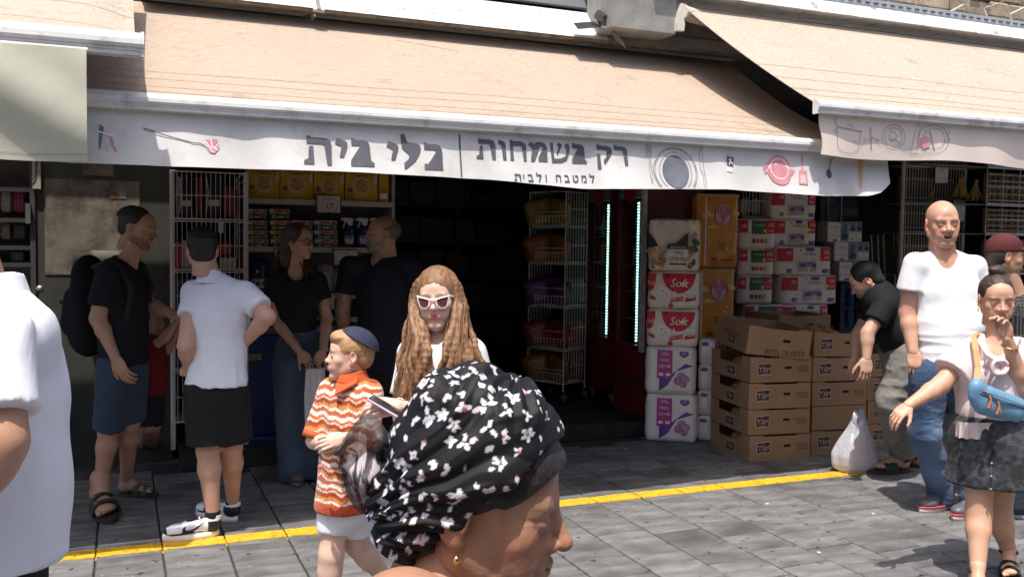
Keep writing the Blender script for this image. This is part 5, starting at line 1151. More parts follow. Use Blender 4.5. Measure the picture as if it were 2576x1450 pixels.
# ---- left neighbouring shop shelf
t0 = thing('side_shelf', 'pale shelves of the neighbouring shop at the left picture edge', 'shelves', (-1.25, 7.3, 0))
xr = onY(93, 600, 7.3).x+1.25
MB().box((xr-.03, -.02, 0), (xr, .35, 2.6)).build('upright', M_shelf, t0); MB().box((-.3, .34, 0), (xr, .36, 2.6)).build('back_panel', mat('side_back', (.28, .24, .2), .7), t0)
for y in (471, 548, 617, 660): z = onY(40, y, 7.3).z; MB().box((-.3, 0, z-.03), (xr-.031, .335, z)).build('shelf', M_shelf, t0)
for k, (x0, y0, x1, y1, c, cat, lab) in enumerate(((2, 478, 27, 533, (.5, .44, .38), 'packet', 'cream bundle on the side shelf at the far left'), (33, 480, 62, 533, (.42, .06, .14), 'packet', 'pink wrapped bundle on the side shelf at the far left'), (2, 560, 25, 602, (.4, .3, .2), 'packet', 'tan tray pack on the second side shelf at the far left'), (32, 562, 64, 602, (.1, .1, .08), 'packet', 'dark tray pack on the second side shelf at the far left'), (25, 630, 60, 659, (.12, .12, .12), 'packet', 'dark bag low on the side shelf at the far left'))):
    a, b = onY(x0, y1, 7.32), onY(x1, y0, 7.32); w_, h_ = b.x-a.x, b.z-a.z
    o = thing('wrapped_bundle', lab, cat, ((a.x+b.x)/2, 7.42, a.z)); me, cf = softpack(w_, .14, h_, .02, .01, 3, .015, k, 10); obj('wrap', me, mat('bundle%d' % k, c, .35, .2, 25., .2, 30.), o)
    for q in range(3): decal(rect(-w_*.45, h_*(.2+.28*q), w_*.45, h_*(.22+.28*q)), ink('bandgrey', (.25, .22, .2)), o, 0, cf, 'band', .004)

# ---- right neighbouring shop: wire racks with wicker goods
M_wick = mat('wicker', (.20, .14, .075), .7, .35, 30., .8, 60., stretch=(1, 1, 4)); M_wick2 = mat('bamboo', (.24, .19, .11), .6, .3, 12., .4, 30.)
YW = 6.6
wr = thing('wire_rack', 'white wire rack with woven trays in the right-hand shop', 'wire rack', (0, 0, 0))
xa, xb = onY(2318, 700, YW).x, onY(2576, 700, YW).x+.8
xm = onY(2478, 600, YW).x
lev = [onY(2500, y, YW).z for y in (690, 588, 514, 420, 330)]
for k in range(4):
    mb = MB(); wire_panel(mb, xm, xb, lev[k]+.008, lev[k+1]-.008, YW, 6, [(lev[k]+lev[k+1])/2], .003, .006); mb.build('front_panel', M_wire, wr)
    mb = MB(); wire_panel(mb, xa, xm-.02, lev[k]+.008, lev[k+1]-.008, YW+.25, 22, [lev[k]+.05], .003, .006); mb.build('front_panel', M_wire, wr)
    MB().box((xa, YW+.02, lev[k]-.006), (xb, YW+.5, lev[k])).build('shelf', mat('shelf_wire_grey', (.2, .19, .18), .5), wr)
for x in (xa, xm, xb): MB().box((x-.012, YW+.25, 0), (x+.012, YW+.275, lev[-1]+.3)).build('post', M_wire, wr)
for k in range(4):
    w_ = xb-xm-.06; h_ = (lev[k+1]-lev[k])*.86
    t = thing('woven_tray', 'woven cane tray standing in the right-hand wire rack, %s tier' % ('lowest', 'second', 'third', 'top')[k], 'tray', (xm+.03+w_/2, YW+.06, lev[k]+.004), 0, 'woven trays')
    for q in range(16): MB().tube([(-w_/2+w_*(q+.5)/16, .004*(q % 2), 0), (-w_/2+w_*(q+.5)/16, .004*(q % 2), h_)], w_/16*.46, 6).build('cane', M_wick, t, True)
    for q in range(5): MB().box((-w_/2, -.012-w_/34, h_*(.1+.2*q)), (w_/2, -.004-w_/34, h_*(.15+.2*q))).build('cross_strip', M_wick2, t)
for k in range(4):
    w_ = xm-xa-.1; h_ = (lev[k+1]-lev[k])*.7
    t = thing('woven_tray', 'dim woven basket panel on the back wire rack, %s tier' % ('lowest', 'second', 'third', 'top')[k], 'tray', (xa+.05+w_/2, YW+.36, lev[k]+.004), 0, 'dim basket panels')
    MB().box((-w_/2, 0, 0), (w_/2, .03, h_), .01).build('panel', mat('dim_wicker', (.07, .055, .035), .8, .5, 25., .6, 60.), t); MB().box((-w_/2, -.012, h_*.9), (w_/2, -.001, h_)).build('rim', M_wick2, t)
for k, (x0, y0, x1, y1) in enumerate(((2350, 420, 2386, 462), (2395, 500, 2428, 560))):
    price_card(('framed price card hanging in the right-hand shop', 'faint price card above the bald man\'s shoulder')[k], x0, y0, x1, y1, YW+.2, '', 'קש')
# corn brooms / yellow dried grass
for k, (x, y) in enumerate(((2345, 505), (2420, 470), (2455, 480))):
    p = onY(x, y, YW+.1); t = thing('straw_broom', 'yellow straw bundle hanging in the right-hand shop, %s' % ('left', 'middle', 'right')[k], 'straw bundle', p, 0, 'hanging straw bundles'); mb = MB(); r_ = random.Random(k)
    for q in range(26): a = r_.uniform(-.12, .12); mb.tube([(0, 0, .12), (a*.4, .01*r_.random(), .02), (a, .02*r_.random(), -.1)], .004, 4)
    mb.build('straw', mat('straw_yellow', (.3, .2, .04), .7, .3), t); MB().tube([(-.02, 0, .1), (.02, 0, .1)], .015, 8).build('binding', M_wick, t)
# bamboo canes leaning in the gap
for k, x in enumerate((2196, 2212, 2226, 2252, 2262, 2280, 2290)):
    a, b = onY(x, 700, 7.1), onY(x-4, 590, 7.1)
    o = MB().tube([(a.x, 7.1, .13), a, b], .008, 6).build('bamboo_cane', mat('pale_cane', (.36, .34, .24), .5, .2), None); tag(o, 'pale thin cane standing in the gap right of the cartons, %s' % ('first', 'second', 'third', 'fourth', 'fifth', 'sixth', 'seventh')[k]+' from the left', 'cane', 'thin canes')
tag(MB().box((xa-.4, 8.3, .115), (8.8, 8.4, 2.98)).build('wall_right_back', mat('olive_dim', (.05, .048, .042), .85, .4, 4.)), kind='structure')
t = thing('glass_case', 'dark teal glass case behind the paper towels', 'glass case', (onY(2060, 700, 7.4).x, 7.4, .115)); a, b = onY(2060, 640, 7.4), onY(2160, 450, 7.4)
MB().box((0, 0, 0), (b.x-a.x, .3, b.z-.1), .01).build('case', mat('teal_case', (.03, .05, .055), .2), t); MB().tube([(.08, -.01, a.z-.05), (.08, -.01, b.z-.25), (.25, -.01, b.z-.25), (.25, -.01, a.z-.05)], .006, 6).build('frame', M_alu2, t)
# plate rack with wire, above the green towel packs
wp = thing('wire_plate_rack', 'dark wire plate rack above the green-patched towel packs', 'wire rack', (0, 0, 0)); a, b = onY(1868, 545, 6.95), onY(1945, 480, 6.95); mb = MB(); wire_panel(mb, a.x, b.x, a.z, b.z, 6.95, 9, [(a.z*.4+b.z*.6)], .003, .005); mb.build('wire_panel', M_wire, wp); MB().box((a.x, 6.96, a.z), (b.x, 7.2, a.z+.01)).build('shelf', M_shelf, wp)
for k in range(2):
    o = MB().lathe([(.001, 0), (.075, .004), (.08, .012), (.001, .01)], 18).xf(Matrix.Rotation(math.pi/2, 4, 'X')).build('plate', mat('plate_cream', (.42, .36, .28), .4), None, True); o.location = (a.x+.09+.13*k, 7.05, a.z+.1); tag(o, 'cream plate standing in the dark wire plate rack, '+('left', 'right')[k], 'plate', 'plates in the wire rack')

# ---- plastic carrier bag on the ground
pb = onZ(2150, 1182); t = thing('carrier_bag', 'translucent white plastic carrier bag with shopping, on the yellow line', 'bag', pb, .1)
M_bag = mat('thin_white_plastic', (.72, .73, .80), .3, .08, 7., .35, 26., spec=.5, stretch=(1.5, 1.5, .5))
nu, nv = 40, 24; V = []; F = []
for j in range(nv+1):
    v = j/nv; z = .36*v
    r = float(np.interp(v, (0, .15, .35, .6, .8, 1), (.12, .15, .15, .11, .07, .045)))
    if v < .08: r *= .75+.25*v/.08
    for i in range(nu):
        a = 2*math.pi*i/nu; rr = r*(1+.06*math.sin(7*a+2*v)*v+.05*math.sin(5*a+3*v)+.035*math.sin(11*a+7*v)+.03*math.sin(17*a)*v)
        V.append((rr*1.22*math.cos(a)+.035*v*v, rr*.85*math.sin(a), z*(1+.06*math.sin(3*a)*v)))
F = [(j*nu+i, j*nu+(i+1) % nu, (j+1)*nu+(i+1) % nu, (j+1)*nu+i) for j in range(nv) for i in range(nu)]; F.append(tuple(range(nu-1, -1, -1)))
mm = _bsdf('bag_film')[0]; bt = mm.node_tree; bb = bt.nodes['Principled BSDF']; bb.inputs['Base Color'].default_value = (.78, .8, .86, 1); bb.inputs['Roughness'].default_value = .3
tl = N(bt, 'BsdfTranslucent'); tl.inputs[0].default_value = (.8, .82, .88, 1); ms = N(bt, 'MixShader'); ms.inputs[0].default_value = .4; tcx = N(bt, 'TexCoord'); mpx = N(bt, 'Mapping'); mpx.inputs['Scale'].default_value = (9, 9, 2.5); nz = N(bt, 'TexNoise', i_Scale=2.2, i_Detail=4.); bpx = N(bt, 'Bump', i_Strength=.6, i_Distance=.03)
L(bt, tcx.outputs['Object'], mpx.inputs[0]); L(bt, mpx.outputs[0], nz.inputs[0]); L(bt, nz.outputs[0], bpx.inputs['Height']); L(bt, bpx.outputs[0], bb.inputs['Normal']); L(bt, bpx.outputs[0], tl.inputs['Normal'])
tpb = N(bt, 'BsdfTransparent'); m3 = N(bt, 'MixShader'); m3.inputs[0].default_value = .22
L(bt, bb.outputs[0], ms.inputs[1]); L(bt, tl.outputs[0], ms.inputs[2]); L(bt, ms.outputs[0], m3.inputs[1]); L(bt, tpb.outputs[0], m3.inputs[2]); L(bt, m3.outputs[0], bt.nodes['Material Output'].inputs[0])
MB().add(V, F).build('film', mm, t, True)
for s in (-1, 1): ribbon([(.03+s*.06, .02*s, .31), (.03+s*.07, .02*s, .38), (.03+s*.045, .015*s, .425), (.03+s*.015, 0, .40), (.03, 0, .33)], (.0, .035, .02)).build('handle', mm, t, True)
MB().box((-.09, -.05, .005), (.09, .05, .11), .01).build('contents', mat('bag_contents', (.6, .45, .3), .6), t); MB().box((-.02, -.06, .11), (.1, .04, .2), .01).build('contents', mat('bag_contents2', (.5, .1, .12), .5), t)
# ================================================================== people: signed-distance modelling, meshed once
class SDF:
    """a distance field on a box grid; shapes are blended in, then skinned with surface nets"""
    def __init__(s, lo, hi, h):
        s.h = h; s.lo = np.array(lo, float); n = np.ceil((np.array(hi)-s.lo)/h).astype(int)+1
        s.ax = [s.lo[i]+h*np.arange(n[i]) for i in range(3)]
        s.D = np.full(tuple(n), .2, np.float32)
    def _sl(s, lo, hi):
        r = []
        for i in range(3):
            a = max(0, int(np.floor((lo[i]-s.lo[i])/s.h))); b = min(len(s.ax[i]), int(np.ceil((hi[i]-s.lo[i])/s.h))+1)
            if b <= a: return None
            r.append(slice(a, b))
        return tuple(r)
    def _pts(s, sl): return (s.ax[0][sl[0]][:, None, None], s.ax[1][sl[1]][None, :, None], s.ax[2][sl[2]][None, None, :])
    def _mix(s, sl, d, k, mode):
        a = s.D[sl]
        if mode == 'u':
            if k > 0:
                h = np.clip(.5+.5*(a-d)/k, 0, 1); s.D[sl] = (a+(d-a)*h-k*h*(1-h)).astype(np.float32)
            else: s.D[sl] = np.minimum(a, d)
        else:
            d = -d
            if k > 0:
                h = np.clip(.5-.5*(a-d)/k, 0, 1); s.D[sl] = (a+(d-a)*h+k*h*(1-h)).astype(np.float32)
            else: s.D[sl] = np.maximum(a, d)
    def cap(s, a, b, ra, rb=None, k=.02, mode='u', n=None, sq=1.):
        """tapered limb from a to b; with n and sq its cross-section is squashed along n"""
        rb = ra if rb is None else rb; a = np.array(a, float); b = np.array(b, float); R = max(ra, rb)*max(1, sq)+k+2.5*s.h
        sl = s._sl(np.minimum(a, b)-R, np.maximum(a, b)+R)
        if sl is None: return s
        X, Y, Z = s._pts(sl); ba = b-a; bb = max(1e-9, ba@ba)
        px, py, pz = X-a[0], Y-a[1], Z-a[2]
        t = np.clip((px*ba[0]+py*ba[1]+pz*ba[2])/bb, 0, 1)
        qx, qy, qz = px-t*ba[0], py-t*ba[1], pz-t*ba[2]
        if n is not None:
            n = np.array(n, float); n /= np.linalg.norm(n); dn = (qx*n[0]+qy*n[1]+qz*n[2])*(1/sq-1)
            qx, qy, qz = qx+dn*n[0], qy+dn*n[1], qz+dn*n[2]
        d = np.sqrt(qx*qx+qy*qy+qz*qz)-(ra+(rb-ra)*t)
        if n is not None: d = d*min(1., sq**.5)
        s._mix(sl, d, k, mode); return s
    def ell(s, c, r, k=.01, mode='u', M=None):
        c = np.array(c, float); r = np.array(r if np.ndim(r) else (r, r, r), float); R = r.max()+k+2.5*s.h
        sl = s._sl(c-R, c+R)
        if sl is None: return s
        X, Y, Z = s._pts(sl); p = [X-c[0], Y-c[1], Z-c[2]]
        if M is not None: p = [p[0]*M[0][i]+p[1]*M[1][i]+p[2]*M[2][i] for i in range(3)]
        k0 = np.sqrt(sum((p[i]/r[i])**2 for i in range(3))); k1 = np.sqrt(sum((p[i]/r[i]**2)**2 for i in range(3)))
        d = k0*(k0-1)/np.maximum(k1, 1e-9); s._mix(sl, d, k, mode); return s
    def cone(s, a, b, ra, rb, k=.03):
        """sleeve or trouser leg: tapered limb cut off square at b"""
        a = np.array(a, float); b = np.array(b, float); R = max(ra, rb)+k+2.5*s.h; sl = s._sl(np.minimum(a, b)-R, np.maximum(a, b)+R)
        if sl is None: return s
        X, Y, Z = s._pts(sl); ba = b-a; ln = np.linalg.norm(ba); u = ba/ln; px, py, pz = X-a[0], Y-a[1], Z-a[2]
        tt = px*u[0]+py*u[1]+pz*u[2]; t = np.clip(tt, 0, ln*1.5)
        d = np.sqrt((px-t*u[0])**2+(py-t*u[1])**2+(pz-t*u[2])**2)-(ra+(rb-ra)*t/ln)
        s._mix(sl, np.maximum(d, tt-ln), k, 'u'); return s
    def plane(s, p, n, k=0.):
        """cut away everything on the side n points to"""
        n = np.array(n, float); n /= np.linalg.norm(n); sl = (slice(None),)*3; X, Y, Z = s._pts(sl)
        d = (X-p[0])*n[0]+(Y-p[1])*n[1]+(Z-p[2])*n[2]
        s._mix(sl, -d, k, 's'); return s
    def skin(s):
        D = s.D; ins = D < 0; nx, ny, nz = D.shape
        c = ins[:-1, :-1, :-1].astype(np.int8)
        for a in (0, 1):
            for b in (0, 1):
                for e in (0, 1):
                    if a or b or e: c = c+ins[a:nx-1+a, b:ny-1+b, e:nz-1+e]
        act = (c > 0) & (c < 8); I = np.argwhere(act)
        if len(I) == 0: return np.zeros((0, 3)), np.zeros((0, 4), int)
        P = np.zeros((len(I), 3)); cnt = np.zeros(len(I))
        cor = [(a, b, e) for a in (0, 1) for b in (0, 1) for e in (0, 1)]
        val = {q: D[I[:, 0]+q[0], I[:, 1]+q[1], I[:, 2]+q[2]] for q in cor}
        for q in cor:
            for ax in range(3):
                if q[ax] == 0:
                    q2 = list(q); q2[ax] = 1; q2 = tuple(q2); d0, d1 = val[q], val[q2]; m = (d0 < 0) != (d1 < 0)
                    t = d0[m]/(d0[m]-d1[m]); pp = np.tile(np.array(q, float), (m.sum(), 1)); pp[:, ax] += t
                    P[m] += pp; cnt[m] += 1
        P /= cnt[:, None]; V = s.lo+(I+P)*s.h
        idx = np.full(act.shape, -1, np.int64); idx[act] = np.arange(len(I)); Q = []
        for ax in range(3):
            u, v = (ax+1) % 3, (ax+2) % 3
            sa = [slice(None)]*3; sb = [slice(None)]*3; sa[ax] = slice(0, -1); sb[ax] = slice(1, None)
            A, B = ins[tuple(sa)], ins[tuple(sb)]; E = np.argwhere(A != B)
            E = E[(E[:, u] > 0) & (E[:, v] > 0) & (E[:, u] < D.shape[u]-1) & (E[:, v] < D.shape[v]-1)]
            if len(E) == 0: continue
            fl = A[E[:, 0], E[:, 1], E[:, 2]]
            def g(du, dv):
                e = E.copy(); e[:, u] += du; e[:, v] += dv; return idx[e[:, 0], e[:, 1], e[:, 2]]
            q = np.stack([g(-1, -1), g(0, -1), g(0, 0), g(-1, 0)], 1); q[~fl] = q[~fl][:, ::-1]; Q.append(q)
        return V, np.concatenate(Q)
def vnorm(V, Q):
    n = np.cross(V[Q[:, 2]]-V[Q[:, 0]], V[Q[:, 3]]-V[Q[:, 1]]); N_ = np.zeros_like(V)
    for i in range(4): np.add.at(N_, Q[:, i], n)
    return N_/np.maximum(1e-12, np.linalg.norm(N_, axis=1))[:, None]
def folds(V, Q, amp, f, seed=0, ridge=True):
    """push cloth in and out along its normals in soft creases; f = creases per metre along x, y, z"""
    N_ = vnorm(V, Q); p = V*np.array(f); p = p+.35*np.stack([vnoise(p*.7+9, seed+3), vnoise(p*.7+5, seed+4), vnoise(p*.7, seed+5)], 1)
    n = vnoise(p, seed); n2 = vnoise(p*2.1+7, seed+1)
    d = (1-2*np.abs(n))*.7+.3*n2 if ridge else n
    return V+N_*(amp*d)[:, None]
def rotm(yaw=0., pitch=0., roll=0.):
    """head frame: +Y is where the face looks; yaw turns left, pitch looks up, roll tips to the right"""
    return np.array(Matrix.Rotation(yaw, 3, 'Z') @ Matrix.Rotation(pitch, 3, 'X') @ Matrix.Rotation(roll, 3, 'Y'))
def yaw_to_cam(px, off):
    """yaw that makes a face look at the camera from picture column px, turned by off degrees to picture right"""
    d = ray(px, 725); a = math.atan2(-d[1], -d[0])
    return a-math.pi/2+math.radians(off)
SKIN = {}
def head_geo(h=.0036, s=1., jaw=1., nose=1., chin=1., ears=True, mouth='closed', brow=1., fem=False, nosel=1., cheek=1., squint=.35):
    """head with face in its own frame, face towards +Y, crown up; about .235 m chin to crown at s=1"""
    f = SDF((-.1, -.125, -.14), (.1, .145, .14), h)
    f.ell((0, -.016, .034), (.0755, .096, .086), 0)
    f.ell((0, .022, -.022), (.0625, .066, .083), .03)
    f.ell((0, .055, .035), (.052, .035, .05), .03)
    for x in (-1, 1):
        f.cap((x*.050*jaw, -.004, -.052), (x*.018, .064, -.098), .020, .018, .03)
        f.ell((x*.043, .058, -.022), (.022, .021, .02*cheek), .02); f.ell((x*.036, .066, -.055), (.018, .018, .022), .02)
    f.ell((0, .074, -.101), (.020*chin, .017, .017), .02)
    f.cap((-.036, .079, .021), (.036, .079, .021), .0105*brow, .0105*brow, .016)
    f.cap((0, .085, .015), (0, .100+.008*nosel, -.022), .0075*nose, .0098*nose, .012); f.ell((0, .103+.008*nosel, -.027), (.0115*nose, .0115, .0105), .006)
    for x in (-1, 1):
        f.ell((x*.0125*nose, .095, -.031), (.0085*nose, .0115, .0085), .006); f.ell((x*.019, .083, -.03), (.012, .012, .013), .012); f.ell((x*.015, .084, -.008), (.009, .009, .016), .01)
        f.ell((x*.032, .097, .001), (.0175, .0135, .0105), .012, 's')
        f.ell((x*.0315, .0755, .0015), (.0168, .0162, .0138), .003)
        f.ell((x*.0318, .0955, .0006), (.0135, .0085, .0058*(1-.72*squint)), .0012, 's')
    f.ell((0, .082, -.058), (.027, .016, .022), .014)
    uz, lz = (-.0505, -.0785) if mouth == 'open' else (-.0545, -.0665); cz = -.063 if mouth == 'open' else -.0595
    for x in (-.021, .021):
        f.cap((x, .0895, cz), (0, .0975, uz), .0036, .0055, .007); f.cap((x*.92, .0895, cz-.002), (0, .0955, lz), .0036, .0062, .007)
    if mouth == 'open': f.ell((0, .1, -.0645), (.0195, .022, .0105), .002, 's')
    if mouth != 'open': f.cap((-.021, .098, -.0605), (.021, .098, -.0605), .0017, .0017, .003, 's')
    if ears:
        for x in (-1, 1):
            M = np.array(Matrix.Rotation(x*-.35, 3, 'Z') @ Matrix.Rotation(-.15, 3, 'X'))
            f.ell((x*.0765, -.014, -.004), (.0085, .019, .032), .006, 'u', M); f.ell((x*.083, -.010, .002), (.0055, .0115, .018), .003, 's', M); f.ell((x*.0755, -.007, -.03), (.0075, .010, .011), .006)
    # cut to a neck stub
    f.cap((0, -.028, -.05), (0, -.045, -.125), .047 if fem else .054, .047 if fem else .054, .02)
    V, Q = f.skin(); return V*s, Q
def skin_cols(V, s, base, beard=0., bcol=(.05, .04, .035), lips=(.42, .13, .11), brows=(.04, .028, .02), lipd=.6, scalp=None, blush=.18, browk=1.):
    """skin tone with lips, brows, flush and beard shadow, in head coordinates"""
    p = V/s; C = np.tile(np.array(base, float), (len(V), 1))
    def blob(c, r, soft=.35):
        d = np.sqrt((((p-np.array(c))/np.array(r))**2).sum(1)); return np.clip((1+soft-d)/(2*soft), 0, 1)
    def mix(w_, col):
        nonlocal C; C = C*(1-w_[:, None])+np.array(col)*w_[:, None]
    red = np.array(base)*np.array([1.12, .78, .72])
    for x in (-1, 1):
        mix(blob((x*.043, .07, -.028), (.026, .03, .02), .6)*blush*2, red); mix(blob((x*.08, -.012, -.002), (.02, .03, .04), .4)*.5, red)
        mix(blob((x*.032, .09, -.009), (.018, .016, .006), .5)*.25, np.array(base)*.7)
    mix(blob((0, .11, -.027), (.016, .02, .014), .6)*.4, red)
    if beard:
        n = vnoise(p*210, 3)*.5+.5
        reg = np.clip((-.028-p[:, 2]+.35*np.clip(p[:, 1]-.05, -1, .03)+np.clip(.03-p[:, 1], 0, 1)*.35)/.02, 0, 1)*np.clip((p[:, 1]+.012)/.02, 0, 1)
        reg = np.maximum(reg*np.clip((.115+p[:, 2])/.01+.6, 0, 1), 0); mus = blob((0, .098, -.0475), (.03, .03, .0085), .35)
        hole = blob((0, .1, -.063), (.024, .03, .010), .25); cheekhole = np.clip(1-blob((.04, .07, -.04), (.016, .03, .016), .5)-blob((-.04, .07, -.04), (.016, .03, .016), .5), 0, 1)
        mix(np.clip(np.maximum(reg*cheekhole, mus)*(1-hole), 0, 1)*beard*(.55+.45*n), bcol)
    lipm = np.maximum(blob((0, .1, -.0545), (.0225, .016, .0058), .3), blob((0, .098, -.0665), (.0205, .016, .0066), .3)); mix(lipm*lipd, lips)
    mix(blob((0, .097, -.0606), (.023, .012, .0017), .5)*.7, np.array(lips)*.3)
    for x in (-1, 1):
        for q in range(5):
            t = q/4; mix(blob((x*(.014+.036*t), .090-.012*t*t, .0205+.005*math.sin(math.pi*min(1, t*1.15))), (.0075, .016, (.0043-.0018*t)*browk), .35)*.85, brows)
        mix(blob((x*.032, .09, .0062), (.0165, .014, .0022), .5)*.6, np.array(brows)*.8)
    if scalp is not None:
        w_ = np.clip((p[:, 2]-.012+np.clip(-p[:, 1], 0, .1)*.75-.02)/.03, 0, 1)*np.clip((.052-p[:, 1]+np.clip(.085-p[:, 2], 0, .05)*-.55)/.016, 0, 1)
        mix(w_*scalp[0]*(.75+.25*vnoise(p*160, 8)), scalp[1])
    return C
def eye_parts(parent, M, o, s, iris=(.06, .035, .02), look=(0, 0), half=False):
    """two eyeballs set into the lids"""
    for x in (-1, 1):
        me = MB(); V = []; F = []; n, m_ = 14, 9
        for i in range(m_+1):
            for j in range(n):
                a = math.pi*i/m_; b = 2*math.pi*j/n; V.append((math.sin(a)*math.cos(b), math.cos(a), math.sin(a)*math.sin(b)))
        for i in range(m_):
            for j in range(n): F.append((i*n+j, i*n+(j+1) % n, (i+1)*n+(j+1) % n, (i+1)*n+j))
        V = np.array(V)*.0128*s; ang = np.degrees(np.arccos(np.clip((V/np.linalg.norm(V, axis=1)[:, None])[:, 1], -1, 1)))
        C = np.where((ang < 9)[:, None], np.array([[.01, .01, .01]]), np.where((ang < 28)[:, None], np.array([iris]), np.array([[.62, .58, .55]])))
        R = rotm(look[0], look[1]); P_ = (R @ V.T).T+np.array((x*.0315, .0768, .0012))*s
        P_ = (M @ P_.T).T+o
        mesh = fast_mesh('eye', P_-np.array(parent.location), np.array(F), True); set_col(mesh, C); obj('eye', mesh, vcol('eye_wet', .12, spec=.6, tone=0.), parent)
def hand_geo(curl=(.25, .3, .35, .4), spread=.06, thumb=(.75, .2), s=1., h=.0042, mirror=False, tcurl=.35, sep=.006):
    """right hand: wrist at 0, fingers towards +Y, palm towards -Z, thumb at +X (mirror for the other)"""
    f = SDF((-.085, -.05, -.12), (.11, .21, .07), h)
    f.cap((0, -.04, 0), (0, .012, 0), .026, .027, .012, n=(0, 0, 1), sq=.78)
    f.ell((0.0, .048, 0), (.041, .05, .0165), .02); f.ell((.022, .03, -.006), (.02, .03, .016), .015)
    fx = (.029, .0095, -.0095, -.0275); ln = ((.042, .026, .021), (.046, .029, .022), (.043, .027, .021), (.034, .021, .019))
    for i in range(4):
        p = np.array((fx[i], .088-.006*abs(i-1.2), 0)); a = 0.; c = curl[i] if np.ndim(curl) else curl
        dx = (1.3-i)*spread
        f.cap((fx[i]*.75, .05, 0), p, .0105, .0098, .006)
        r = (.0096, .0098, .0092, .0082)[i]
        for j in range(3):
            a += c*(1.0, 1.25, .8)[j]
            q = p+ln[i][j]*np.array((math.sin(dx)*math.cos(a), math.cos(a)*math.cos(dx), -math.sin(a)))
            f.cap(p, q, r*(1-.07*j), r*(1-.07*(j+1)), .0022); p = q
    p = np.array((.026, .018, -.004)); d = np.array((math.sin(thumb[0]), math.cos(thumb[0]), -thumb[1])); d /= np.linalg.norm(d)
    q = p+.042*d; f.cap(p, q, .0155, .0115, .01); d2 = d+np.array((-.5*tcurl, .5*tcurl, -.3*tcurl)); d2 /= np.linalg.norm(d2); q2 = q+.032*d2; f.cap(q, q2, .0112, .0102, .003); d3 = d2+np.array((-.6*tcurl, .3*tcurl, -.2*tcurl)); d3 /= np.linalg.norm(d3); f.cap(q2, q2+.025*d3, .0102, .0082, .003)
    V, Q = f.skin(); V = V*s
    if mirror: V = V*np.array((-1, 1, 1)); Q = Q[:, ::-1]
    return V, Q
def frame(fwd, up):
    y = np.array(fwd, float); y /= np.linalg.norm(y); z = np.array(up, float); z = z-y*(z@y); z /= np.linalg.norm(z); x = np.cross(y, z)
    return np.stack([x, y, z], 1)
def foot_geo(s=1., h=.005):
    """bare foot: heel at 0, toes +Y"""
    f = SDF((-.06, -.06, -.01), (.06, .27, .16), h); f.ell((0, .0, .033), (.032, .04, .034), 0); f.cap((0, .02, .04), (0, .11, .035), .034, .03, .02); f.ell((.004, .15, .024), (.043, .06, .024), .02)
    f.cap((0, -.002, .05), (0, .0, .105), .035, .034, .03); f.cap((0, .06, .06), (0, .02, .11), .03, .033, .03)
    for i in range(5): f.cap((.032-.0165*i, .17-.006*i*i*.5, .018), (.034-.0175*i, .215-.0095*i-.0025*i*i, .013), .0135-.0015*i, .0105-.0011*i, .004)
    V, Q = f.skin(); return V*s, Q
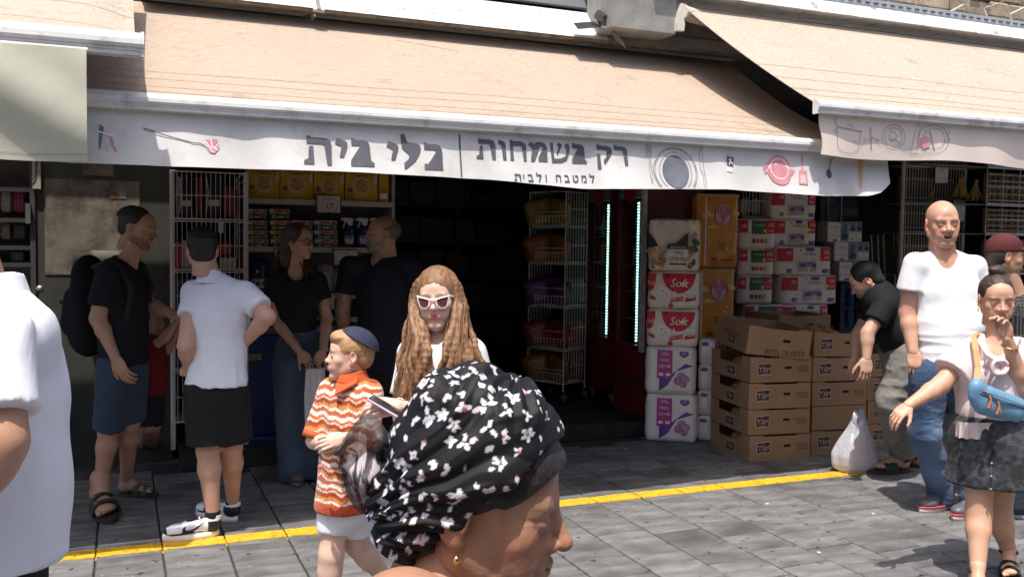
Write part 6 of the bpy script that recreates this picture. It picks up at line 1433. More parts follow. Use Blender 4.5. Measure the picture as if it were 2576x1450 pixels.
class Person:
    def __init__(s, label, base, group=None):
        s.o = thing('person', label, 'person', base, 0, group); s.loc = np.array(base); s.V = []; s.Q = []; s.C = []; s.n = 0
    def add(s, V, Q, C):
        if np.ndim(C) == 1: C = np.tile(np.array(C, float), (len(V), 1))
        s.V.append(V); s.Q.append(Q+s.n); s.C.append(C); s.n += len(V)
    def finish(s, m=None):
        V = np.concatenate(s.V); me = fast_mesh('body', V-s.loc, np.concatenate(s.Q), True); set_col(me, np.concatenate(s.C))
        return obj('body', me, m or vcol('skin', .5, .12, 240., .4, sss=.12, tone=.09, tscale=22.), s.o)
    def part(s, name, V, Q, C, m, label=None, parent=None):
        if np.ndim(C) == 1: C = np.tile(np.array(C, float), (len(V), 1))
        me = fast_mesh(name, V-s.loc, Q, True); set_col(me, C); o = obj(name, me, m, parent or s.o)
        if label: o['label'] = label
        return o
    def solid(s, name, mb, m, smooth=False, label=None):
        mb.v = [tuple(Vector(p)-Vector(s.loc)) for p in mb.v]; o = mb.build(name, m, s.o, smooth)
        if label: o['label'] = label
        return o
    def head(s, c, M, sc, base, **k):
        g = {q: k[q] for q in ('jaw', 'nose', 'chin', 'ears', 'mouth', 'brow', 'fem', 'nosel', 'h', 'cheek', 'squint') if q in k}; cc = {q: k[q] for q in ('beard', 'bcol', 'lips', 'brows', 'lipd', 'scalp', 'blush', 'browk') if q in k}
        V, Q = head_geo(s=sc, **g); C = skin_cols(V, sc, base, **cc); s.add((M @ V.T).T+np.array(c), Q, C); s.hc, s.hM, s.hs = np.array(c), M, sc
        if k.get('eyes', True): eye_parts(s.o, M, np.array(c), sc, k.get('iris', (.05, .03, .02)), k.get('look', (0, 0)))
    def H(s, p): return s.hM @ (np.array(p, float)*s.hs)+s.hc
    def hand(s, wrist, fwd, up, base, mirror=False, sc=1., **k):
        V, Q = hand_geo(mirror=mirror, s=sc, **k); M = frame(fwd, up)
        C = np.tile(np.array(base), (len(V), 1)); s.add((M @ V.T).T+np.array(wrist), Q, C)
    def limbs(s, parts, base, h=.0105, k=.025):
        P_ = np.array([p for q in parts for p in (q[0], q[1])]); R = max(max(q[2], q[3]) for q in parts)+.06
        f = SDF(P_.min(0)-R, P_.max(0)+R, h)
        for q in parts: f.cap(q[0], q[1], q[2], q[3], q[4] if len(q) > 4 else k, 'u', *(q[5:7] if len(q) > 6 else ()))
        V, Q = f.skin(); s.add(V, Q, base)
    def cloth(s, name, parts, col, m, h=.009, cuts=(), holes=(), amp=.004, freq=(9, 9, 5), seed=0, k=.03, paint=None, label=None, ells=(), fine=None):
        """a garment: blended limbs, cut at hems (point, outward normal), opened at the neck"""
        S_ = [q[1:] for q in parts if isinstance(q[0], str)]; parts = [q for q in parts if not isinstance(q[0], str)]
        P_ = np.array([p for q in parts+S_ for p in (q[0], q[1])]); R = max(max(q[2], q[3]) for q in parts+S_)+.05
        f = SDF(P_.min(0)-R, P_.max(0)+R, h)
        for q in parts: f.cap(q[0], q[1], q[2], q[3], q[4] if len(q) > 4 and q[4] is not None else k, 'u', *(q[5:7] if len(q) > 6 else ()))
        for e in ells: f.ell(*e)
        for q in cuts: f.plane(q[0], q[1])
        for q in S_: f.cone(*q)
        for q in holes: f.cap(*q[:4], 0.004, 's', *(q[4:6] if len(q) > 5 else ()))
        V, Q = f.skin()
        if amp: V = folds(V, Q, amp, freq, seed)
        for q in ([fine] if fine else []):
            am = q[0]*(np.clip((q[3]-V[:, 2])/(q[3]-q[2]), 0, 1) if len(q) > 3 else 1.); V = folds(V, Q, am, q[1], seed+11)
        C = np.tile(np.array(col, float), (len(V), 1))
        if paint: C = paint(V, C)
        return s.part(name, V, Q, C, m, label)
    def sheet(s, name, c, M, sc, shape, cuts, col, m, h=.004, tex=None, sub=(), label=None, paint=None):
        """hair or cap on the head: ellipsoids in head space, cut by planes and hollows"""
        f = SDF((-.13, -.17, -.2), (.13, .15, .19), h)
        for e in shape:
            if len(e) == 3: f.ell(e[0], e[1], e[2])
            else: f.cap(e[0], e[1], e[2], e[3], e[4])
        for e in sub: f.ell(e[0], e[1], e[2], 's')
        for p, n in cuts: f.plane(p, n, .006)
        V, Q = f.skin()
        if len(V) == 0: return
        if tex: V = folds(V, Q, tex[0], tex[1], 5)
        C = np.tile(np.array(col, float), (len(V), 1))
        if paint: C = paint(V, C)
        V = (M @ (V*sc).T).T+np.array(c); return s.part(name, V, Q, C, m, label)
M_hair = vcol('hair', .45, .45, 60., .35, stretch=(6, 6, .6), tone=.24, tscale=42.)
M_cot = vcol('cotton_cloth', .85, .12, 420., .2, tone=.025, fold=.16, fs=4.5, fstretch=(2.2, 2.2, .7))
M_den = vcol('denim_cloth', .85, .3, 300., .2, sheen=.1, tone=.12, tscale=45., fold=.3, fs=9.)
M_lea = vcol('shoe_leather', .45, .08, 120., .4, tone=.05)
M_skin = None
UP = np.array((0, 0, 1.))
def unit(v): v = np.array(v, float); return v/np.linalg.norm(v)
CAMF = unit((RM[2][0], RM[2][1], 0)); CAMR = unit((RM[0][0], RM[0][1], 0))

def hair_mass(p, chains, col, name='hair_length', h=.005, k=.012, amp=(.0035, .0014), streak=.4, wave=.008, seed=0, m=None):
    """long hair as blended, waving strands-of-strands, combed into fine streaks"""
    seg = []
    for ci, (pts, rs) in enumerate(chains):
        P_ = [np.array(q) for q in pts]; n = len(P_)
        for q in range(n-1):
            for s_ in range(4):
                def pos(t):
                    # smooth curve through the points
                    i = min(n-2, int(t)); u = t-i; p0, p1, p2, p3 = P_[max(0, i-1)], P_[i], P_[i+1], P_[min(n-1, i+2)]
                    c = .5*((2*p1)+(-p0+p2)*u+(2*p0-5*p1+4*p2-p3)*u*u+(-p0+3*p1-3*p2+p3)*u**3); w_ = wave*min(1, max(0, t-1.2))
                    return c+CAMR*w_*math.sin(5.2*t+ci*1.9)+CAMF*w_*.6*math.cos(4.6*t+ci), float(np.interp(t, range(n), rs))
                a, ra = pos(q+s_/4); b, rb = pos(q+(s_+1)/4-1e-6); seg.append((a, b, ra, rb))
    A = np.array([v for q in seg for v in q[:2]]); f = SDF(A.min(0)-.05, A.max(0)+.05, h)
    for a, b, ra, rb in seg: f.cap(a, b, ra, rb, k)
    V, Q = f.skin(); V = folds(V, Q, amp[0], (75, 75, 7), seed); V = folds(V, Q, amp[1], (190, 190, 14), seed+3)
    C = np.tile(np.array(col, float), (len(V), 1))*(1+streak*vnoise(V*np.array((150, 150, 9)), seed+1)+.5*streak*vnoise(V*np.array((55, 55, 5)), seed+2))[:, None]
    return p.part(name, V, Q, np.clip(C, .004, 1), m or M_hair)
# ================================================================== the people
def fdir(a, b): return unit(CAMF*a+CAMR*b)
def fyaw(a, b): d = fdir(a, b); return math.atan2(d[1], d[0])-math.pi/2
def ank(heel, toe, z=.09, f_=.03): h_, t_ = gz(heel), gz(toe); return h_+unit(t_-h_)*f_+UP*z
def jn(d0):
    return lambda x, y, dd=0.: np.array(at(x, y, d0+dd))
def gz(p, z=0.): q = np.array(p, float); q[2] = z; return q
def torso_parts(sl, sr, hip, fac, wc, ww, wh, sq=.66, add=0., bust=0., lift=.0):
    """shoulders, ribcage, waist and hips; half-widths wc, ww, wh, flattened front to back"""
    m = (sl+sr)/2; c = m*.72+hip*.28; wa = m*.38+hip*.62; si = (sr-sl)
    P_ = [(m+UP*.04, sl+si*.06-UP*.005, .042+add, .046+add, .03), (m+UP*.04, sr-si*.06-UP*.005, .042+add, .046+add, .03), (sl+si*.16-UP*.02, sr-si*.16-UP*.02, .052+add, .052+add, .03), (m*.86+hip*.14, c, wc*.92+add, wc+add, .04, fac, sq), (c, wa, wc+add, ww+add, .05, fac, sq), (wa, hip, ww+add, wh+add, .05, fac, sq+.06)]
    if bust:
        x = unit(si); 
        for s_ in (-1, 1): q = c+UP*.0+x*s_*wc*.5+fac*(wc*sq*.55); P_.append((q, q-UP*.01, bust+add, bust+add, .05))
    return P_
def shoe(p, name, heel, toe, w_=.05, hgt=.075, upper=(.05, .05, .055), sole=(.7, .68, .64), soleh=.026, paint=None, lean=0., m=None, open_top=True, ankle=None):
    """closed shoe: soft upper over a rubber sole, heel and toe on the ground"""
    heel, toe = np.array(heel, float), np.array(toe, float); L_ = np.linalg.norm(toe-heel); y = unit(toe-heel); z = UP-y*(UP@y); z = unit(z); x = np.cross(y, z); M = np.stack([x, y, z], 1)
    f = SDF((-.075, -.06, -.01), (.075, L_+.04, .17), .0055)
    f.ell((0, .035, .045), (.034, .04, .045), 0); f.cap((0, .05, .055), (0, L_*.52, .045), .036, .036, .03); f.ell((0, L_*.74, .034), (w_*.92, L_*.24, .034), .03); f.cap((0, .03, .06), (0, .025, hgt+.02), .037, .038, .02)
    f.plane((0, 0, hgt+.018), (0, -.25, 1)); f.plane((0, 0, .006), (0, 0, -1))
    V, Q = f.skin(); C = np.tile(np.array(upper, float), (len(V), 1))
    if paint: C = paint(V, C, L_)
    up = p.part(name, (M @ V.T).T+heel+UP*(soleh*.55), Q, C, m or M_lea)
    n = 28; out = []
    for i in range(n):
        t = 2*math.pi*i/n; yy = (1-math.cos(t))/2; wd = w_*(.78+.30*math.sin(math.pi*min(1, yy*1.0))**.8*(.4+.6*yy)); out.append((math.sin(t)**1 * wd if abs(math.sin(t)) > 0 else 0, yy*L_))
    Vs = [(a*1.0, b, 0) for a, b in out]+[(a*1.04, b+(b-L_/2)*.02, soleh*.5) for a, b in out]+[(a, b, soleh+ (0.006*max(0, b/L_-.75)*4)) for a, b in out]; F = [tuple(range(n-1, -1, -1)), tuple(range(2*n, 3*n))]
    for k in range(2): F += [(k*n+i, k*n+(i+1) % n, (k+1)*n+(i+1) % n, (k+1)*n+i) for i in range(n)]
    mb = MB().add([M @ np.array(v)+heel for v in Vs], F); p.solid('sole', mb, vcol_const(sole), True)
    return M, heel, L_
VC = {}
def vcol_const(c, rough=.55):
    k = tuple(round(v, 3) for v in c)+(rough,)
    if k not in VC: VC[k] = mat('tone_%d' % len(VC), c, rough, .08, 20.)
    return VC[k]
def slide(p, heel, toe, skin, strap=(.03, .028, .025), straps=1, sole=(.03, .03, .03), s=1., buckle=False):
    """bare foot in an open sandal"""
    heel, toe = np.array(heel, float), np.array(toe, float); y = unit(toe-heel); z = UP; x = np.cross(y, z); M = np.stack([x, y, z], 1); L_ = np.linalg.norm(toe-heel); k = L_/.262
    V, Q = foot_geo(k*.95); C = np.tile(np.array(skin), (len(V), 1)); nail = (V[:, 1] > .205*k)&(V[:, 2] > .016*k); C[nail] = np.array(skin)*1.15
    p.add((M @ (V+np.array((0, .02*k, .0))).T).T+heel+UP*.026, Q, C)
    n = 26; out = []
    for i in range(n):
        t = 2*math.pi*i/n; yy = (1-math.cos(t))/2; out.append((math.sin(t)*.046*k*(.8+.35*yy), -.02*k+yy*(L_+.03*k)))
    Vs = [(a, b, .001) for a, b in out]+[(a*1.03, b, .024) for a, b in out]; F = [tuple(range(n-1, -1, -1)), tuple(range(n, 2*n))]+[(i, (i+1) % n, n+(i+1) % n, n+i) for i in range(n)]
    p.solid('sandal_sole', MB().add([M @ np.array(v)+heel for v in Vs], F), vcol_const(sole, .7))
    for q in range(straps):
        y0 = (.10+.055*q)*k if straps > 1 else .085*k; wd = .042*k if straps > 1 else .085*k; hh = (.075-.016*q)*k if straps > 1 else .07*k
        g = MB(); nn = 14
        def fn(u, v, y0=y0, wd=wd, hh=hh):
            a = math.pi*u; return M @ np.array((.05*k*math.cos(a)*1.02, y0+wd*v, .016+(hh-.02*k*v/ .6*(0 if straps > 1 else .5))*math.sin(a)**.75))+heel
        g.grid(fn, nn, 3); kk = len(g.v)
        g.add([np.array(v_)-UP*.004 for v_ in g.v], [tuple(reversed(f_)) for f_ in g.f]); p.solid('sandal_strap', g, vcol_const(strap, .6), True)
        if buckle:
            b0 = M @ np.array((.036*k, y0+wd*.5, .016+hh*.78))+heel; p.solid('buckle', MB().box(b0-np.array((.009, .009, .003)), b0+np.array((.009, .009, .006)), .002), vcol_const((.2, .18, .14), .3))
def arm(sh, el, wr, r=(.052, .043, .04, .027)): return [(sh, el, r[0], r[1], .02), (el, el*.7+wr*.3, r[1]*.97, r[2]*1.03, .02), (el*.7+wr*.3, wr, r[2]*1.03, r[3], .02)]
def leg(hp, kn, an, r=(.085, .056, .054, .034)): c = kn*.72+an*.28; return [(hp, kn, r[0], r[1], .03), (kn, c, r[1], r[2], .03), (c, an, r[2], r[3], .03)]
def sleeve(sh, el, f_, r0, r1): return ('S', sh, sh+(el-sh)*f_, r0, r1)
def tube_on(p, name, pts, r, col, n=8, rough=.3, metal=0., close=False):
    if close: pts = list(pts)+[pts[0]]
    return p.solid(name, MB().tube([tuple(q) for q in pts], r, n), mat('trim_%s_%s' % (name, '_'.join(str(round(c, 2)) for c in col)), col, rough, .05, metal=metal), True)
def kippah(p, col, tilt=(.05, -.045), r=.088, seams=6, rim=(.5, .48, .45), cov=.92):
    """skullcap on the back of the crown"""
    R = rotm(0, tilt[0]); c0 = np.array((0, tilt[1], .046)); V = []; F = []; n, m_ = 30, 9
    for i in range(m_+1):
        a = cov*math.pi/2*i/m_
        for j in range(n):
            b = 2*math.pi*j/n; g = 1-.012*(abs(math.sin(seams/2*b)) < .12)
            V.append(R @ (np.array((math.sin(a)*math.cos(b)*.089*g, math.sin(a)*math.sin(b)*.100*g, math.cos(a)*.083*g))*r/.088)+c0)
    for i in range(m_):
        for j in range(n): F.append((i*n+j, (i+1)*n+j, (i+1)*n+(j+1) % n, i*n+(j+1) % n))
    P_ = [p.H(v) for v in V]; mb = MB().add(P_, F); p.solid('skullcap', mb, mat('kippah_%d' % int(col[2]*1000), col, .8, .1, 40., .2, 200.), True)
    rimp = [p.H(V[m_*n+j]) for j in range(n)]; p.solid('skullcap_rim', MB().tube([tuple(q) for q in rimp]+[tuple(rimp[0])], .0022, 5), mat('kippah_rim_%d' % int(rim[0]*100), rim, .8), True)
TAN = (.45, .25, .165); FAIR = (.60, .38, .285); OLIVE = (.42, .235, .15)

# ---------------- man in black T-shirt with a backpack (profile to the right)
d0 = 5.33; j = jn(d0); fac = fdir(-.12, 1.)
p = Person('man in black T-shirt and denim shorts with a backpack, in profile by the door', onZ(300, 1275))
sr, sl = j(268, 690, -.17), j(338, 678, .17)
hip = j(312, 905); neck = j(322, 655)
el1, wr1 = j(246, 800, -.2), j(291, 900, -.2); el2, wr2 = j(372, 765, .17), j(440, 792, .05)
a1, a2 = ank(onZ(250, 1272), onZ(276, 1316), .1), ank(onZ(306, 1246), onZ(396, 1248), .1); k1, k2 = j(274, 1080, .06), j(326, 1062, .14)
hp1, hp2 = j(292, 930, -.05), j(325, 925, .1)
parts = torso_parts(sl, sr, hip, fac, .155, .14, .15)+[(neck-UP*.03, j(340, 610), .052, .05)]+arm(sr, el1, wr1)+arm(sl, el2, wr2)+leg(hp1, k1, a1)+leg(hp2, k2, a2)
p.limbs(parts, TAN)
p.head(j(346, 573), rotm(fyaw(-.1, 1.), -.2), .98, TAN, beard=.85, jaw=1.05, nose=1.05, nosel=1.5, scalp=(.8, (.045, .032, .026)), brows=(.03, .022, .018), brow=1.2, iris=(.03, .02, .012))
p.sheet('hair', p.hc, p.hM, p.hs, [((0, -.02, .038), (.0785, .1, .088), 0), ((0, -.06, -.02), (.066, .05, .045), .02)], [((0, .085, 0), (0, 1, .28)), ((0, .0, -.035), (0, .55, -1))], (.03, .022, .018), M_hair, sub=[((0, .07, -.02), (.09, .055, .06), .01), ((.085, .0, -.02), (.03, .028, .045), .005), ((-.085, .0, -.02), (.03, .028, .045), .005)])
kippah(p, (.03, .028, .035), (.12, -.04), .084, rim=(.10, .095, .09))
p.hand(wr1, wr1-el1+fac*.02, -fdir(.9, .3), TAN, mirror=False, curl=.35)
p.hand(wr2, wr2-el2, UP, TAN, mirror=True, curl=.2)
BLK = (.014, .015, .019)
p.cloth('shirt', torso_parts(sl, sr, hip-UP*.02, fac, .15, .145, .15, .72, .012)+[sleeve(sr, el1, .72, .06, .066), sleeve(sl, el2, .55, .06, .064)], BLK, M_cot, cuts=[(hip-UP*.02, -UP)], holes=[(neck+UP*.02, neck+UP*.12, .062, .075), (neck+fac*.05, neck-UP*.06+fac*.1, .045, .01)], amp=.005)
DNM = (.035, .055, .095)
p.cloth('shorts', [(hip, hip-UP*.05, .165, .165, .04, fac, .72), ('S', hp1, k1+UP*.015, .105, .088), ('S', hp2, k2+UP*.01, .105, .088)], DNM, M_den, cuts=[(hip+UP*.03, UP)], amp=.005, freq=(10, 10, 6))
slide(p, gz(onZ(250, 1272)), gz(onZ(276, 1316)), np.array(TAN)*.95, (.05, .042, .035), 2, (.03, .026, .022), buckle=True); slide(p, gz(onZ(306, 1246)), gz(onZ(396, 1248)), np.array(TAN)*.95, (.05, .042, .035), 2, (.03, .026, .022), buckle=True)
p.finish()
# backpack
bc = (sl+sr)/2-fac*.2-UP*.17
bp_ = thing('backpack', 'black backpack on the back of the man by the door', 'backpack', bc-UP*.26)
f = SDF(bc-.34, bc+.34, .012); f.cap(bc-UP*.17, bc+UP*.14, .15, .125, .02, 'u', fac, .62); f.cap(bc-UP*.12-fac*.09, bc+UP*.0-fac*.085, .1, .085, .02, 'u', fac, .5)
V, Q = f.skin(); V = folds(V, Q, .006, (12, 12, 9), 4); me = fast_mesh('pack', V-np.array(bp_.location), Q, True); set_col(me, np.tile((.013, .013, .016), (len(V), 1))); obj('pack', me, M_cot, bp_)
for q in (-1, 1):
    sh = (sr if q < 0 else sl); mid = (sl+sr)/2; w0 = sh*.75+mid*.25
    pts = [w0-fac*.1+UP*.03, w0+UP*.075, w0+fac*.07+UP*.03, w0+fac*.125-UP*.09, w0+fac*.09-UP*.25, w0-fac*.08-UP*.32]
    MB().tube([tuple(v-np.array(bp_.location)) for v in pts], .018, 8).build('strap', vcol_const((.016, .016, .018), .8), bp_, True)
MB().box(tuple(bc-np.array(bp_.location)-fac*.13-UP*.02-np.array((.04, .02, 0))), tuple(bc-np.array(bp_.location)-fac*.13-np.array((-.04, -.02, 0)))).build('buckle', vcol_const((.03, .03, .03), .4), bp_)

# ---------------- small child in red behind him
d0 = 5.75; j = jn(d0); fac = fdir(.3, 1)
p = Person('small child in red shirt, mostly hidden behind the man with the backpack', onZ(370, 1165))
hc = j(380, 812); sl, sr = j(385, 875, .09), j(372, 880, -.09); hip = j(378, 980)
parts = torso_parts(sl, sr, hip, fac, .1, .095, .1)+[(j(380, 862), j(380, 830), .035, .035)]+arm(sr, j(415, 850, -.08), j(447, 802, -.05), (.032, .027, .026, .018))+arm(sl, j(420, 880, .05), j(440, 845, .05), (.032, .027, .026, .018))+leg(j(370, 990, -.05), j(368, 1070, -.05), gz(onZ(358, 1150), .07), (.055, .04, .036, .026))+leg(j(385, 990, .05), j(385, 1070, .05), gz(onZ(385, 1150), .07), (.055, .04, .036, .026))
p.limbs(parts, TAN); p.head(hc, rotm(fyaw(-.2, .95), .2), .78, TAN, fem=True, jaw=.9, h=.005)
p.sheet('hair', p.hc, p.hM, p.hs, [((0, -.02, .04), (.082, .104, .09), 0), ((0, -.06, -.03), (.07, .05, .06), .02)], [((0, .06, 0), (0, 1, .3))], (.03, .02, .014), M_hair, sub=[((0, .07, -.02), (.085, .06, .06), .01)])
p.hand(j(447, 802, -.05), UP+CAMR*.3, -fac, TAN, sc=.7, h=.005); p.hand(j(440, 845, .05), UP+CAMR*.3, -fac, TAN, sc=.7, h=.005, mirror=True)
p.cloth('shirt', torso_parts(sl, sr, hip, fac, .11, .11, .115, .72, .01)+[sleeve(sr, j(415, 850, -.08), .4, .05, .05), sleeve(sl, j(420, 880, .05), .4, .05, .05)], (.16, .012, .016), M_cot, cuts=[(hip-UP*.03, -UP)], h=.011)
p.cloth('shorts', [(hip, hip-UP*.04, .11, .11, .03, fac, .75), ('S', j(370, 990, -.05), j(368, 1070, -.05), .07, .065), ('S', j(385, 990, .05), j(385, 1070, .05), .07, .065)], (.02, .02, .025), M_cot, cuts=[(hip+UP*.01, UP)], h=.011)
for x in (358, 385): q = gz(onZ(x, 1155)); shoe(p, 'shoe', q, q+fac*.17, .036, .05, (.02, .02, .02), (.02, .02, .02), .018)
p.finish()

# ---------------- young man in white polo, seen from behind
d0 = 4.92; j = jn(d0); fac = fdir(.95, -.25)
p = Person('young man in white polo and black shorts seen from behind, hands on hips', onZ(505, 1345))
sl, sr = j(487, 735, .02), j(618, 738, .0); hip = j(546, 945); neck = j(530, 690)
el1, wr1 = j(468, 868, -.13), j(478, 935, .0); el2, wr2 = j(672, 796, -.08), j(608, 868, .05)
a1, a2 = ank(onZ(551, 1345), onZ(409, 1362), .1), ank(onZ(597, 1312), onZ(528, 1300), .1); k1, k2 = j(523, 1130, -.02), j(582, 1120, .08)
hp1, hp2 = j(516, 985, -.02), j(574, 985, .03)
SK = (.52, .30, .215)
p.limbs(torso_parts(sl, sr, hip, fac, .125, .11, .12)+[(neck-UP*.04, j(515, 640), .055, .052)]+arm(sl, el1, wr1)+arm(sr, el2, wr2)+leg(hp1, k1, a1, (.085, .055, .056, .033))+leg(hp2, k2, a2, (.085, .055, .056, .033)), SK)
p.head(j(509, 628), rotm(fyaw(.93, -.35), .0), .97, SK, scalp=(.9, (.02, .015, .012)), eyes=False)
p.sheet('hair', p.hc, p.hM, p.hs, [((0, -.018, .04), (.0815, .103, .090), 0), ((0, -.062, -.022), (.066, .05, .046), .02)], [((0, .072, 0), (0, 1, .2)), ((0, -.0, -.052), (0, .3, -1))], (.018, .014, .012), M_hair, sub=[((0, .085, -.02), (.09, .055, .06), .01), ((.085, .004, -.02), (.03, .03, .05), .005), ((-.085, .004, -.02), (.03, .03, .05), .005)])
kippah(p, (.012, .012, .014), (.1, -.035), .089, rim=(.02, .02, .02), cov=.66)
p.hand(wr1, CAMR*1.+CAMF*.1-UP*.1, -CAMF+UP*.3, SK, mirror=False, curl=.22); p.hand(wr2, -CAMR*.4+CAMF*.8-UP*.5, -fac+CAMR*.5, SK, mirror=True, curl=.25)
WHT = (.72, .73, .80)
p.cloth('polo_shirt', torso_parts(sl, sr, hip-UP*.05, fac, .13, .115, .145, .8, .012)+[sleeve(sl, el1, .45, .06, .068), sleeve(sr, el2, .66, .06, .07)], WHT, M_cot, h=.0085, cuts=[(hip-UP*.045, (0, 0, -1))], holes=[(neck+UP*.03, neck+UP*.12, .06, .075)], amp=.006, freq=(7, 7, 4), seed=3, fine=(.006, (14, 14, 3.5)))
p.cloth('collar', [(neck-UP*.045-fac*.004, neck+UP*.012, .082, .06)], WHT, M_cot, h=.006, cuts=[(neck+UP*.022-fac*.03, UP+fac*.4), (neck-UP*.04, -UP)], holes=[(neck-UP*.05, neck+UP*.1, .054, .05)], amp=0)
p.cloth('shorts', [(hip-UP*.02, hip-UP*.09, .125, .155, .04, fac, .8), ('S', hp1, k1+UP*.03, .112, .108), ('S', hp2, k2+UP*.03, .112, .11)], (.015, .016, .017), M_cot, cuts=[(hip-UP*.01, UP)], amp=.005, freq=(9, 9, 4))
def sneaker(V, C, L_):
    y, z = V[:, 1]/L_, V[:, 2]; W_ = np.array((.72, .74, .78)); B_ = np.array((.015, .015, .018)); G_ = np.array((.42, .45, .5))
    C[:] = W_; C[(y < .22) & (z < .075)] = B_; C[(y > .6) & (z < .022+.03*(1-y))] = B_; C[(y > .66) & (y < .92) & (np.abs(V[:, 0]) < .026)] = G_; C[(y > .93)] = B_; C[(y > .46) & (y < .62) & (z < .03)] = B_; C[(z > .088)] = B_; C[(y < .1) & (z > .07)] = W_
    C[(y > .3) & (y < .58) & (np.abs(V[:, 0]) < .016) & (z > .05)] = B_
    return C
for q, (h_, t_) in enumerate(((gz(onZ(551, 1345)), gz(onZ(409, 1362))), (gz(onZ(597, 1312)), gz(onZ(528, 1300))))):
    if q == 1: t_ = h_+unit(t_-h_)*.295
    M, he, L_ = shoe(p, 'sneaker', h_, t_, .05, .08, (.7, .7, .7), (.72, .66, .58), .034, sneaker)
    for sd in (-1, 1):
        pts = [(.30, .032), (.42, .036), (.56, .047), (.74, .072), (.56, .062), (.44, .058), (.36, .066), (.39, .082), (.31, .066), (.27, .045)]
        pts = [(.24, .088), (.36, .068), (.48, .052), (.56, .046), (.62, .050), (.62, .064), (.58, .074), (.66, .062), (.68, .046), (.62, .034), (.52, .034), (.4, .05)]
        g = MB(); V_ = []
        for yy, zz in pts:
            hw = float(np.interp(yy, (.2, .4, .55, .7), (.042, .040, .042, .046)))*(1-max(0, (zz-.05))*6)
            V_.append(M @ np.array((sd*(hw+.004), yy*L_, zz+.012))+he)
        g.add(V_, [tuple(range(len(V_)))] if sd > 0 else [tuple(range(len(V_)-1, -1, -1))]); p.solid('swoosh', g, vcol_const((.015, .015, .018), .4))
    for i in range(5):
        yy = L_*(.34+.055*i); zz = .108-.011*i
        tube_on(p, 'lace', [M @ np.array((-.024, yy, zz-.008))+he, M @ np.array((0, yy+.006, zz+.002))+he, M @ np.array((.024, yy, zz-.008))+he], .0035, (.6, .62, .75), 6, .7)
    an = (a1, a2)[q]; p.cloth('sock', [(M @ np.array((0, .035, .07))+he, M @ np.array((0, .03, .135))+he, .041, .039)], (.015, .015, .016), M_cot, h=.007, cuts=[(M @ np.array((0, .03, .138))+he, UP)], amp=0)
p.finish()

# ---------------- young woman with glasses in black T-shirt and jeans
d0 = 6.05; j = jn(d0); fac = fdir(-.85, .35)
p = Person('young woman with glasses in black T-shirt and flared jeans holding a white bag', onZ(762, 1205))
sl, sr = j(688, 712, -.02), j(800, 706, .05); hip = j(752, 880); neck = j(742, 685)
el1, wr1 = j(690, 800, -.02), j(757, 888, -.17); el2, wr2 = j(822, 800, .06), j(812, 885, -.14)
p.limbs(torso_parts(sl, sr, hip, fac, .118, .088, .12, .66, 0, .05)+[(neck-UP*.03, j(748, 640), .045, .043)]+arm(sl, el1, wr1, (.046, .038, .036, .024))+arm(sr, el2, wr2, (.046, .038, .036, .024)), OLIVE)
M_h = rotm(fyaw(-.42, .9), -.02)
p.head(j(752, 607), M_h, .92, OLIVE, fem=True, jaw=.92, nose=.85, nosel=1.2, lips=(.36, .10, .09), brows=(.03, .02, .015), lipd=.7)
HB = (.05, .03, .02)
p.sheet('hair', p.hc, p.hM, p.hs, [((0, -.02, .04), (.085, .108, .094), 0), ((0, -.075, -.06), (.085, .055, .1), .04), ((.04, -.075, -.12), (.05, .04, .08), .03), ((-.04, -.06, -.12), (.05, .04, .08), .03)], [((0, .083, 0), (0, 1, .38))], HB, M_hair, sub=[((0, .095, -.03), (.088, .075, .09), .012), ((0, .03, -.15), (.075, .05, .1), .02), ((-.09, .02, -.06), (.035, .035, .06), .006), ((.09, .02, -.06), (.035, .03, .05), .006)], tex=(.003, (40, 40, 8)))
def lock(p, pts, r, col, n=10, sub=1):
    P_ = [np.array(q) for q in pts]; out = []
    for i in range(len(P_)-1):
        for t in np.linspace(0, 1, 6, endpoint=False): out.append(P_[i]*(1-t)+P_[i+1]*t)
    out.append(P_[-1]); m_ = len(out); rs = [r*(.65+.5*math.sin(math.pi*min(1, (i/m_)*1.15)))*(1 if i < m_*.8 else max(.15, (m_-i)/(m_*.2))) for i in range(m_)]
    return MB().tube([tuple(q) for q in out], [max(.0012, v) for v in rs], 7, True)
def lockset(p, groups, col, name='hair_lock', var=.15, seed=0):
    r_ = random.Random(seed); Vs, Fs, Cs = [], [], []; k = 0
    for pts, r in groups:
        mb = lock(p, pts, r, col); Vs += mb.v; Fs += [tuple(i+k for i in f) for f in mb.f]; c = np.array(col)*(1+r_.uniform(-var, var)*2.2); Cs += [c]*len(mb.v); k += len(mb.v)
    me = fast_mesh(name, np.array(Vs)-p.loc, Fs, True); set_col(me, np.array(Cs)); o = obj(name, me, M_hair, p.o); o['kind'] = 'stuff'; return o
r_ = random.Random(12); G = []
for i in range(120):
    x = -.075+.15*r_.random(); a = p.H((x, -.07+.02*r_.random(), .02)); side = r_.random()
    e = j(712+r_.uniform(-32, 20), 690+r_.uniform(-25, 15), r_.uniform(.02, .12)) if side < .55 else j(798+r_.uniform(-14, 14), 745+r_.uniform(-30, 70), r_.uniform(-.02, .04))
    m1 = a*.5+e*.5+np.array((r_.uniform(-.02, .02), r_.uniform(-.02, .02), .03)); G.append(([a, a*.75+m1*.25-UP*.02, m1, m1*.4+e*.6, e], .0042))
lockset(p, G, HB, 'hair_lock', .2, 3)
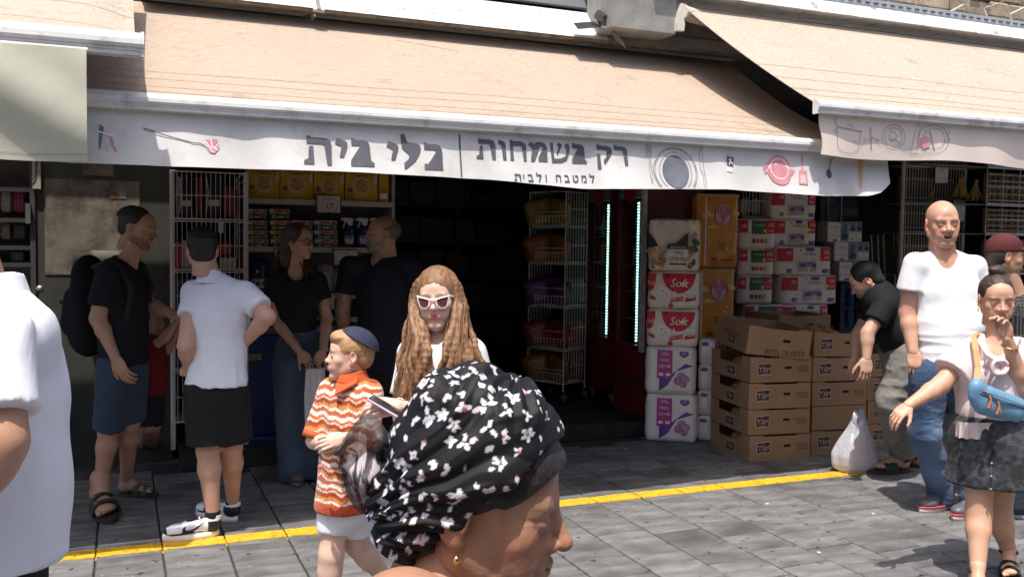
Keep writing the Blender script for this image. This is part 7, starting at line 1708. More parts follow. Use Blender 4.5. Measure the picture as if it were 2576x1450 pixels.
# glasses, earring, necklace
GL = (.02, .018, .018)
for x in (-1, 1):
    tube_on(p, 'glasses_rim', [p.H((x*.034+.0235*math.cos(a)*(1 if True else 1), .103-.012*abs(math.cos(a))*(1 if math.cos(a)*x > 0 else .0), .0+.019*math.sin(a))) for a in [2*math.pi*i/18 for i in range(19)]], .0023, GL, 5)
    tube_on(p, 'glasses_arm', [p.H((x*.057, .092, .006)), p.H((x*.074, .04, .008)), p.H((x*.078, -.01, .008))], .0023, GL, 5)
tube_on(p, 'glasses_bridge', [p.H((-.011, .104, .004)), p.H((0, .107, .007)), p.H((.011, .104, .004))], .0023, GL, 5)
tube_on(p, 'earring', [p.H((.082, -.004, -.036)), p.H((.084, -.003, -.044)), p.H((.083, -.002, -.055))], .0028, (.7, .5, .15), 6, .25, 1.)
nc = [neck-UP*.01+CAMR*.045+CAMF*.01, neck-UP*.03+CAMR*.035-CAMF*.05, neck-UP*.095-CAMF*.09, neck-UP*.03-CAMR*.04-CAMF*.05, neck-UP*.01-CAMR*.05]
tube_on(p, 'necklace', nc, .0015, (.7, .52, .2), 5, .25, 1.); p.solid('pendant', MB().lathe([(.001, -.012), (.008, 0), (.001, .012)], 10, tuple(nc[2]-UP*.012)), mat('gold', (.7, .5, .15), .25, metal=1.), True)
BT = (.010, .010, .011)
p.cloth('shirt', torso_parts(sl, sr, hip+UP*.11, fac, .128, .098, .1, .7, .006, .06)+[sleeve(sl, el1, .5, .06, .062), sleeve(sr, el2, .5, .06, .062)], BT, M_cot, cuts=[(hip+UP*.105, -UP)], holes=[(neck+UP*.012, neck+UP*.1, .055, .07), (neck-UP*.005+fac*.04, neck+fac*.1+UP*.0, .05, .05)], amp=.003)
k1, a1 = j(722, 1040, -.02), j(738, 1190, -.02); k2, a2 = j(778, 1040, .05), j(788, 1180, .05)
JN = (.045, .062, .09)
def fade(V, C):
    z = V[:, 2]; w_ = np.clip((vnoise(V*7, 2)+.3), 0, 1)[:, None]; return C*(.8+.7*w_)
p.cloth('jeans', [(hip+UP*.11, hip, .102, .142, .04, fac, .76), (hip, hip-UP*.06, .145, .145, .04, fac, .78), (j(724, 920, -.01), k1, .098, .075), (j(780, 920, .04), k2, .098, .075), (k1, a1, .075, .095), (k2, a2, .075, .095)], JN, M_den, cuts=[(hip+UP*.14, UP), (gz(a1, .02), -UP)], amp=.004, freq=(11, 11, 4), paint=fade)
tube_on(p, 'waistband_button', [hip+UP*.115+fac*.098, hip+UP*.115+fac*.104], .008, (.25, .22, .18), 8, .4, .8)
p.hand(wr1, wr1-el1+CAMR*.05, -fac+CAMR*.4, OLIVE, mirror=True, sc=.9, curl=.4); p.hand(wr2, wr2-el2-CAMR*.12, -fac-CAMR*.4, OLIVE, mirror=False, sc=.9, curl=.45)
for x, y in ((742, 1212), (790, 1200)): q = gz(onZ(x, y)); shoe(p, 'shoe', q-fac*.1, q+fac*.14, .045, .06, (.1, .08, .06), (.12, .1, .08), .025)
p.finish()
bg_ = j(794, 915, -.22); t = thing('tote_bag', 'slim white tote bag hanging from the hands of the woman with glasses', 'bag', bg_-UP*.40)
MB().prism([(-.055, 0), (.055, .015), (.048, .375), (-.05, .375), (-.06, .2)], -.035, .035).xf(Matrix.Rotation(-.55, 4, 'Z')).build('bag_body', mat('tote_white', (.55, .53, .52), .6, .06, 8., .2, 20.), t); MB().tube([(-.03, 0, .36), (-.01, 0, .415), (.03, 0, .36)], .004, 6).build('handle', mat('tote_handle', (.4, .39, .38), .6), t)
for q in (-.018, .02): MB().tube([(q, -.036, .37), (q*1.1, -.034, .2), (q, -.04, .02)], .002, 5).xf(Matrix.Rotation(-.55, 4, 'Z')).build('crease', mat('tote_handle', (.4, .39, .38), .6), t)

# ---------------- bearded bald man in navy V-neck
d0 = 6.3; j = jn(d0); fac = fdir(-.8, -.6)
p = Person('bald bearded man in dark V-neck T-shirt, arms behind, looking left', onZ(965, 1195))
sl, sr = j(878, 668, -.02), j(1034, 668, .05); hip = j(965, 900); neck = j(962, 645)
el1, wr1 = j(862, 780, .02), j(868, 850, .1); el2, wr2 = j(1040, 780, .12), j(1020, 850, .22)
DK = (.40, .215, .14)
p.limbs(torso_parts(sl, sr, hip, fac, .15, .135, .14)+[(neck-UP*.03, j(968, 605), .062, .06)]+arm(sl, el1, wr1, (.058, .048, .046, .03))+arm(sr, el2, wr2, (.058, .048, .046, .03)), DK)
p.head(j(963, 590), rotm(fyaw(-.3, -.95), .05), 1.05, DK, beard=1., bcol=(.17, .15, .135), jaw=1.1, nose=1.15, nosel=1.5, brows=(.03, .025, .022), brow=1.25, scalp=(.35, (.12, .085, .065)), browk=1.4)
p.sheet('beard', p.hc, p.hM, p.hs, [((0, .05, -.085), (.05, .05, .042), 0), ((0, .02, -.07), (.064, .045, .05), .03), ((.058, .008, -.04), (.014, .02, .04), .02), ((-.058, .008, -.04), (.014, .02, .04), .02)], [((0, 0, -.03), (0, .35, 1))], (.2, .175, .155), M_hair, sub=[((0, .105, -.06), (.028, .03, .014), .006), ((0, -.05, -.06), (.09, .05, .08), .01)], tex=(.0025, (60, 60, 45)), h=.0045)
p.sheet('hair', p.hc, p.hM, p.hs, [((0, -.02, .034), (.0775, .0985, .086), 0)], [((0, .0, .045), (0, .45, 1)), ((0, -.0, -.03), (0, .4, -1)), ((0, .03, 0), (0, 1, 0))], (.1, .085, .075), M_hair, sub=[((.085, .0, -.02), (.03, .026, .045), .005), ((-.085, .0, -.02), (.03, .026, .045), .005)])
NV = (.014, .016, .026)
p.cloth('shirt', torso_parts(sl, sr, hip-UP*.06, fac, .17, .165, .165, .74, .012)+[sleeve(sl, el1, .6, .066, .07), sleeve(sr, el2, .7, .066, .07)], NV, M_cot, cuts=[(hip-UP*.09, -UP)], holes=[(neck+UP*.02, neck+UP*.12, .07, .08), (neck+fac*.04, neck-UP*.07+fac*.13, .05, .012)], amp=.005)
p.hand(wr1, wr1-el1+CAMF*.1, -CAMF, DK, curl=.4); p.hand(wr2, wr2-el2, CAMF, DK, curl=.4, mirror=True)
k1, a1, k2, a2 = j(930, 1040, 0), gz(onZ(930, 1200), .08), j(1000, 1040, .05), gz(onZ(995, 1185), .08)
p.cloth('trousers', [(hip, hip-UP*.06, .175, .175, .04, fac, .75), (j(930, 940), k1, .115, .085), (j(1000, 940, .04), k2, .115, .085), (k1, a1, .085, .07), (k2, a2, .085, .07)], (.015, .016, .02), M_den, h=.012, cuts=[(hip+UP*.04, UP), (gz(a1, .03), -UP)])
for x, y in ((930, 1205), (997, 1190)): q = gz(onZ(x, y)); shoe(p, 'shoe', q-fac*.08, q+fac*.2, .05, .07, (.03, .03, .03), (.04, .04, .04), .028)
p.finish()

# ---------------- boy with arms crossed
d0 = 3.72; j = jn(d0); fac = fdir(-.55, -.85)
p = Person('blond boy in orange zigzag knit shirt and skullcap, arms crossed', onZ(868, 1585))
sl, sr = j(834, 985, .05), j(928, 990, -.04); hip = j(872, 1215); neck = j(885, 955)
BSK = (.66, .43, .33)
el1, wr1 = j(790, 1108, .0), j(866, 1122, -.185); el2, wr2 = j(924, 1112, -.12), j(866, 1100, -.225)
k1, a1 = j(833, 1395, -.02), j(822, 1540, .0); k2, a2 = j(898, 1368, .08), j(985, 1470, .2)
p.limbs(torso_parts(sl, sr, hip, fac, .078, .074, .082)+[(neck-UP*.02, j(878, 925), .038, .038)]+arm(sl, el1, wr1, (.034, .03, .028, .021))+arm(sr, el2, wr2, (.034, .03, .028, .021))+leg(j(848, 1262, 0), k1, a1, (.06, .046, .044, .029))+leg(j(896, 1262, .03), k2, a2, (.06, .046, .044, .029)), BSK, h=.009)
p.head(j(880, 893), rotm(fyaw(-.22, -1.), .03), .84, BSK, fem=True, jaw=.9, nose=.72, nosel=.35, brow=.5, chin=.85, cheek=1.15, brows=(.3, .19, .1), lips=(.55, .2, .18), iris=(.1, .1, .07), blush=.25)
BL = (.40, .235, .115)
p.sheet('hair', p.hc, p.hM, p.hs, [((0, -.018, .042), (.0815, .105, .091), 0), ((0, -.06, -.015), (.066, .052, .05), .02), ((0, .055, .085), (.062, .04, .032), .02)], [((0, .0, -.045), (0, .35, -1))], BL, M_hair, sub=[((0, .112, -.03), (.095, .075, .088), .006), ((.088, .01, -.03), (.03, .038, .05), .006), ((-.088, .01, -.03), (.03, .038, .05), .006)], tex=(.0022, (55, 22, 40)), h=.0036)
kippah(p, (.02, .023, .055), (.5, -.034), .0945, 4, rim=(.03, .034, .08), cov=.78)
def zig(V, C):
    q = V-p.loc; a = q@CAMR; z = q[:, 2]+.0; ax = (q-(hip-p.loc))
    n = .010*vnoise(V*18, 3)
    w_ = z+.011*np.abs(((a*17+.3*vnoise(V*6, 1)) % 1)*2-1)+n
    ph = (w_/.088) % 1
    cols_ = [((0, .17), (.72, .66, .60)), ((.17, .36), (.46, .105, .03)), ((.36, .46), (.72, .66, .6)), ((.46, .62), (.56, .2, .05)), ((.62, .8), (.30, .05, .02)), ((.8, .88), (.66, .5, .4)), ((.88, 1.01), (.46, .11, .03))]
    for (a0, a1_), c in cols_: C[(ph >= a0) & (ph < a1_)] = c
    band = z < (hem[2]-p.loc[2]+.042); C[band] = (.44, .075, .022)
    sp = vnoise(V*90, 5)[:, None]; return C*(1+.22*sp)
hem = j(866, 1278); ORG = (.45, .085, .025)
p.cloth('knit_shirt', torso_parts(sl, sr, hem+UP*.02, fac, .084, .092, .11, .9, .01)+[('S', sl, sl+(el1-sl)*.93, .05, .052), (sr, sr+(el2-sr)*.95, .052, .052), ('S', sr+(el2-sr)*.9, el2+(wr2-el2)*.2, .05, .048)], ORG, vcol('knit', .95, .9, 130., .15, sheen=.2, tone=.1, tscale=110.), h=.0055, cuts=[(hem+UP*.0, -UP)], holes=[(neck+UP*.02, neck+UP*.1, .052, .065), (neck+fac*.045, neck-UP*.045+fac*.085, .028, .008)], amp=.005, freq=(10, 10, 6), paint=zig)
# collar leaves and sleeve cuffs in plain rust
p.cloth('collar', [(neck+UP*.0, neck+UP*.03, .074, .058)], ORG, M_cot, h=.005, cuts=[(neck+UP*.042-fac*.01, UP+fac*.25), (neck-UP*.012, -UP)], holes=[(neck-UP*.05, neck+UP*.1, .046, .046), (neck+fac*.05, neck-UP*.1+fac*.09, .02, .03)], amp=0)
for s_ in (-1, 1):
    x = unit(np.cross(fac, UP))*s_
    A_, B_, C_, D_ = neck+x*.055+fac*.0+UP*.03, neck+x*.018+fac*.075-UP*.004, neck+x*.064+fac*.098-UP*.04, neck+x*.094+fac*.02+UP*.004
    p.solid('collar_leaf', MB().add([A_, B_, C_, D_]+[v-UP*.006-fac*.004 for v in (A_, B_, C_, D_)], [(0, 1, 2, 3), (7, 6, 5, 4), (0, 4, 5, 1), (1, 5, 6, 2), (2, 6, 7, 3), (3, 7, 4, 0)]), mat('rust_cotton', ORG, .85, .06, 60.))
def cuff(p, c, d, r, col, w_=.02): d = unit(d); p.solid('cuff', MB().tube([tuple(c-d*w_), tuple(c+d*w_)], r, 20), mat('rust_cotton', col, .85, .06, 60.), True)
cuff(p, sl+(el1-sl)*.9, el1-sl, .0545, ORG, .014); cuff(p, el2+(wr2-el2)*.17, wr2-el2, .0505, ORG, .013)
p.hand(wr2, (wr2-el2)-UP*.05+CAMF*.06, UP*.35-CAMF, BSK, mirror=True, sc=.72, curl=.5, h=.0045, thumb=(.35, .3)); p.hand(wr1+CAMF*.0, wr1-el1+CAMF*.08+UP*.02, UP-CAMF*.3, BSK, sc=.7, curl=.55, h=.0045, thumb=(.3, .3))
p.cloth('shorts', [(hip-UP*.03, hip-UP*.09, .095, .1, .03, fac, .85), ('S', j(848, 1262, 0), j(838, 1338, -.01), .075, .066), ('S', j(896, 1262, .03), j(898, 1335, .07), .075, .068)], (.74, .74, .76), M_cot, cuts=[], amp=.004, h=.008)
for an, dd in ((a1, fac), (a2, fac)): q = gz(an); q[2] = .0 if an is a1 else .0; shoe(p, 'shoe', q-dd*.05, q+dd*.16, .04, .06, (.6, .6, .62), (.7, .7, .7), .024)
p.finish()

# ---------------- woman with long hair and white sunglasses
d0 = 3.5; j = jn(d0); fac = fdir(-.97, -.2)
p = Person('woman with long light brown hair, white sunglasses and white T-shirt holding a phone', onZ(1110, 1640))
sl, sr = j(1042, 890, .02), j(1184, 888, .03); hip = j(1110, 1240); neck = j(1098, 858)
LSK = (.66, .43, .335)
el1, wr1 = j(1022, 1062, -.02), j(1003, 1020, -.24); el2, wr2 = j(1222, 1060, .05), j(1222, 1215, -.02)
p.limbs(torso_parts(sl, sr, hip, fac, .12, .105, .125, .66, 0, .05)+[(neck-UP*.03, j(1101, 800), .048, .046)]+arm(sl, el1, wr1, (.046, .038, .036, .024))+arm(sr, el2, wr2, (.046, .038, .036, .024)), LSK)
M_h = rotm(fyaw(-.98, -.1), -.03, .05)
p.head(j(1101, 752), M_h, .93, LSK, fem=True, jaw=.92, nose=.88, nosel=.8, brow=.7, lips=(.50, .11, .13), lipd=.85, brows=(.2, .12, .07), chin=.9, iris=(.08, .06, .04), squint=.6)
HL = (.20, .105, .05)
def hair_tone(V, C):
    return C*(1+.35*vnoise(V*np.array((95, 60, 14)), 4))[:, None]
p.sheet('hair', p.hc, p.hM, p.hs, [((0, -.018, .042), (.086, .108, .0935), 0), ((0, -.05, -.06), (.09, .06, .11), .04), ((.072, .0, -.05), (.024, .05, .09), .03), ((-.072, .0, -.05), (.024, .05, .09), .03)], [], HL, M_hair, sub=[((0, .112, -.035), (.0665, .085, .108), .008), ((0, .02, -.17), (.07, .05, .1), .02)], tex=(.0025, (60, 40, 9)), h=.0036, paint=hair_tone)
def side(sd, *pp): return [p.H((sd*.008, .0, .122)), p.H((sd*.066, .012, .075)), p.H((sd*.090, .012, -.01))]+[j(*q) for q in pp]
R_ = (.008, .017, .024, .022, .022, .017, .004)
ch = [(side(1, (1032, 830, -.02), (1018, 895, -.06), (1012, 950, -.09), (1000, 1005, -.1)), R_), (side(1, (1046, 838, -.07), (1040, 905, -.1), (1040, 960, -.11), (1034, 1015, -.11)), R_), (side(1, (1060, 845, -.09), (1062, 910, -.12), (1068, 955, -.12), (1066, 1000, -.12)), R_),
      (side(-1, (1170, 828, -.02), (1188, 885, -.05), (1205, 930, -.06), (1228, 975, -.06)), R_), (side(-1, (1158, 840, -.06), (1170, 900, -.09), (1172, 945, -.1), (1180, 990, -.1)), R_), (side(-1, (1148, 845, -.09), (1148, 910, -.12), (1140, 955, -.12), (1132, 1000, -.12)), R_), (side(-1, (1140, 848, -.095), (1128, 905, -.125), (1118, 950, -.125), (1104, 985, -.12)), (.012, .024, .026, .02, .02, .016, .004))]
r_ = random.Random(15); ch2 = []
for pts, rs in ch:
    for q in range(5):
        o_ = CAMR*r_.uniform(-.022, .022)+CAMF*r_.uniform(-.022, .012); ch2.append(([v+o_*min(1., .12+i/4) for i, v in enumerate(pts)]+[pts[-1]+o_*1.4-UP*r_.uniform(.0, .03)], [v*.5+.001 for v in rs]+[.0015]))
hair_mass(p, ch2, HL, h=.0034, seed=4, wave=.005, amp=(.0016, .0009), streak=.5, k=.004)
r_ = random.Random(5); G = []
for i in range(110):
    pts, _ = r_.choice(ch); o_ = CAMR*r_.uniform(-.026, .026)+CAMF*r_.uniform(-.026, .004); ph = r_.random()*6
    G.append(([pts[q]+o_*min(1, q/2)+CAMR*.008*math.sin(2.1*q+ph)*(q > 2) for q in range(2, len(pts))]+[pts[-1]+o_*1.3-UP*r_.uniform(0, .03)], .0011))
lockset(p, G, HL, 'hair_lock', .25, 8)
# cat-eye sunglasses
for x in (-1, 1):
    outl = [(.0085, .0105), (.03, .016), (.052, .0195), (.064, .0225), (.061, .008), (.054, -.0135), (.043, -.0205), (.026, -.0205), (.0125, -.011)]
    inn = [(.0145, .007), (.031, .0115), (.051, .0148), (.0568, .0150), (.055, .0065), (.0495, -.0105), (.0415, -.0158), (.028, -.0158), (.0178, -.0085)]
    outl = [(a*1.06, b*1.3-.003) for a, b in outl]; inn = [(a*1.06, b*1.3-.003) for a, b in inn]; zz = .0; yf = lambda q: .108-4.2*(q*q)
    n = len(outl); V_ = [p.H((x*a, yf(a)+.0, b+zz)) for a, b in outl]+[p.H((x*a, yf(a)+.0015, b+zz)) for a, b in inn]; V_ += [p.H((x*a, yf(a)-.005, b+zz)) for a, b in outl]+[p.H((x*a, yf(a)-.004, b+zz)) for a, b in inn]
    F_ = []
    for i in range(n):
        k_ = (i+1) % n; F_ += [(i, k_, n+k_, n+i), (2*n+i, 3*n+i, 3*n+k_, 2*n+k_), (i, 2*n+i, 2*n+k_, k_), (n+i, n+k_, 3*n+k_, 3*n+i)]
    if x < 0: F_ = [tuple(reversed(f_)) for f_ in F_]
    p.solid('sunglasses_frame', MB().add(V_, F_), mat('white_acetate', (.78, .76, .75), .25, .02))
    p.solid('lens', MB().add([p.H((x*a, yf(a)-.0015, b+zz)) for a, b in inn], [tuple(range(n))]), mat('rose_lens', (.13, .035, .035), .08, .3, 30., spec=.7))
    p.solid('sunglasses_arm', MB().tube([tuple(p.H((x*.062, .09, .02))), tuple(p.H((x*.073, .04, .012))), tuple(p.H((x*.074, -.01, .006)))], .003, 6), mat('white_acetate', (.78, .76, .75), .25))
p.solid('sunglasses_bridge', MB().tube([tuple(p.H((-.0115, .1065, .006))), tuple(p.H((0, .109, .008))), tuple(p.H((.0115, .1065, .006)))], .004, 6), mat('white_acetate', (.78, .76, .75), .25))
tube_on(p, 'hoop_earring', [p.H((.078+.004*math.cos(a), .0+.016*math.cos(a), -.05+.017*math.sin(a))) for a in [2*math.pi*i/20 for i in range(21)]], .0017, (.75, .72, .68), 6, .2, 1.)
CRM = (.70, .66, .645)
p.cloth('shirt', torso_parts(sl, sr, hip, fac, .132, .13, .142, .76, .015, .06)+[sleeve(sl, el1, .6, .06, .074), sleeve(sr, el2, .64, .062, .078)], CRM, M_cot, h=.0085, cuts=[(hip-UP*.05, -UP)], holes=[(neck+UP*.022, neck+UP*.12, .058, .07)], amp=.006, freq=(7, 7, 4), seed=6)
k1, k2 = j(1070, 1420, 0), j(1150, 1420, .05)
p.cloth('trousers', [(hip, hip-UP*.06, .14, .145, .04, fac, .8), (j(1075, 1290), k1, .1, .09), (j(1145, 1290, .04), k2, .1, .09), (k1, gz(k1, .1), .09, .085), (k2, gz(k2, .1), .09, .085)], (.74, .73, .74), M_cot, h=.012, cuts=[(gz(k1, .09), -UP)], amp=.004)
p.hand(wr1, -CAMR*.85+UP*.15-CAMF*.35, UP*.8-CAMF*.5, LSK, mirror=True, sc=.9, curl=.55, thumb=(.5, .1)); p.hand(wr2, wr2-el2, CAMF, LSK, sc=.9, curl=.4)
tube_on(p, 'bracelet', [wr1+.028*(math.cos(a)*unit(np.cross(wr1-el1, UP))+math.sin(a)*unit(np.cross(np.cross(wr1-el1, UP), wr1-el1))) for a in [2*math.pi*i/18 for i in range(19)]], .0016, (.6, .58, .56), 5, .25, 1.)
for kk in (k1, k2): q = gz(kk); shoe(p, 'shoe', q-fac*.06, q+fac*.17, .045, .06, (.6, .58, .56), (.6, .58, .56), .025)
p.finish()
ph0, ph1 = j(938, 1003, -.30), j(1012, 1046, -.31); t = thing('phone', 'lilac smartphone held in front of the boy\'s shoulder', 'phone', (ph0+ph1)/2)
Mx = frame(ph1-ph0, UP-CAMF*.05); b = MB().box((-.034, -.071, -.0045), (.034, .071, .0045), .003); b.v = [tuple(Mx @ np.array(v)) for v in b.v]; b.build('case', mat('lilac_case', (.5, .36, .45), .3), t)
b = MB().box((-.031, -.068, .0047), (.031, .068, .0052)); b.v = [tuple(Mx @ np.array(v)) for v in b.v]; b.build('screen', mat('dark_screen', (.02, .02, .025), .1, spec=.6), t)
# ---------------- man in white polo at the left edge, seen from behind his shoulder
d0 = 1.85; j = jn(d0); fac = fdir(.35, -1.)
p = Person('man in white polo shirt close to the camera, cut off by the left edge', onZ(-40, 1500)*0+Vector(gz(at(-30, 1450, 1.85))))
sn, sf_ = j(-22, 845, -.14), j(-90, 815, .24); hip = j(-80, 1380, .02); neck = j(-42, 735, .03)
eln, wrn = j(-8, 1110, -.2), j(-110, 1300, -.22)
p.limbs(torso_parts(sf_, sn, hip, fac, .16, .15, .16, .7)+[(neck-UP*.04, j(-90, 640), .06, .058)]+arm(sn, eln, wrn, (.058, .05, .048, .032)), (.46, .25, .165))
p.head(j(-165, 580), rotm(fyaw(.3, -1.), 0), 1.0, (.46, .25, .165), scalp=(.9, (.02, .015, .012)))
p.sheet('hair', p.hc, p.hM, p.hs, [((0, -.018, .04), (.0815, .103, .090), 0), ((0, -.066, -.03), (.066, .05, .05), .02)], [((0, .07, 0), (0, 1, .2)), ((0, -.0, -.07), (0, .3, -1))], (.018, .014, .012), M_hair, sub=[((0, .085, -.02), (.09, .055, .06), .01), ((.085, .004, -.02), (.03, .03, .05), .005), ((-.085, .004, -.02), (.03, .03, .05), .005)])
p.cloth('polo_shirt', torso_parts(sf_, sn, hip-UP*.07, fac, .165, .17, .172, .84, .012)+[sleeve(sn, eln, .74, .064, .074), (neck-UP*.09-fac*.05, neck-UP*.02, .1, .075)], (.76, .76, .80), M_cot, h=.008, cuts=[(j(0, 1425), -UP)], holes=[(neck+UP*.03, neck+UP*.14, .066, .08)], amp=.006, freq=(6, 6, 3), seed=9, fine=(.007, (9, 9, 2.5)))
p.cloth('collar', [(neck-UP*.03-fac*.012, neck+UP*.028-fac*.0, .084, .074)], (.76, .76, .80), M_cot, h=.0045, cuts=[(neck+UP*.012, UP+fac*.45), (neck-UP*.035, -UP)], holes=[(neck-UP*.06, neck+UP*.1, .063, .06)], amp=0)
p.cloth('trousers', [(hip, hip-UP*.1, .16, .16, .04, fac, .8), (hip+unit(sn-sf_)*.08-UP*.08, gz(hip+unit(sn-sf_)*.09, .1), .105, .075), (hip-unit(sn-sf_)*.08-UP*.08, gz(hip-unit(sn-sf_)*.09, .1), .105, .075)], (.012, .012, .015), M_cot, h=.014, cuts=[(gz(hip, .06), -UP)])
p.hand(wrn, wrn-eln, CAMF, (.46, .25, .165), curl=.4)
for s_ in (-1, 1): q = gz(hip+unit(sn-sf_)*.09*s_); shoe(p, 'shoe', q-fac*.08, q+fac*.2, .05, .07, (.03, .03, .03), (.04, .04, .04), .028)
p.finish()

# ---------------- bald man in white V-neck T-shirt and jeans
d0 = 5.45; j = jn(d0); fac = fdir(-.97, -.25)
p = Person('bald man in white V-neck T-shirt and blue jeans, squinting, hand in pocket', onZ(2350, 1290))
sl, sr = j(2300, 662, .02), j(2455, 668, .06); hip = j(2392, 905); neck = j(2378, 640)
el1, wr1 = j(2282, 785, .06), j(2297, 885, -.02); el2, wr2 = j(2482, 790, .12), j(2478, 895, .1)
SUNB = (.52, .285, .195)
p.limbs(torso_parts(sl, sr, hip, fac, .165, .15, .16)+[(neck-UP*.04, j(2373, 590), .062, .06)]+arm(sl, el1, wr1, (.056, .047, .045, .031))+arm(sr, el2, wr2, (.056, .047, .045, .031)), SUNB)
p.head(j(2371, 563), rotm(fyaw(-1., -.14), -.06, .04), 1.13, SUNB, jaw=1.12, nose=1.15, nosel=.9, mouth='open', squint=.9, brow=1.35, lips=(.34, .10, .09), brows=(.16, .10, .07), browk=.8, blush=.3, cheek=1.2, scalp=(.10, (.3, .2, .15)), h=.0033, look=(0, -.2), iris=(.03, .02, .015))
p.solid('teeth', MB().tube([tuple(p.H((-.012, .087, -.0585))), tuple(p.H((0, .091, -.058))), tuple(p.H((.012, .087, -.0585)))], .0032*1.1, 6), mat('teeth', (.6, .55, .47), .3), True)
p.solid('mouth_inside', MB().tube([tuple(p.H((-.013, .082, -.0645))), tuple(p.H((.013, .082, -.0645)))], .007, 8), mat('mouth_dark', (.06, .012, .012), .5), True)
TW = (.78, .78, .80)
p.cloth('shirt', torso_parts(sl, sr, hip-UP*.02, fac, .158, .158, .165, .74, .014)+[sleeve(sl, el1, .54, .06, .076), sleeve(sr, el2, .6, .06, .075)], TW, M_cot, h=.0075, cuts=[(hip-UP*.015, -UP)], holes=[(neck+UP*.012, neck+UP*.12, .07, .085), (neck+fac*.06-UP*.01, neck-UP*.115+fac*.15, .058, .016)], amp=.0055, freq=(5, 5, 4), seed=14, fine=(.007, (6, 6, 20), hip[2]+.02, hip[2]+.38))
p.hand(wr1, wr1-el1, fac, SUNB, curl=.5, mirror=True); p.hand(wr2, wr2-el2, fac, SUNB, curl=.4)
a1, a2 = ank(onZ(2388, 1272), onZ(2266, 1300), .1, .09), ank(onZ(2462, 1288), onZ(2405, 1306), .1, .07); k1, k2 = j(2328, 1090, .0), j(2440, 1090, .05)
def wash(V, C):
    q = V-p.loc; w_ = np.clip(vnoise(V*5.5, 6)*.9+.35, 0, 1)*np.clip((1.0-q[:, 2])/.5, .25, 1); s_ = np.abs(((q@CAMR)*1.0) % .3-.15)
    return C*(1-w_[:, None])+np.array((.16, .25, .38))*w_[:, None]
p.cloth('jeans', [(hip+UP*.02, hip-UP*.07, .16, .165, .04, fac, .78), (j(2335, 945, -.01), k1, .108, .085), (j(2425, 945, .04), k2, .108, .085), (k1, a1, .085, .066), (k2, a2, .085, .066), (a1, gz(a1, .03), .066, .07), (a2, gz(a2, .03), .066, .07)], (.035, .062, .12), M_den, h=.008, cuts=[(hip+UP*.05, UP), (gz(a1, .035), -UP)], amp=.007, freq=(9, 9, 7), seed=4, paint=wash, fine=(.003, (16, 16, 26)))
GS = (.10, .095, .105)
for h_, t_ in ((gz(onZ(2388, 1272)), gz(onZ(2266, 1300))), (gz(onZ(2462, 1288)), gz(onZ(2405, 1306)))):
    t_ = h_+unit(t_-h_)*.29; M, he, L_ = shoe(p, 'clog', h_, t_, .053, .068, GS, (.62, .56, .52), .03)
    n = 24; pts = []
    for i in range(n+1):
        t2 = 2*math.pi*i/n; yy = (1-math.cos(t2))/2; wd = .053*(.80+.30*math.sin(math.pi*yy)**.8*(.4+.6*yy)); pts.append(M @ np.array((math.sin(t2)*wd*1.05, yy*L_, .034))+he)
    tube_on(p, 'red_piping', pts, .006, (.55, .06, .07), 6, .5)
p.finish()

# ---------------- man stooping over the bread boxes
d0 = 6.25; j = jn(d0); fac = fdir(.35, -.94)
p = Person('man in black T-shirt and grey trousers stooping over the bread boxes', onZ(2265, 1190))
hip = j(2276, 885, .0); sl, sr = j(2206, 752, .2), j(2226, 768, -.16); neck = j(2204, 738, .02)
el1, wr1 = j(2182, 838, -.2), j(2180, 902, -.24); el2, wr2 = j(2158, 840, .25), j(2150, 900, .25)
SK2 = (.5, .29, .21)
a1 = ank(onZ(2278, 1186), onZ(2184, 1190), .14); a2 = ank(onZ(2312, 1176), onZ(2312, 1176)+Vector(fac*.26), .14); k1, k2 = j(2243, 1010, -.08), j(2290, 1010, .12)
m_ = (sl+sr)/2; nrm = unit(np.cross(sr-sl, hip-m_))
p.limbs([(m_, m_*.5+hip*.5, .14, .14, .04, nrm, .7), (m_*.5+hip*.5, hip, .14, .15, .04, nrm, .75), (m_, j(2190, 722), .055, .055)]+arm(sr, el1, wr1)+arm(sl, el2, wr2)+leg(hip-UP*.02-CAMF*.08, k1, gz(a1, .08))+leg(hip-UP*.02+CAMF*.09, k2, gz(a2, .08)), SK2)
p.head(j(2178, 706), rotm(fyaw(.3, -.95), -.6), 1.0, SK2, beard=.9, scalp=(.95, (.02, .016, .013)))
p.sheet('hair', p.hc, p.hM, p.hs, [((0, -.018, .04), (.083, .106, .093), 0), ((0, -.062, -.03), (.068, .05, .055), .02)], [((0, .072, 0), (0, 1, .2)), ((0, 0, -.06), (0, .3, -1))], (.016, .013, .011), M_hair, sub=[((0, .088, -.02), (.09, .055, .06), .01), ((.085, .004, -.02), (.03, .028, .045), .005), ((-.085, .004, -.02), (.03, .028, .045), .005)])
p.cloth('shirt', [(m_-UP*.0, m_*.5+hip*.5, .17, .165, .05, nrm, .76), (m_*.5+hip*.5, hip+UP*.02, .165, .16, .05, nrm, .82), (sl*.8+sr*.2, sr*.8+sl*.2, .085, .085), sleeve(sr, el1, .58, .07, .074), sleeve(sl, el2, .6, .07, .074)], (.012, .012, .014), M_cot, h=.011, holes=[(neck-CAMR*.03+UP*.03, neck-CAMR*.1+UP*.06, .062, .075)], amp=.006, freq=(8, 8, 6))
p.hand(wr1, wr1-el1, -CAMF, SK2, curl=.45); p.hand(wr2, wr2-el2, -CAMF, SK2, curl=.45, mirror=True)
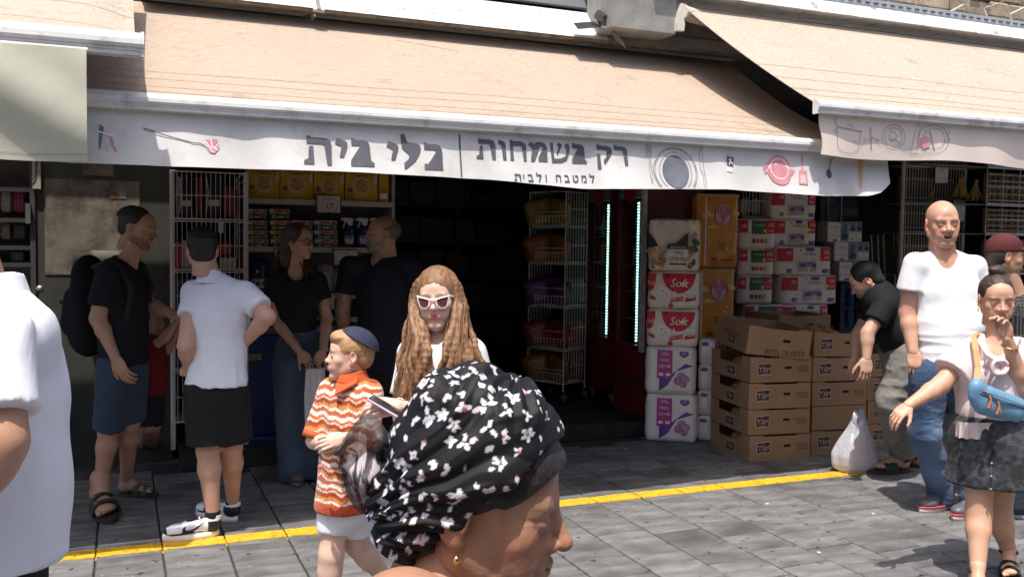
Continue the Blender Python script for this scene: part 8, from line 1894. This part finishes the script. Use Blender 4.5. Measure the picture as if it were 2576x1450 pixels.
p.cloth('trousers', [(hip+UP*.03, hip-UP*.06, .16, .17, .05, fac, .85), (hip-UP*.02-CAMF*.08, k1, .125, .1), (hip-UP*.02+CAMF*.09, k2, .12, .1), (k1, a1, .1, .088), (k2, a2, .1, .085), ], (.20, .19, .175), M_cot, h=.009, cuts=[(gz(a1, .11), -UP)], amp=.014, freq=(9, 9, 11), seed=21, fine=(.005, (20, 20, 24)))
for a_ in (a1, a2): p.cloth('cuff', [(a_+UP*.01, a_-UP*.04, .06, .05)], (.05, .05, .048), M_cot, h=.008, amp=.003, freq=(40, 40, 4))
slide(p, gz(onZ(2278, 1186)), gz(onZ(2184, 1190)), SK2, (.03, .03, .032), 1, (.04, .04, .042)); q = gz(onZ(2312, 1176)); slide(p, q, q+fac*.26, SK2, (.03, .03, .032), 1, (.04, .04, .042))
p.finish()

# ---------------- girl in pink blouse, hand at her mouth
d0 = 4.4; j = jn(d0); fac = fdir(-.92, -.4)
p = Person('girl in pink blouse and black denim skirt with a hand over her mouth', onZ(2480, 1470))
sl, sr = j(2432, 893, .03), j(2566, 885, .02); hip = j(2492, 1060); neck = j(2510, 845)
GS_ = (.56, .32, .215)
el1, wr1 = j(2366, 968, -.02), j(2284, 1020, -.08); el2, wr2 = j(2572, 975, -.1), j(2534, 850, -.18)
a1, a2 = ank(onZ(2458, 1492)-Vector(fac*.05), onZ(2458, 1492)+Vector(fac*.19), .1), ank(onZ(2536, 1440)-Vector(fac*.05), onZ(2536, 1440)+Vector(fac*.19), .1); k1, k2 = j(2462, 1292, -.03), j(2514, 1300, .1)
p.limbs(torso_parts(sl, sr, hip, fac, .13, .115, .15, .68, 0, .06)+[(neck-UP*.03, j(2508, 788), .046, .045)]+arm(sl, el1, wr1, (.05, .041, .038, .025))+arm(sr, el2, wr2, (.05, .041, .038, .025))+leg(j(2465, 1120, -.03), k1, a1, (.08, .054, .05, .033))+leg(j(2520, 1120, .03), k2, a2, (.08, .054, .05, .033)), GS_, h=.009)
p.head(j(2507, 753), rotm(fyaw(-.95, -.18), -.17, .03), .95, GS_, fem=True, jaw=.95, nose=.9, nosel=.8, brow=.7, brows=(.05, .03, .02), lips=(.48, .17, .15), look=(.25, -.25), iris=(.04, .025, .015))
HD = (.05, .031, .022)
p.sheet('hair', p.hc, p.hM, p.hs, [((0, -.02, .038), (.0795, .101, .0895), 0), ((0, -.06, -.015), (.066, .052, .045), .02), ((.0, -.028, .138), (.036, .036, .03), .012), ((.016, -.02, .148), (.024, .026, .018), .008), ((-.014, -.034, .15), (.024, .022, .018), .008)], [((0, 0, -.05), (0, .3, -1))], HD, M_hair, sub=[((0, .108, -.03), (.078, .075, .088), .01), ((.085, .008, -.03), (.03, .034, .05), .005), ((-.085, .008, -.03), (.03, .034, .05), .005)], tex=(.002, (50, 22, 30)))
for x in (-1, 1): tube_on(p, 'hoop_earring', [p.H((x*.083+.004*math.cos(a), .003+.013*math.cos(a), -.046+.014*math.sin(a))) for a in [2*math.pi*i/18 for i in range(19)]], .002, (.75, .52, .16), 6, .25, 1.)
PK = (.70, .55, .54)
p.cloth('blouse', torso_parts(sl, sr, hip+UP*.05, fac, .138, .128, .14, .76, .012, .068)+[sleeve(sl, el1, .6, .066, .086), sleeve(sr, el2, .5, .066, .086)], PK, M_cot, h=.0075, cuts=[(hip-UP*.0, -UP)], holes=[(neck+UP*.02, neck+UP*.12, .066, .08), (neck+fac*.04, neck-UP*.06+fac*.12, .062, .05)], amp=.008, freq=(10, 10, 6), seed=17, fine=(.003, (22, 22, 9)))
# ruffle, rosette and peplum
def ruffle(name, path, w_, n=40, wave=.012, k=7):
    P_ = [np.array(q) for q in path]; g = MB(); mseg = len(P_)-1
    def pos(u): s_ = min(mseg-1e-6, u*mseg); i = int(s_); return P_[i]*(1-(s_-i))+P_[i+1]*(s_-i)
    def fn(u, v): return pos(u)-UP*w_*v+fac*(.006+wave*v*math.sin(u*k*6.28))
    g.grid(fn, n, 4); g.add([np.array(q)+fac*.003 for q in g.v], [tuple(reversed(f_)) for f_ in g.f]); p.solid(name, g, mat('pink_cotton', PK, .85, .06, 30., .2, 200.), True)
fr = neck+fac*.125
ruffle('ruffle', [neck+unit(sl-sr)*.105+fac*.05+UP*.0, fr+unit(sl-sr)*.06-UP*.07, fr-UP*.11+fac*.012, fr+unit(sr-sl)*.06-UP*.07, neck+unit(sr-sl)*.105+fac*.05], .05, 60, .010, 9)
ros = fr-UP*.125+fac*.035; g = MB()
for q in range(5): g.tube([tuple(ros+fac*.006*(5-q)+(.034-.006*q)*(math.cos(a)*unit(sr-sl)+math.sin(a)*UP)+.004*math.sin(3*a+q)*UP) for a in [2*math.pi*i/16 for i in range(17)]], .0085, 6)
p.solid('rosette', g, mat('pink_cotton', PK, .85), True)
hx = unit(sr-sl); ring = [hip+UP*.02+(.165*math.cos(a)*hx+.125*math.sin(a)*fac) for a in [math.pi*(1.1-1.2*i/14) for i in range(15)]]
ruffle('peplum', ring, .075, 90, .012, 11)
def washb(V, C): w_ = np.clip(vnoise(V*60, 3)*.5+vnoise(V*9, 4)*.6+.25, 0, 1)[:, None]; return C*(1-w_)+np.array((.10, .105, .115))*w_
p.cloth('denim_skirt', [(hip+UP*.05, hip-UP*.07, .14, .165, .04, fac, .82), (hip-UP*.07, hip-UP*.33, .165, .195, .05, fac, .85)], (.022, .023, .027), M_den, h=.008, cuts=[(hip+UP*.03, UP), (j(2460, 1215), -UP+fac*.0)], amp=.007, freq=(8, 8, 3), paint=washb)
sk0 = [hip-UP*.05+fac*.137, hip-UP*.17+fac*.15, hip-UP*.285+fac*.163]; tube_on(p, 'skirt_seam', sk0, .0045, (.12, .125, .135), 6, .8)
for q in range(5): v = sk0[0]*(1-q/4)+sk0[2]*q/4+fac*.003; p.solid('button', MB().lathe([(.001, 0), (.008, 0), (.007, .004), (.001, .005)], 10).xf(Matrix.Translation(v) @ Vector(fac).to_track_quat('Z', 'Y').to_matrix().to_4x4()), mat('button_dark', (.2, .19, .18), .35, metal=.7), True)
p.hand(wr1, wr1-el1-UP*.04, UP*.8-CAMF*.4, GS_, mirror=True, sc=.8, curl=(.35, .4, .45, .5)); p.hand(wr2, -CAMR*.28+UP*.95-CAMF*.05, -fac*.6+CAMR*.6, GS_, sc=.84, curl=(.5, .55, .6, .65), thumb=(.3, .3))
tube_on(p, 'bracelet', [wr2-(wr2-el2)*.16+.034*(math.cos(a)*CAMR+math.sin(a)*unit(np.cross(wr2-el2, CAMR))) for a in [2*math.pi*i/20 for i in range(21)]], .0035, (.75, .52, .16), 6, .25, 1.)
for a_, hl, tt in ((a1, onZ(2458, 1492), None), (a2, onZ(2536, 1440), None)):
    q = gz(hl); d_ = fac; slide(p, q-d_*.05, q+d_*.19, GS_, (.02, .018, .018), 2, (.025, .022, .02))
    tube_on(p, 'ankle_strap', [gz(a_, .1)+.04*(math.cos(b_)*CAMR+math.sin(b_)*CAMF) for b_ in [2*math.pi*i/16 for i in range(17)]], .005, (.02, .018, .018), 6, .5)
p.finish()
# shoulder bag
bb0 = j(2512, 1010, -.17); t = thing('shoulder_bag', 'light blue crossbody bag with tan strap on the girl in pink', 'bag', bb0-UP*.09)
f = SDF((-.2, -.08, -.02), (.2, .08, .2), .006); f.cap((-.105, 0, .125), (.1, 0, .06), .055, .05, .02, 'u', (0, 1, 0), .6); f.cap((-.085, 0, .075), (.09, 0, .035), .04, .035, .03, 'u', (0, 1, 0), .7); f.ell((-.12, 0, .165), (.03, .03, .03), .03)
V, Q = f.skin(); V = folds(V, Q, .003, (14, 14, 10), 3); Mx = np.stack([CAMR*.97+CAMF*.2, CAMF, UP], 1); V2 = (Mx @ V.T).T; me = fast_mesh('bag_body', V2, Q, True); set_col(me, np.tile((.13, .27, .40), (len(V), 1))); obj('bag_body', me, M_lea, t)
def bagp(x, z, y=-.05): return tuple(Mx @ np.array((x, y, z)))
MB().tube([bagp(-.11, .15, -.034), bagp(0, .115, -.044), bagp(.12, .075, -.034)], .0035, 6).build('zip', mat('zip_grey', (.3, .34, .38), .3, metal=.6), t); MB().tube([bagp(-.12, .138, -.034), bagp(0, .102, -.044), bagp(.12, .062, -.034)], .0025, 6).build('zip_tape', mat('zip_dark', (.05, .07, .1), .6), t)
for x, z in ((-.075, .128), (-.03, .1)): MB().tube([bagp(x, z, -.046), bagp(x+.004, z-.02, -.052), bagp(x-.006, z-.055, -.05)], [.005, .004, .007], 6).build('zip_pull', mat('tan_leather', (.42, .18, .07), .5), t); MB().tube([bagp(x, z, -.046), bagp(x+.012, z-.05, -.05)], .005, 6).build('zip_pull', mat('tan_leather', (.42, .18, .07), .5), t)
s0 = np.array(bb0-UP*.09); pts = [np.array(bagp(-.12, .18, 0))+s0, j(2461, 925, -.14), j(2455, 880, -.1), j(2449, 845, -.04), j(2470, 835, .06)]
rb = ribbon([tuple(q-s0) for q in pts], tuple(CAMR*.028)); rb.build('strap', mat('tan_strap', (.55, .27, .12), .55), t)

# ---------------- person in dark red cap, far right
d0 = 5.5; j = jn(d0); fac = fdir(-.2, 1)
p = Person('person in dark red cap and black checked top at the right edge', gz(at(2545, 1300, 5.5)))
sl, sr = j(2600, 770, .15), j(2560, 780, -.15); hip = j(2575, 1000)
p.limbs(torso_parts(sl, sr, hip, fac, .14, .13, .14)+[(j(2560, 745), j(2540, 690), .05, .048)]+leg(hip+unit(sr-sl)*.08, gz(hip+unit(sr-sl)*.08, .5), gz(hip+unit(sr-sl)*.08, .07))+leg(hip-unit(sr-sl)*.08, gz(hip-unit(sr-sl)*.08, .5), gz(hip-unit(sr-sl)*.08, .07)), OLIVE, h=.012)
p.head(j(2530, 645), rotm(fyaw(-.15, 1.), -.1), .98, OLIVE, scalp=(.9, (.02, .015, .012)), jaw=.95)
p.sheet('cap', p.hc, p.hM, p.hs, [((0, -.016, .045), (.086, .107, .096), 0), ((0, .095, .05), (.07, .075, .012), .012)], [((0, 0, .03), (0, .12, -1))], (.085, .022, .022), M_cot)
p.sheet('hair', p.hc, p.hM, p.hs, [((0, -.03, .0), (.078, .088, .07), 0), ((0, -.07, -.06), (.06, .04, .06), .03)], [((0, 0, .045), (0, 0, 1)), ((0, .02, 0), (0, 1, 0))], (.03, .02, .015), M_hair)
def chk(V, C): q = V-p.loc; a = (q@CAMR*60) % 1; b_ = (q[:, 2]*60) % 1; C[(a < .25) | (b_ < .25)] = (.09, .085, .08); return C
p.cloth('top', torso_parts(sl, sr, hip, fac, .15, .15, .155, .75, .012)+[sleeve(sr, sr-UP*.3, .8, .07, .075), sleeve(sl, sl-UP*.3, .8, .07, .075)], (.015, .015, .016), M_cot, cuts=[(hip, -UP)], paint=chk, h=.008)
p.cloth('trousers', [(hip, hip-UP*.08, .15, .15, .04, fac, .8), (hip+unit(sr-sl)*.08-UP*.05, gz(hip+unit(sr-sl)*.08, .08), .1, .07), (hip-unit(sr-sl)*.08-UP*.05, gz(hip-unit(sr-sl)*.08, .08), .1, .07)], (.03, .04, .06), M_den, h=.014)
for s_ in (-1, 1): q = gz(hip+unit(sr-sl)*.08*s_); shoe(p, 'shoe', q-fac*.08, q+fac*.2, .05, .07, (.03, .03, .03), (.3, .3, .3), .028)
p.finish()

# ---------------- woman in flowered headscarf, right in front of the camera
d0 = 1.05; j = jn(d0); HF = fdir(-.12, 1.)
p = Person('older woman in black headscarf with white flowers, close up in front', gz(at(1190, 1450, 1.08)))
hc = j(1203, 1256); M_h = rotm(math.atan2(HF[1], HF[0])-math.pi/2, -.19, 0); S9 = .93
OSK = (.34, .178, .113)
neck = j(1150, 1540, -.01); sn, sf_ = j(1015, 1572, -.13), j(1150, 1600, .2)
p.head(hc, M_h, S9, OSK, h=.0024, fem=True, jaw=1.05, nose=1.08, nosel=1.05, brow=1.0, chin=.95, cheek=1.25, lips=(.36, .14, .11), lipd=.45, brows=(.2, .15, .12), browk=.6, blush=.35, iris=(.04, .03, .02), squint=.95)
# age lines pressed into the face skin
V, C = p.V[0], p.C[0]; loc_ = ((V-hc) @ M_h)/S9; N_ = vnorm(V, p.Q[0]); face = np.clip((loc_[:, 1]-.0)/.04, 0, 1)*(loc_[:, 2] < .03)
wr_ = np.zeros(len(V))
def crease(pts, wd, dep):
    global wr_
    P_ = np.array(pts); dm = np.full(len(V), 9.)
    L2 = np.stack([np.abs(loc_[:, 0]), loc_[:, 1], loc_[:, 2]], 1)
    for a, b in zip(P_[:-1], P_[1:]):
        ba = b-a; t_ = np.clip(((L2-a)@ba)/(ba@ba), 0, 1); dm = np.minimum(dm, np.linalg.norm(L2-a-t_[:, None]*ba, axis=1))
    wr_ = wr_-dep*np.exp(-(dm/wd)**2)
crease([(.02, .1, -.03), (.03, .092, -.05), (.032, .085, -.07), (.028, .08, -.088)], .0035, .0028); crease([(.05, .077, .0), (.06, .06, -.004), (.066, .05, -.012)], .0022, .0014); crease([(.05, .077, -.004), (.06, .06, -.014), (.064, .048, -.024)], .0022, .0014); crease([(.05, .077, .005), (.062, .058, .008)], .0022, .0013)
crease([(.022, .088, -.014), (.036, .083, -.02), (.05, .072, -.016)], .003, .0018); crease([(.045, .066, -.04), (.047, .058, -.07), (.04, .055, -.09)], .004, .0018); crease([(.056, .05, -.03), (.056, .04, -.06)], .004, .0014)
p.V[0] = V+N_*(wr_+.0003*vnoise(loc_*120, 2)*face)[:, None]; p.C[0] = C*(1+.07*vnoise(loc_*35, 4)+.05*vnoise(loc_*110, 6))[:, None]
sp = np.clip((vnoise(loc_*75, 9)-.55)*4, 0, 1)[:, None]*.35; p.C[0] = p.C[0]*(1-sp)+np.array((.24, .11, .06))*sp
hip = neck-UP*.52-HF*.03
p.limbs(torso_parts(sf_, sn, hip, HF, .15, .15, .16, .72)+[(neck-UP*.05-HF*.015, hc-UP*.06-HF*.02, .058, .05), (neck-UP*.07, sn-UP*.012, .05, .05), (neck-UP*.07, sf_, .05, .055), (hc-UP*.07-HF*.035, neck-UP*.08-HF*.05, .05, .06)]+arm(sn, sn-UP*.27, sn-UP*.48+HF*.08, (.056, .046, .042, .03))+arm(sf_, sf_-UP*.27, sf_-UP*.48+HF*.08, (.056, .046, .042, .03)), OSK, h=.008)
p.cloth('top', torso_parts(sf_, sn, hip, HF, .158, .165, .175, .78, .01, .05), (.04, .05, .14), M_cot, h=.012, cuts=[(neck-UP*.115, UP)], amp=.004)
p.cloth('skirt', [(hip+UP*.02, hip-UP*.1, .17, .18, .04, HF, .85), (hip-UP*.1, gz(hip, .25), .18, .22, .05, HF, .9)], (.02, .02, .025), M_cot, h=.016, amp=.008)
for s_ in (-1, 1): q = gz(hip+unit(sn-sf_)*.08*s_); p.limbs([(q+UP*.3, q+UP*.08, .05, .04)], OSK, h=.012); shoe(p, 'shoe', q-HF*.08, q+HF*.16, .045, .06, (.03, .03, .03), (.04, .04, .04), .026)
p.hand(sn-UP*.48+HF*.08, -UP+HF*.3, -CAMF, OSK); p.hand(sf_-UP*.48+HF*.08, -UP+HF*.3, CAMF, OSK, mirror=True)
p.finish(vcol('old_skin', .5, .14, 330., .4, sss=.06, tone=.05, tscale=60.))
# scarf in head space
f = SDF((-.15, -.19, -.13), (.15, .15, .2), .0021)
f.ell((0, -.008, .05), (.096, .106, .102), 0); f.ell((0, -.05, .02), (.083, .062, .08), .04); f.ell((0, -.035, .118), (.062, .055, .034), .035); f.ell((.02, .012, .122), (.04, .045, .028), .03); f.ell((0, -.07, -.035), (.078, .05, .058), .03); f.ell((0, -.105, -.012), (.06, .028, .035), .02)
f.plane((0, .07, .085), (0, .78, -.62), .004); f.plane((0, -.1, -.085), (0, -.35, -1), .01)
f.ell((0, .165, .02), (.12, .068, .085), .004, 's')
V, Q = f.skin(); N_ = vnorm(V, Q)
K = np.array((-.17, -.06)); fy, fz = V[:, 1]-K[0], V[:, 2]-K[1]; ang = np.arctan2(fz, fy); rad = np.hypot(fy, fz); nz_ = vnoise(V*16, 2); nz2 = vnoise(V*34, 5)
rid = 1-2*np.abs(((ang*4.6+nz_*.55+.25*np.sin(V[:, 0]*30)) % 1)-.5)*2; rid2 = 1-2*np.abs(((ang*11+nz_*.9+nz2*.3) % 1)-.5)*2
top_ = np.clip((V[:, 2]-.09)/.05, 0, 1); low = np.clip((.045-V[:, 2])/.06, 0, 1)
swirl = 1-2*np.abs(((np.arctan2(V[:, 1]-.02, V[:, 0]+.002)*2.2+rad*22+nz_*.5) % 1)-.5)*2
V = V+N_*((.0045*rid+.0022*rid2*(.5+low))*np.clip(rad/.08, .4, 1)+.003*swirl*top_+.0022*nz_+.0009*nz2)[:, None]
C = np.tile((.007, .007, .009), (len(V), 1)).astype(float); r_ = random.Random(31); rs = np.random.RandomState(4)
cand = rs.permutation(len(V))[:9000]; cen = []
for c_ in cand:
    if all(np.linalg.norm(V[c_]-V[o_]) > .0185 for o_ in cen): cen.append(c_)
    if len(cen) > 290: break
wht = np.array((.68, .67, .71)); pnk = np.array((.58, .54, .58))
for c_ in cen:
    n_ = N_[c_]; a_ = unit(np.cross(n_, (.3, .2, .9))); b_ = np.cross(n_, a_); near = np.where(np.linalg.norm(V-V[c_], axis=1) < .026)[0]; q = V[near]-V[c_]; u, v = q@a_, q@b_
    th0 = r_.random()*6.28; npet = r_.choice((1, 2, 2, 3, 4, 5)); s_ = r_.uniform(.36, .66); full = r_.random() < .45
    for k_ in range(npet):
        th = th0+k_*(6.28/5 if full else 1.7)+r_.uniform(-.2, .2); dd = (.0088 if full else .013*r_.random()+.004)*s_; cu, cv = dd*math.cos(th), dd*math.sin(th)
        du, dv = (u-cu)*math.cos(th)+(v-cv)*math.sin(th), -(u-cu)*math.sin(th)+(v-cv)*math.cos(th); L_, W_ = .0078*s_, .0047*s_*r_.uniform(.8, 1.15)
        ins_ = (du/L_)**2+(dv/(W_*(1-.25*du/L_)))**2 < 1; C[near[ins_]] = wht*r_.uniform(.82, 1.12) if k_ % 3 else pnk
    if full: C[near[np.hypot(u, v) < .0018]] = (.35, .08, .1)
Vw = (M_h @ (V*S9).T).T+hc
p.part('headscarf', Vw, Q, C, vcol('scarf_cloth', .62, .08, 500., .25, tone=.04))
# scarf tail blown to the left, small knot at the nape
def tailf(u, v):
    c = j(1000-150*u, 1150+22*u+10*math.sin(5*u), .0-.03*u); w_ = .020+.034*math.sin(math.pi*min(1, u*1.05))*(1 if u < .9 else .7)
    return c+UP*(v-.5)*w_*2*1.0+CAMF*(.014*math.sin(7*u+4*v)+.01*math.sin(13*v))
g = MB().grid(lambda u, v: tailf(u, v), 46, 22); g.v = [tuple(np.array(q)-p.loc) for q in g.v]; me = g.mesh('scarf_tail', True); Vt = np.array(g.v); Ct = np.tile((.016, .013, .016), (len(Vt), 1)).astype(float)
for (cu, cv, ra) in ((.35, .4, .1), (.62, .62, .12), (.82, .35, .13), (.15, .6, .08), (.55, .22, .08)):
    for i in range(len(Vt)):
        u, v = (i % 47)/46, (i//47)/22; d = math.hypot((u-cu)*2.2, v-cv); an = math.atan2(v-cv, (u-cu)*2.2)
        if d < ra*2*(.55+.45*abs(math.cos(2.5*an))): Ct[i] = (.42, .37, .40)
set_col(me, Ct)
mt, t_, b_ = _bsdf('sheer_scarf'); at2 = N(t_, 'Attribute', attribute_name='Col'); L(t_, at2.outputs['Color'], b_.inputs['Base Color']); b_.inputs['Roughness'].default_value = .6; b_.inputs['Alpha'].default_value = .86
obj('scarf_tail', me, mt, p.o)
# hair at brow, temple and nape
HG = (.02, .016, .014)
def grey(V, C): return C*(1+.5*np.clip(vnoise(V*np.array((60, 60, 60)), 3), 0, 1)+.4*vnoise(V*190, 4))[:, None]
p.sheet('hair', hc, M_h, S9, [((0, -.014, .036), (.0795, .0995, .0885), 0), ((0, .056, .04), (.062, .0455, .058), .02)], [((0, .092, .066), (0, .72, -.69)), ((0, .0, 0), (0, -1, .2))], HG, M_hair, h=.0022, tex=(.0011, (100, 45, 45)), paint=grey)
p.sheet('hair', hc, M_h, S9, [((0, -.05, -.02), (.066, .058, .052), 0), ((0, -.05, -.06), (.054, .046, .035), .02)], [((0, 0, -.088), (0, .35, -1)), ((0, -.012, 0), (0, 1, 0))], HG, M_hair, h=.0026, tex=(.0013, (100, 100, 20)), paint=grey)
p.solid('earring', MB().lathe([(.001, -.005), (.005, 0), (.001, .005)], 12, tuple(p.H((.087, -.002, -.046)))), mat('gold_bright', (.85, .6, .25), .2, metal=1.), True)
nk = [neck+UP*.035-HF*.075+CAMF*.0, neck-UP*.01-HF*.06-CAMF*.06, neck-UP*.06-HF*.0-CAMF*.085, neck-UP*.1+HF*.05-CAMF*.05]; tube_on(p, 'necklace', nk, .0012, (.75, .6, .35), 5, .25, 1.)
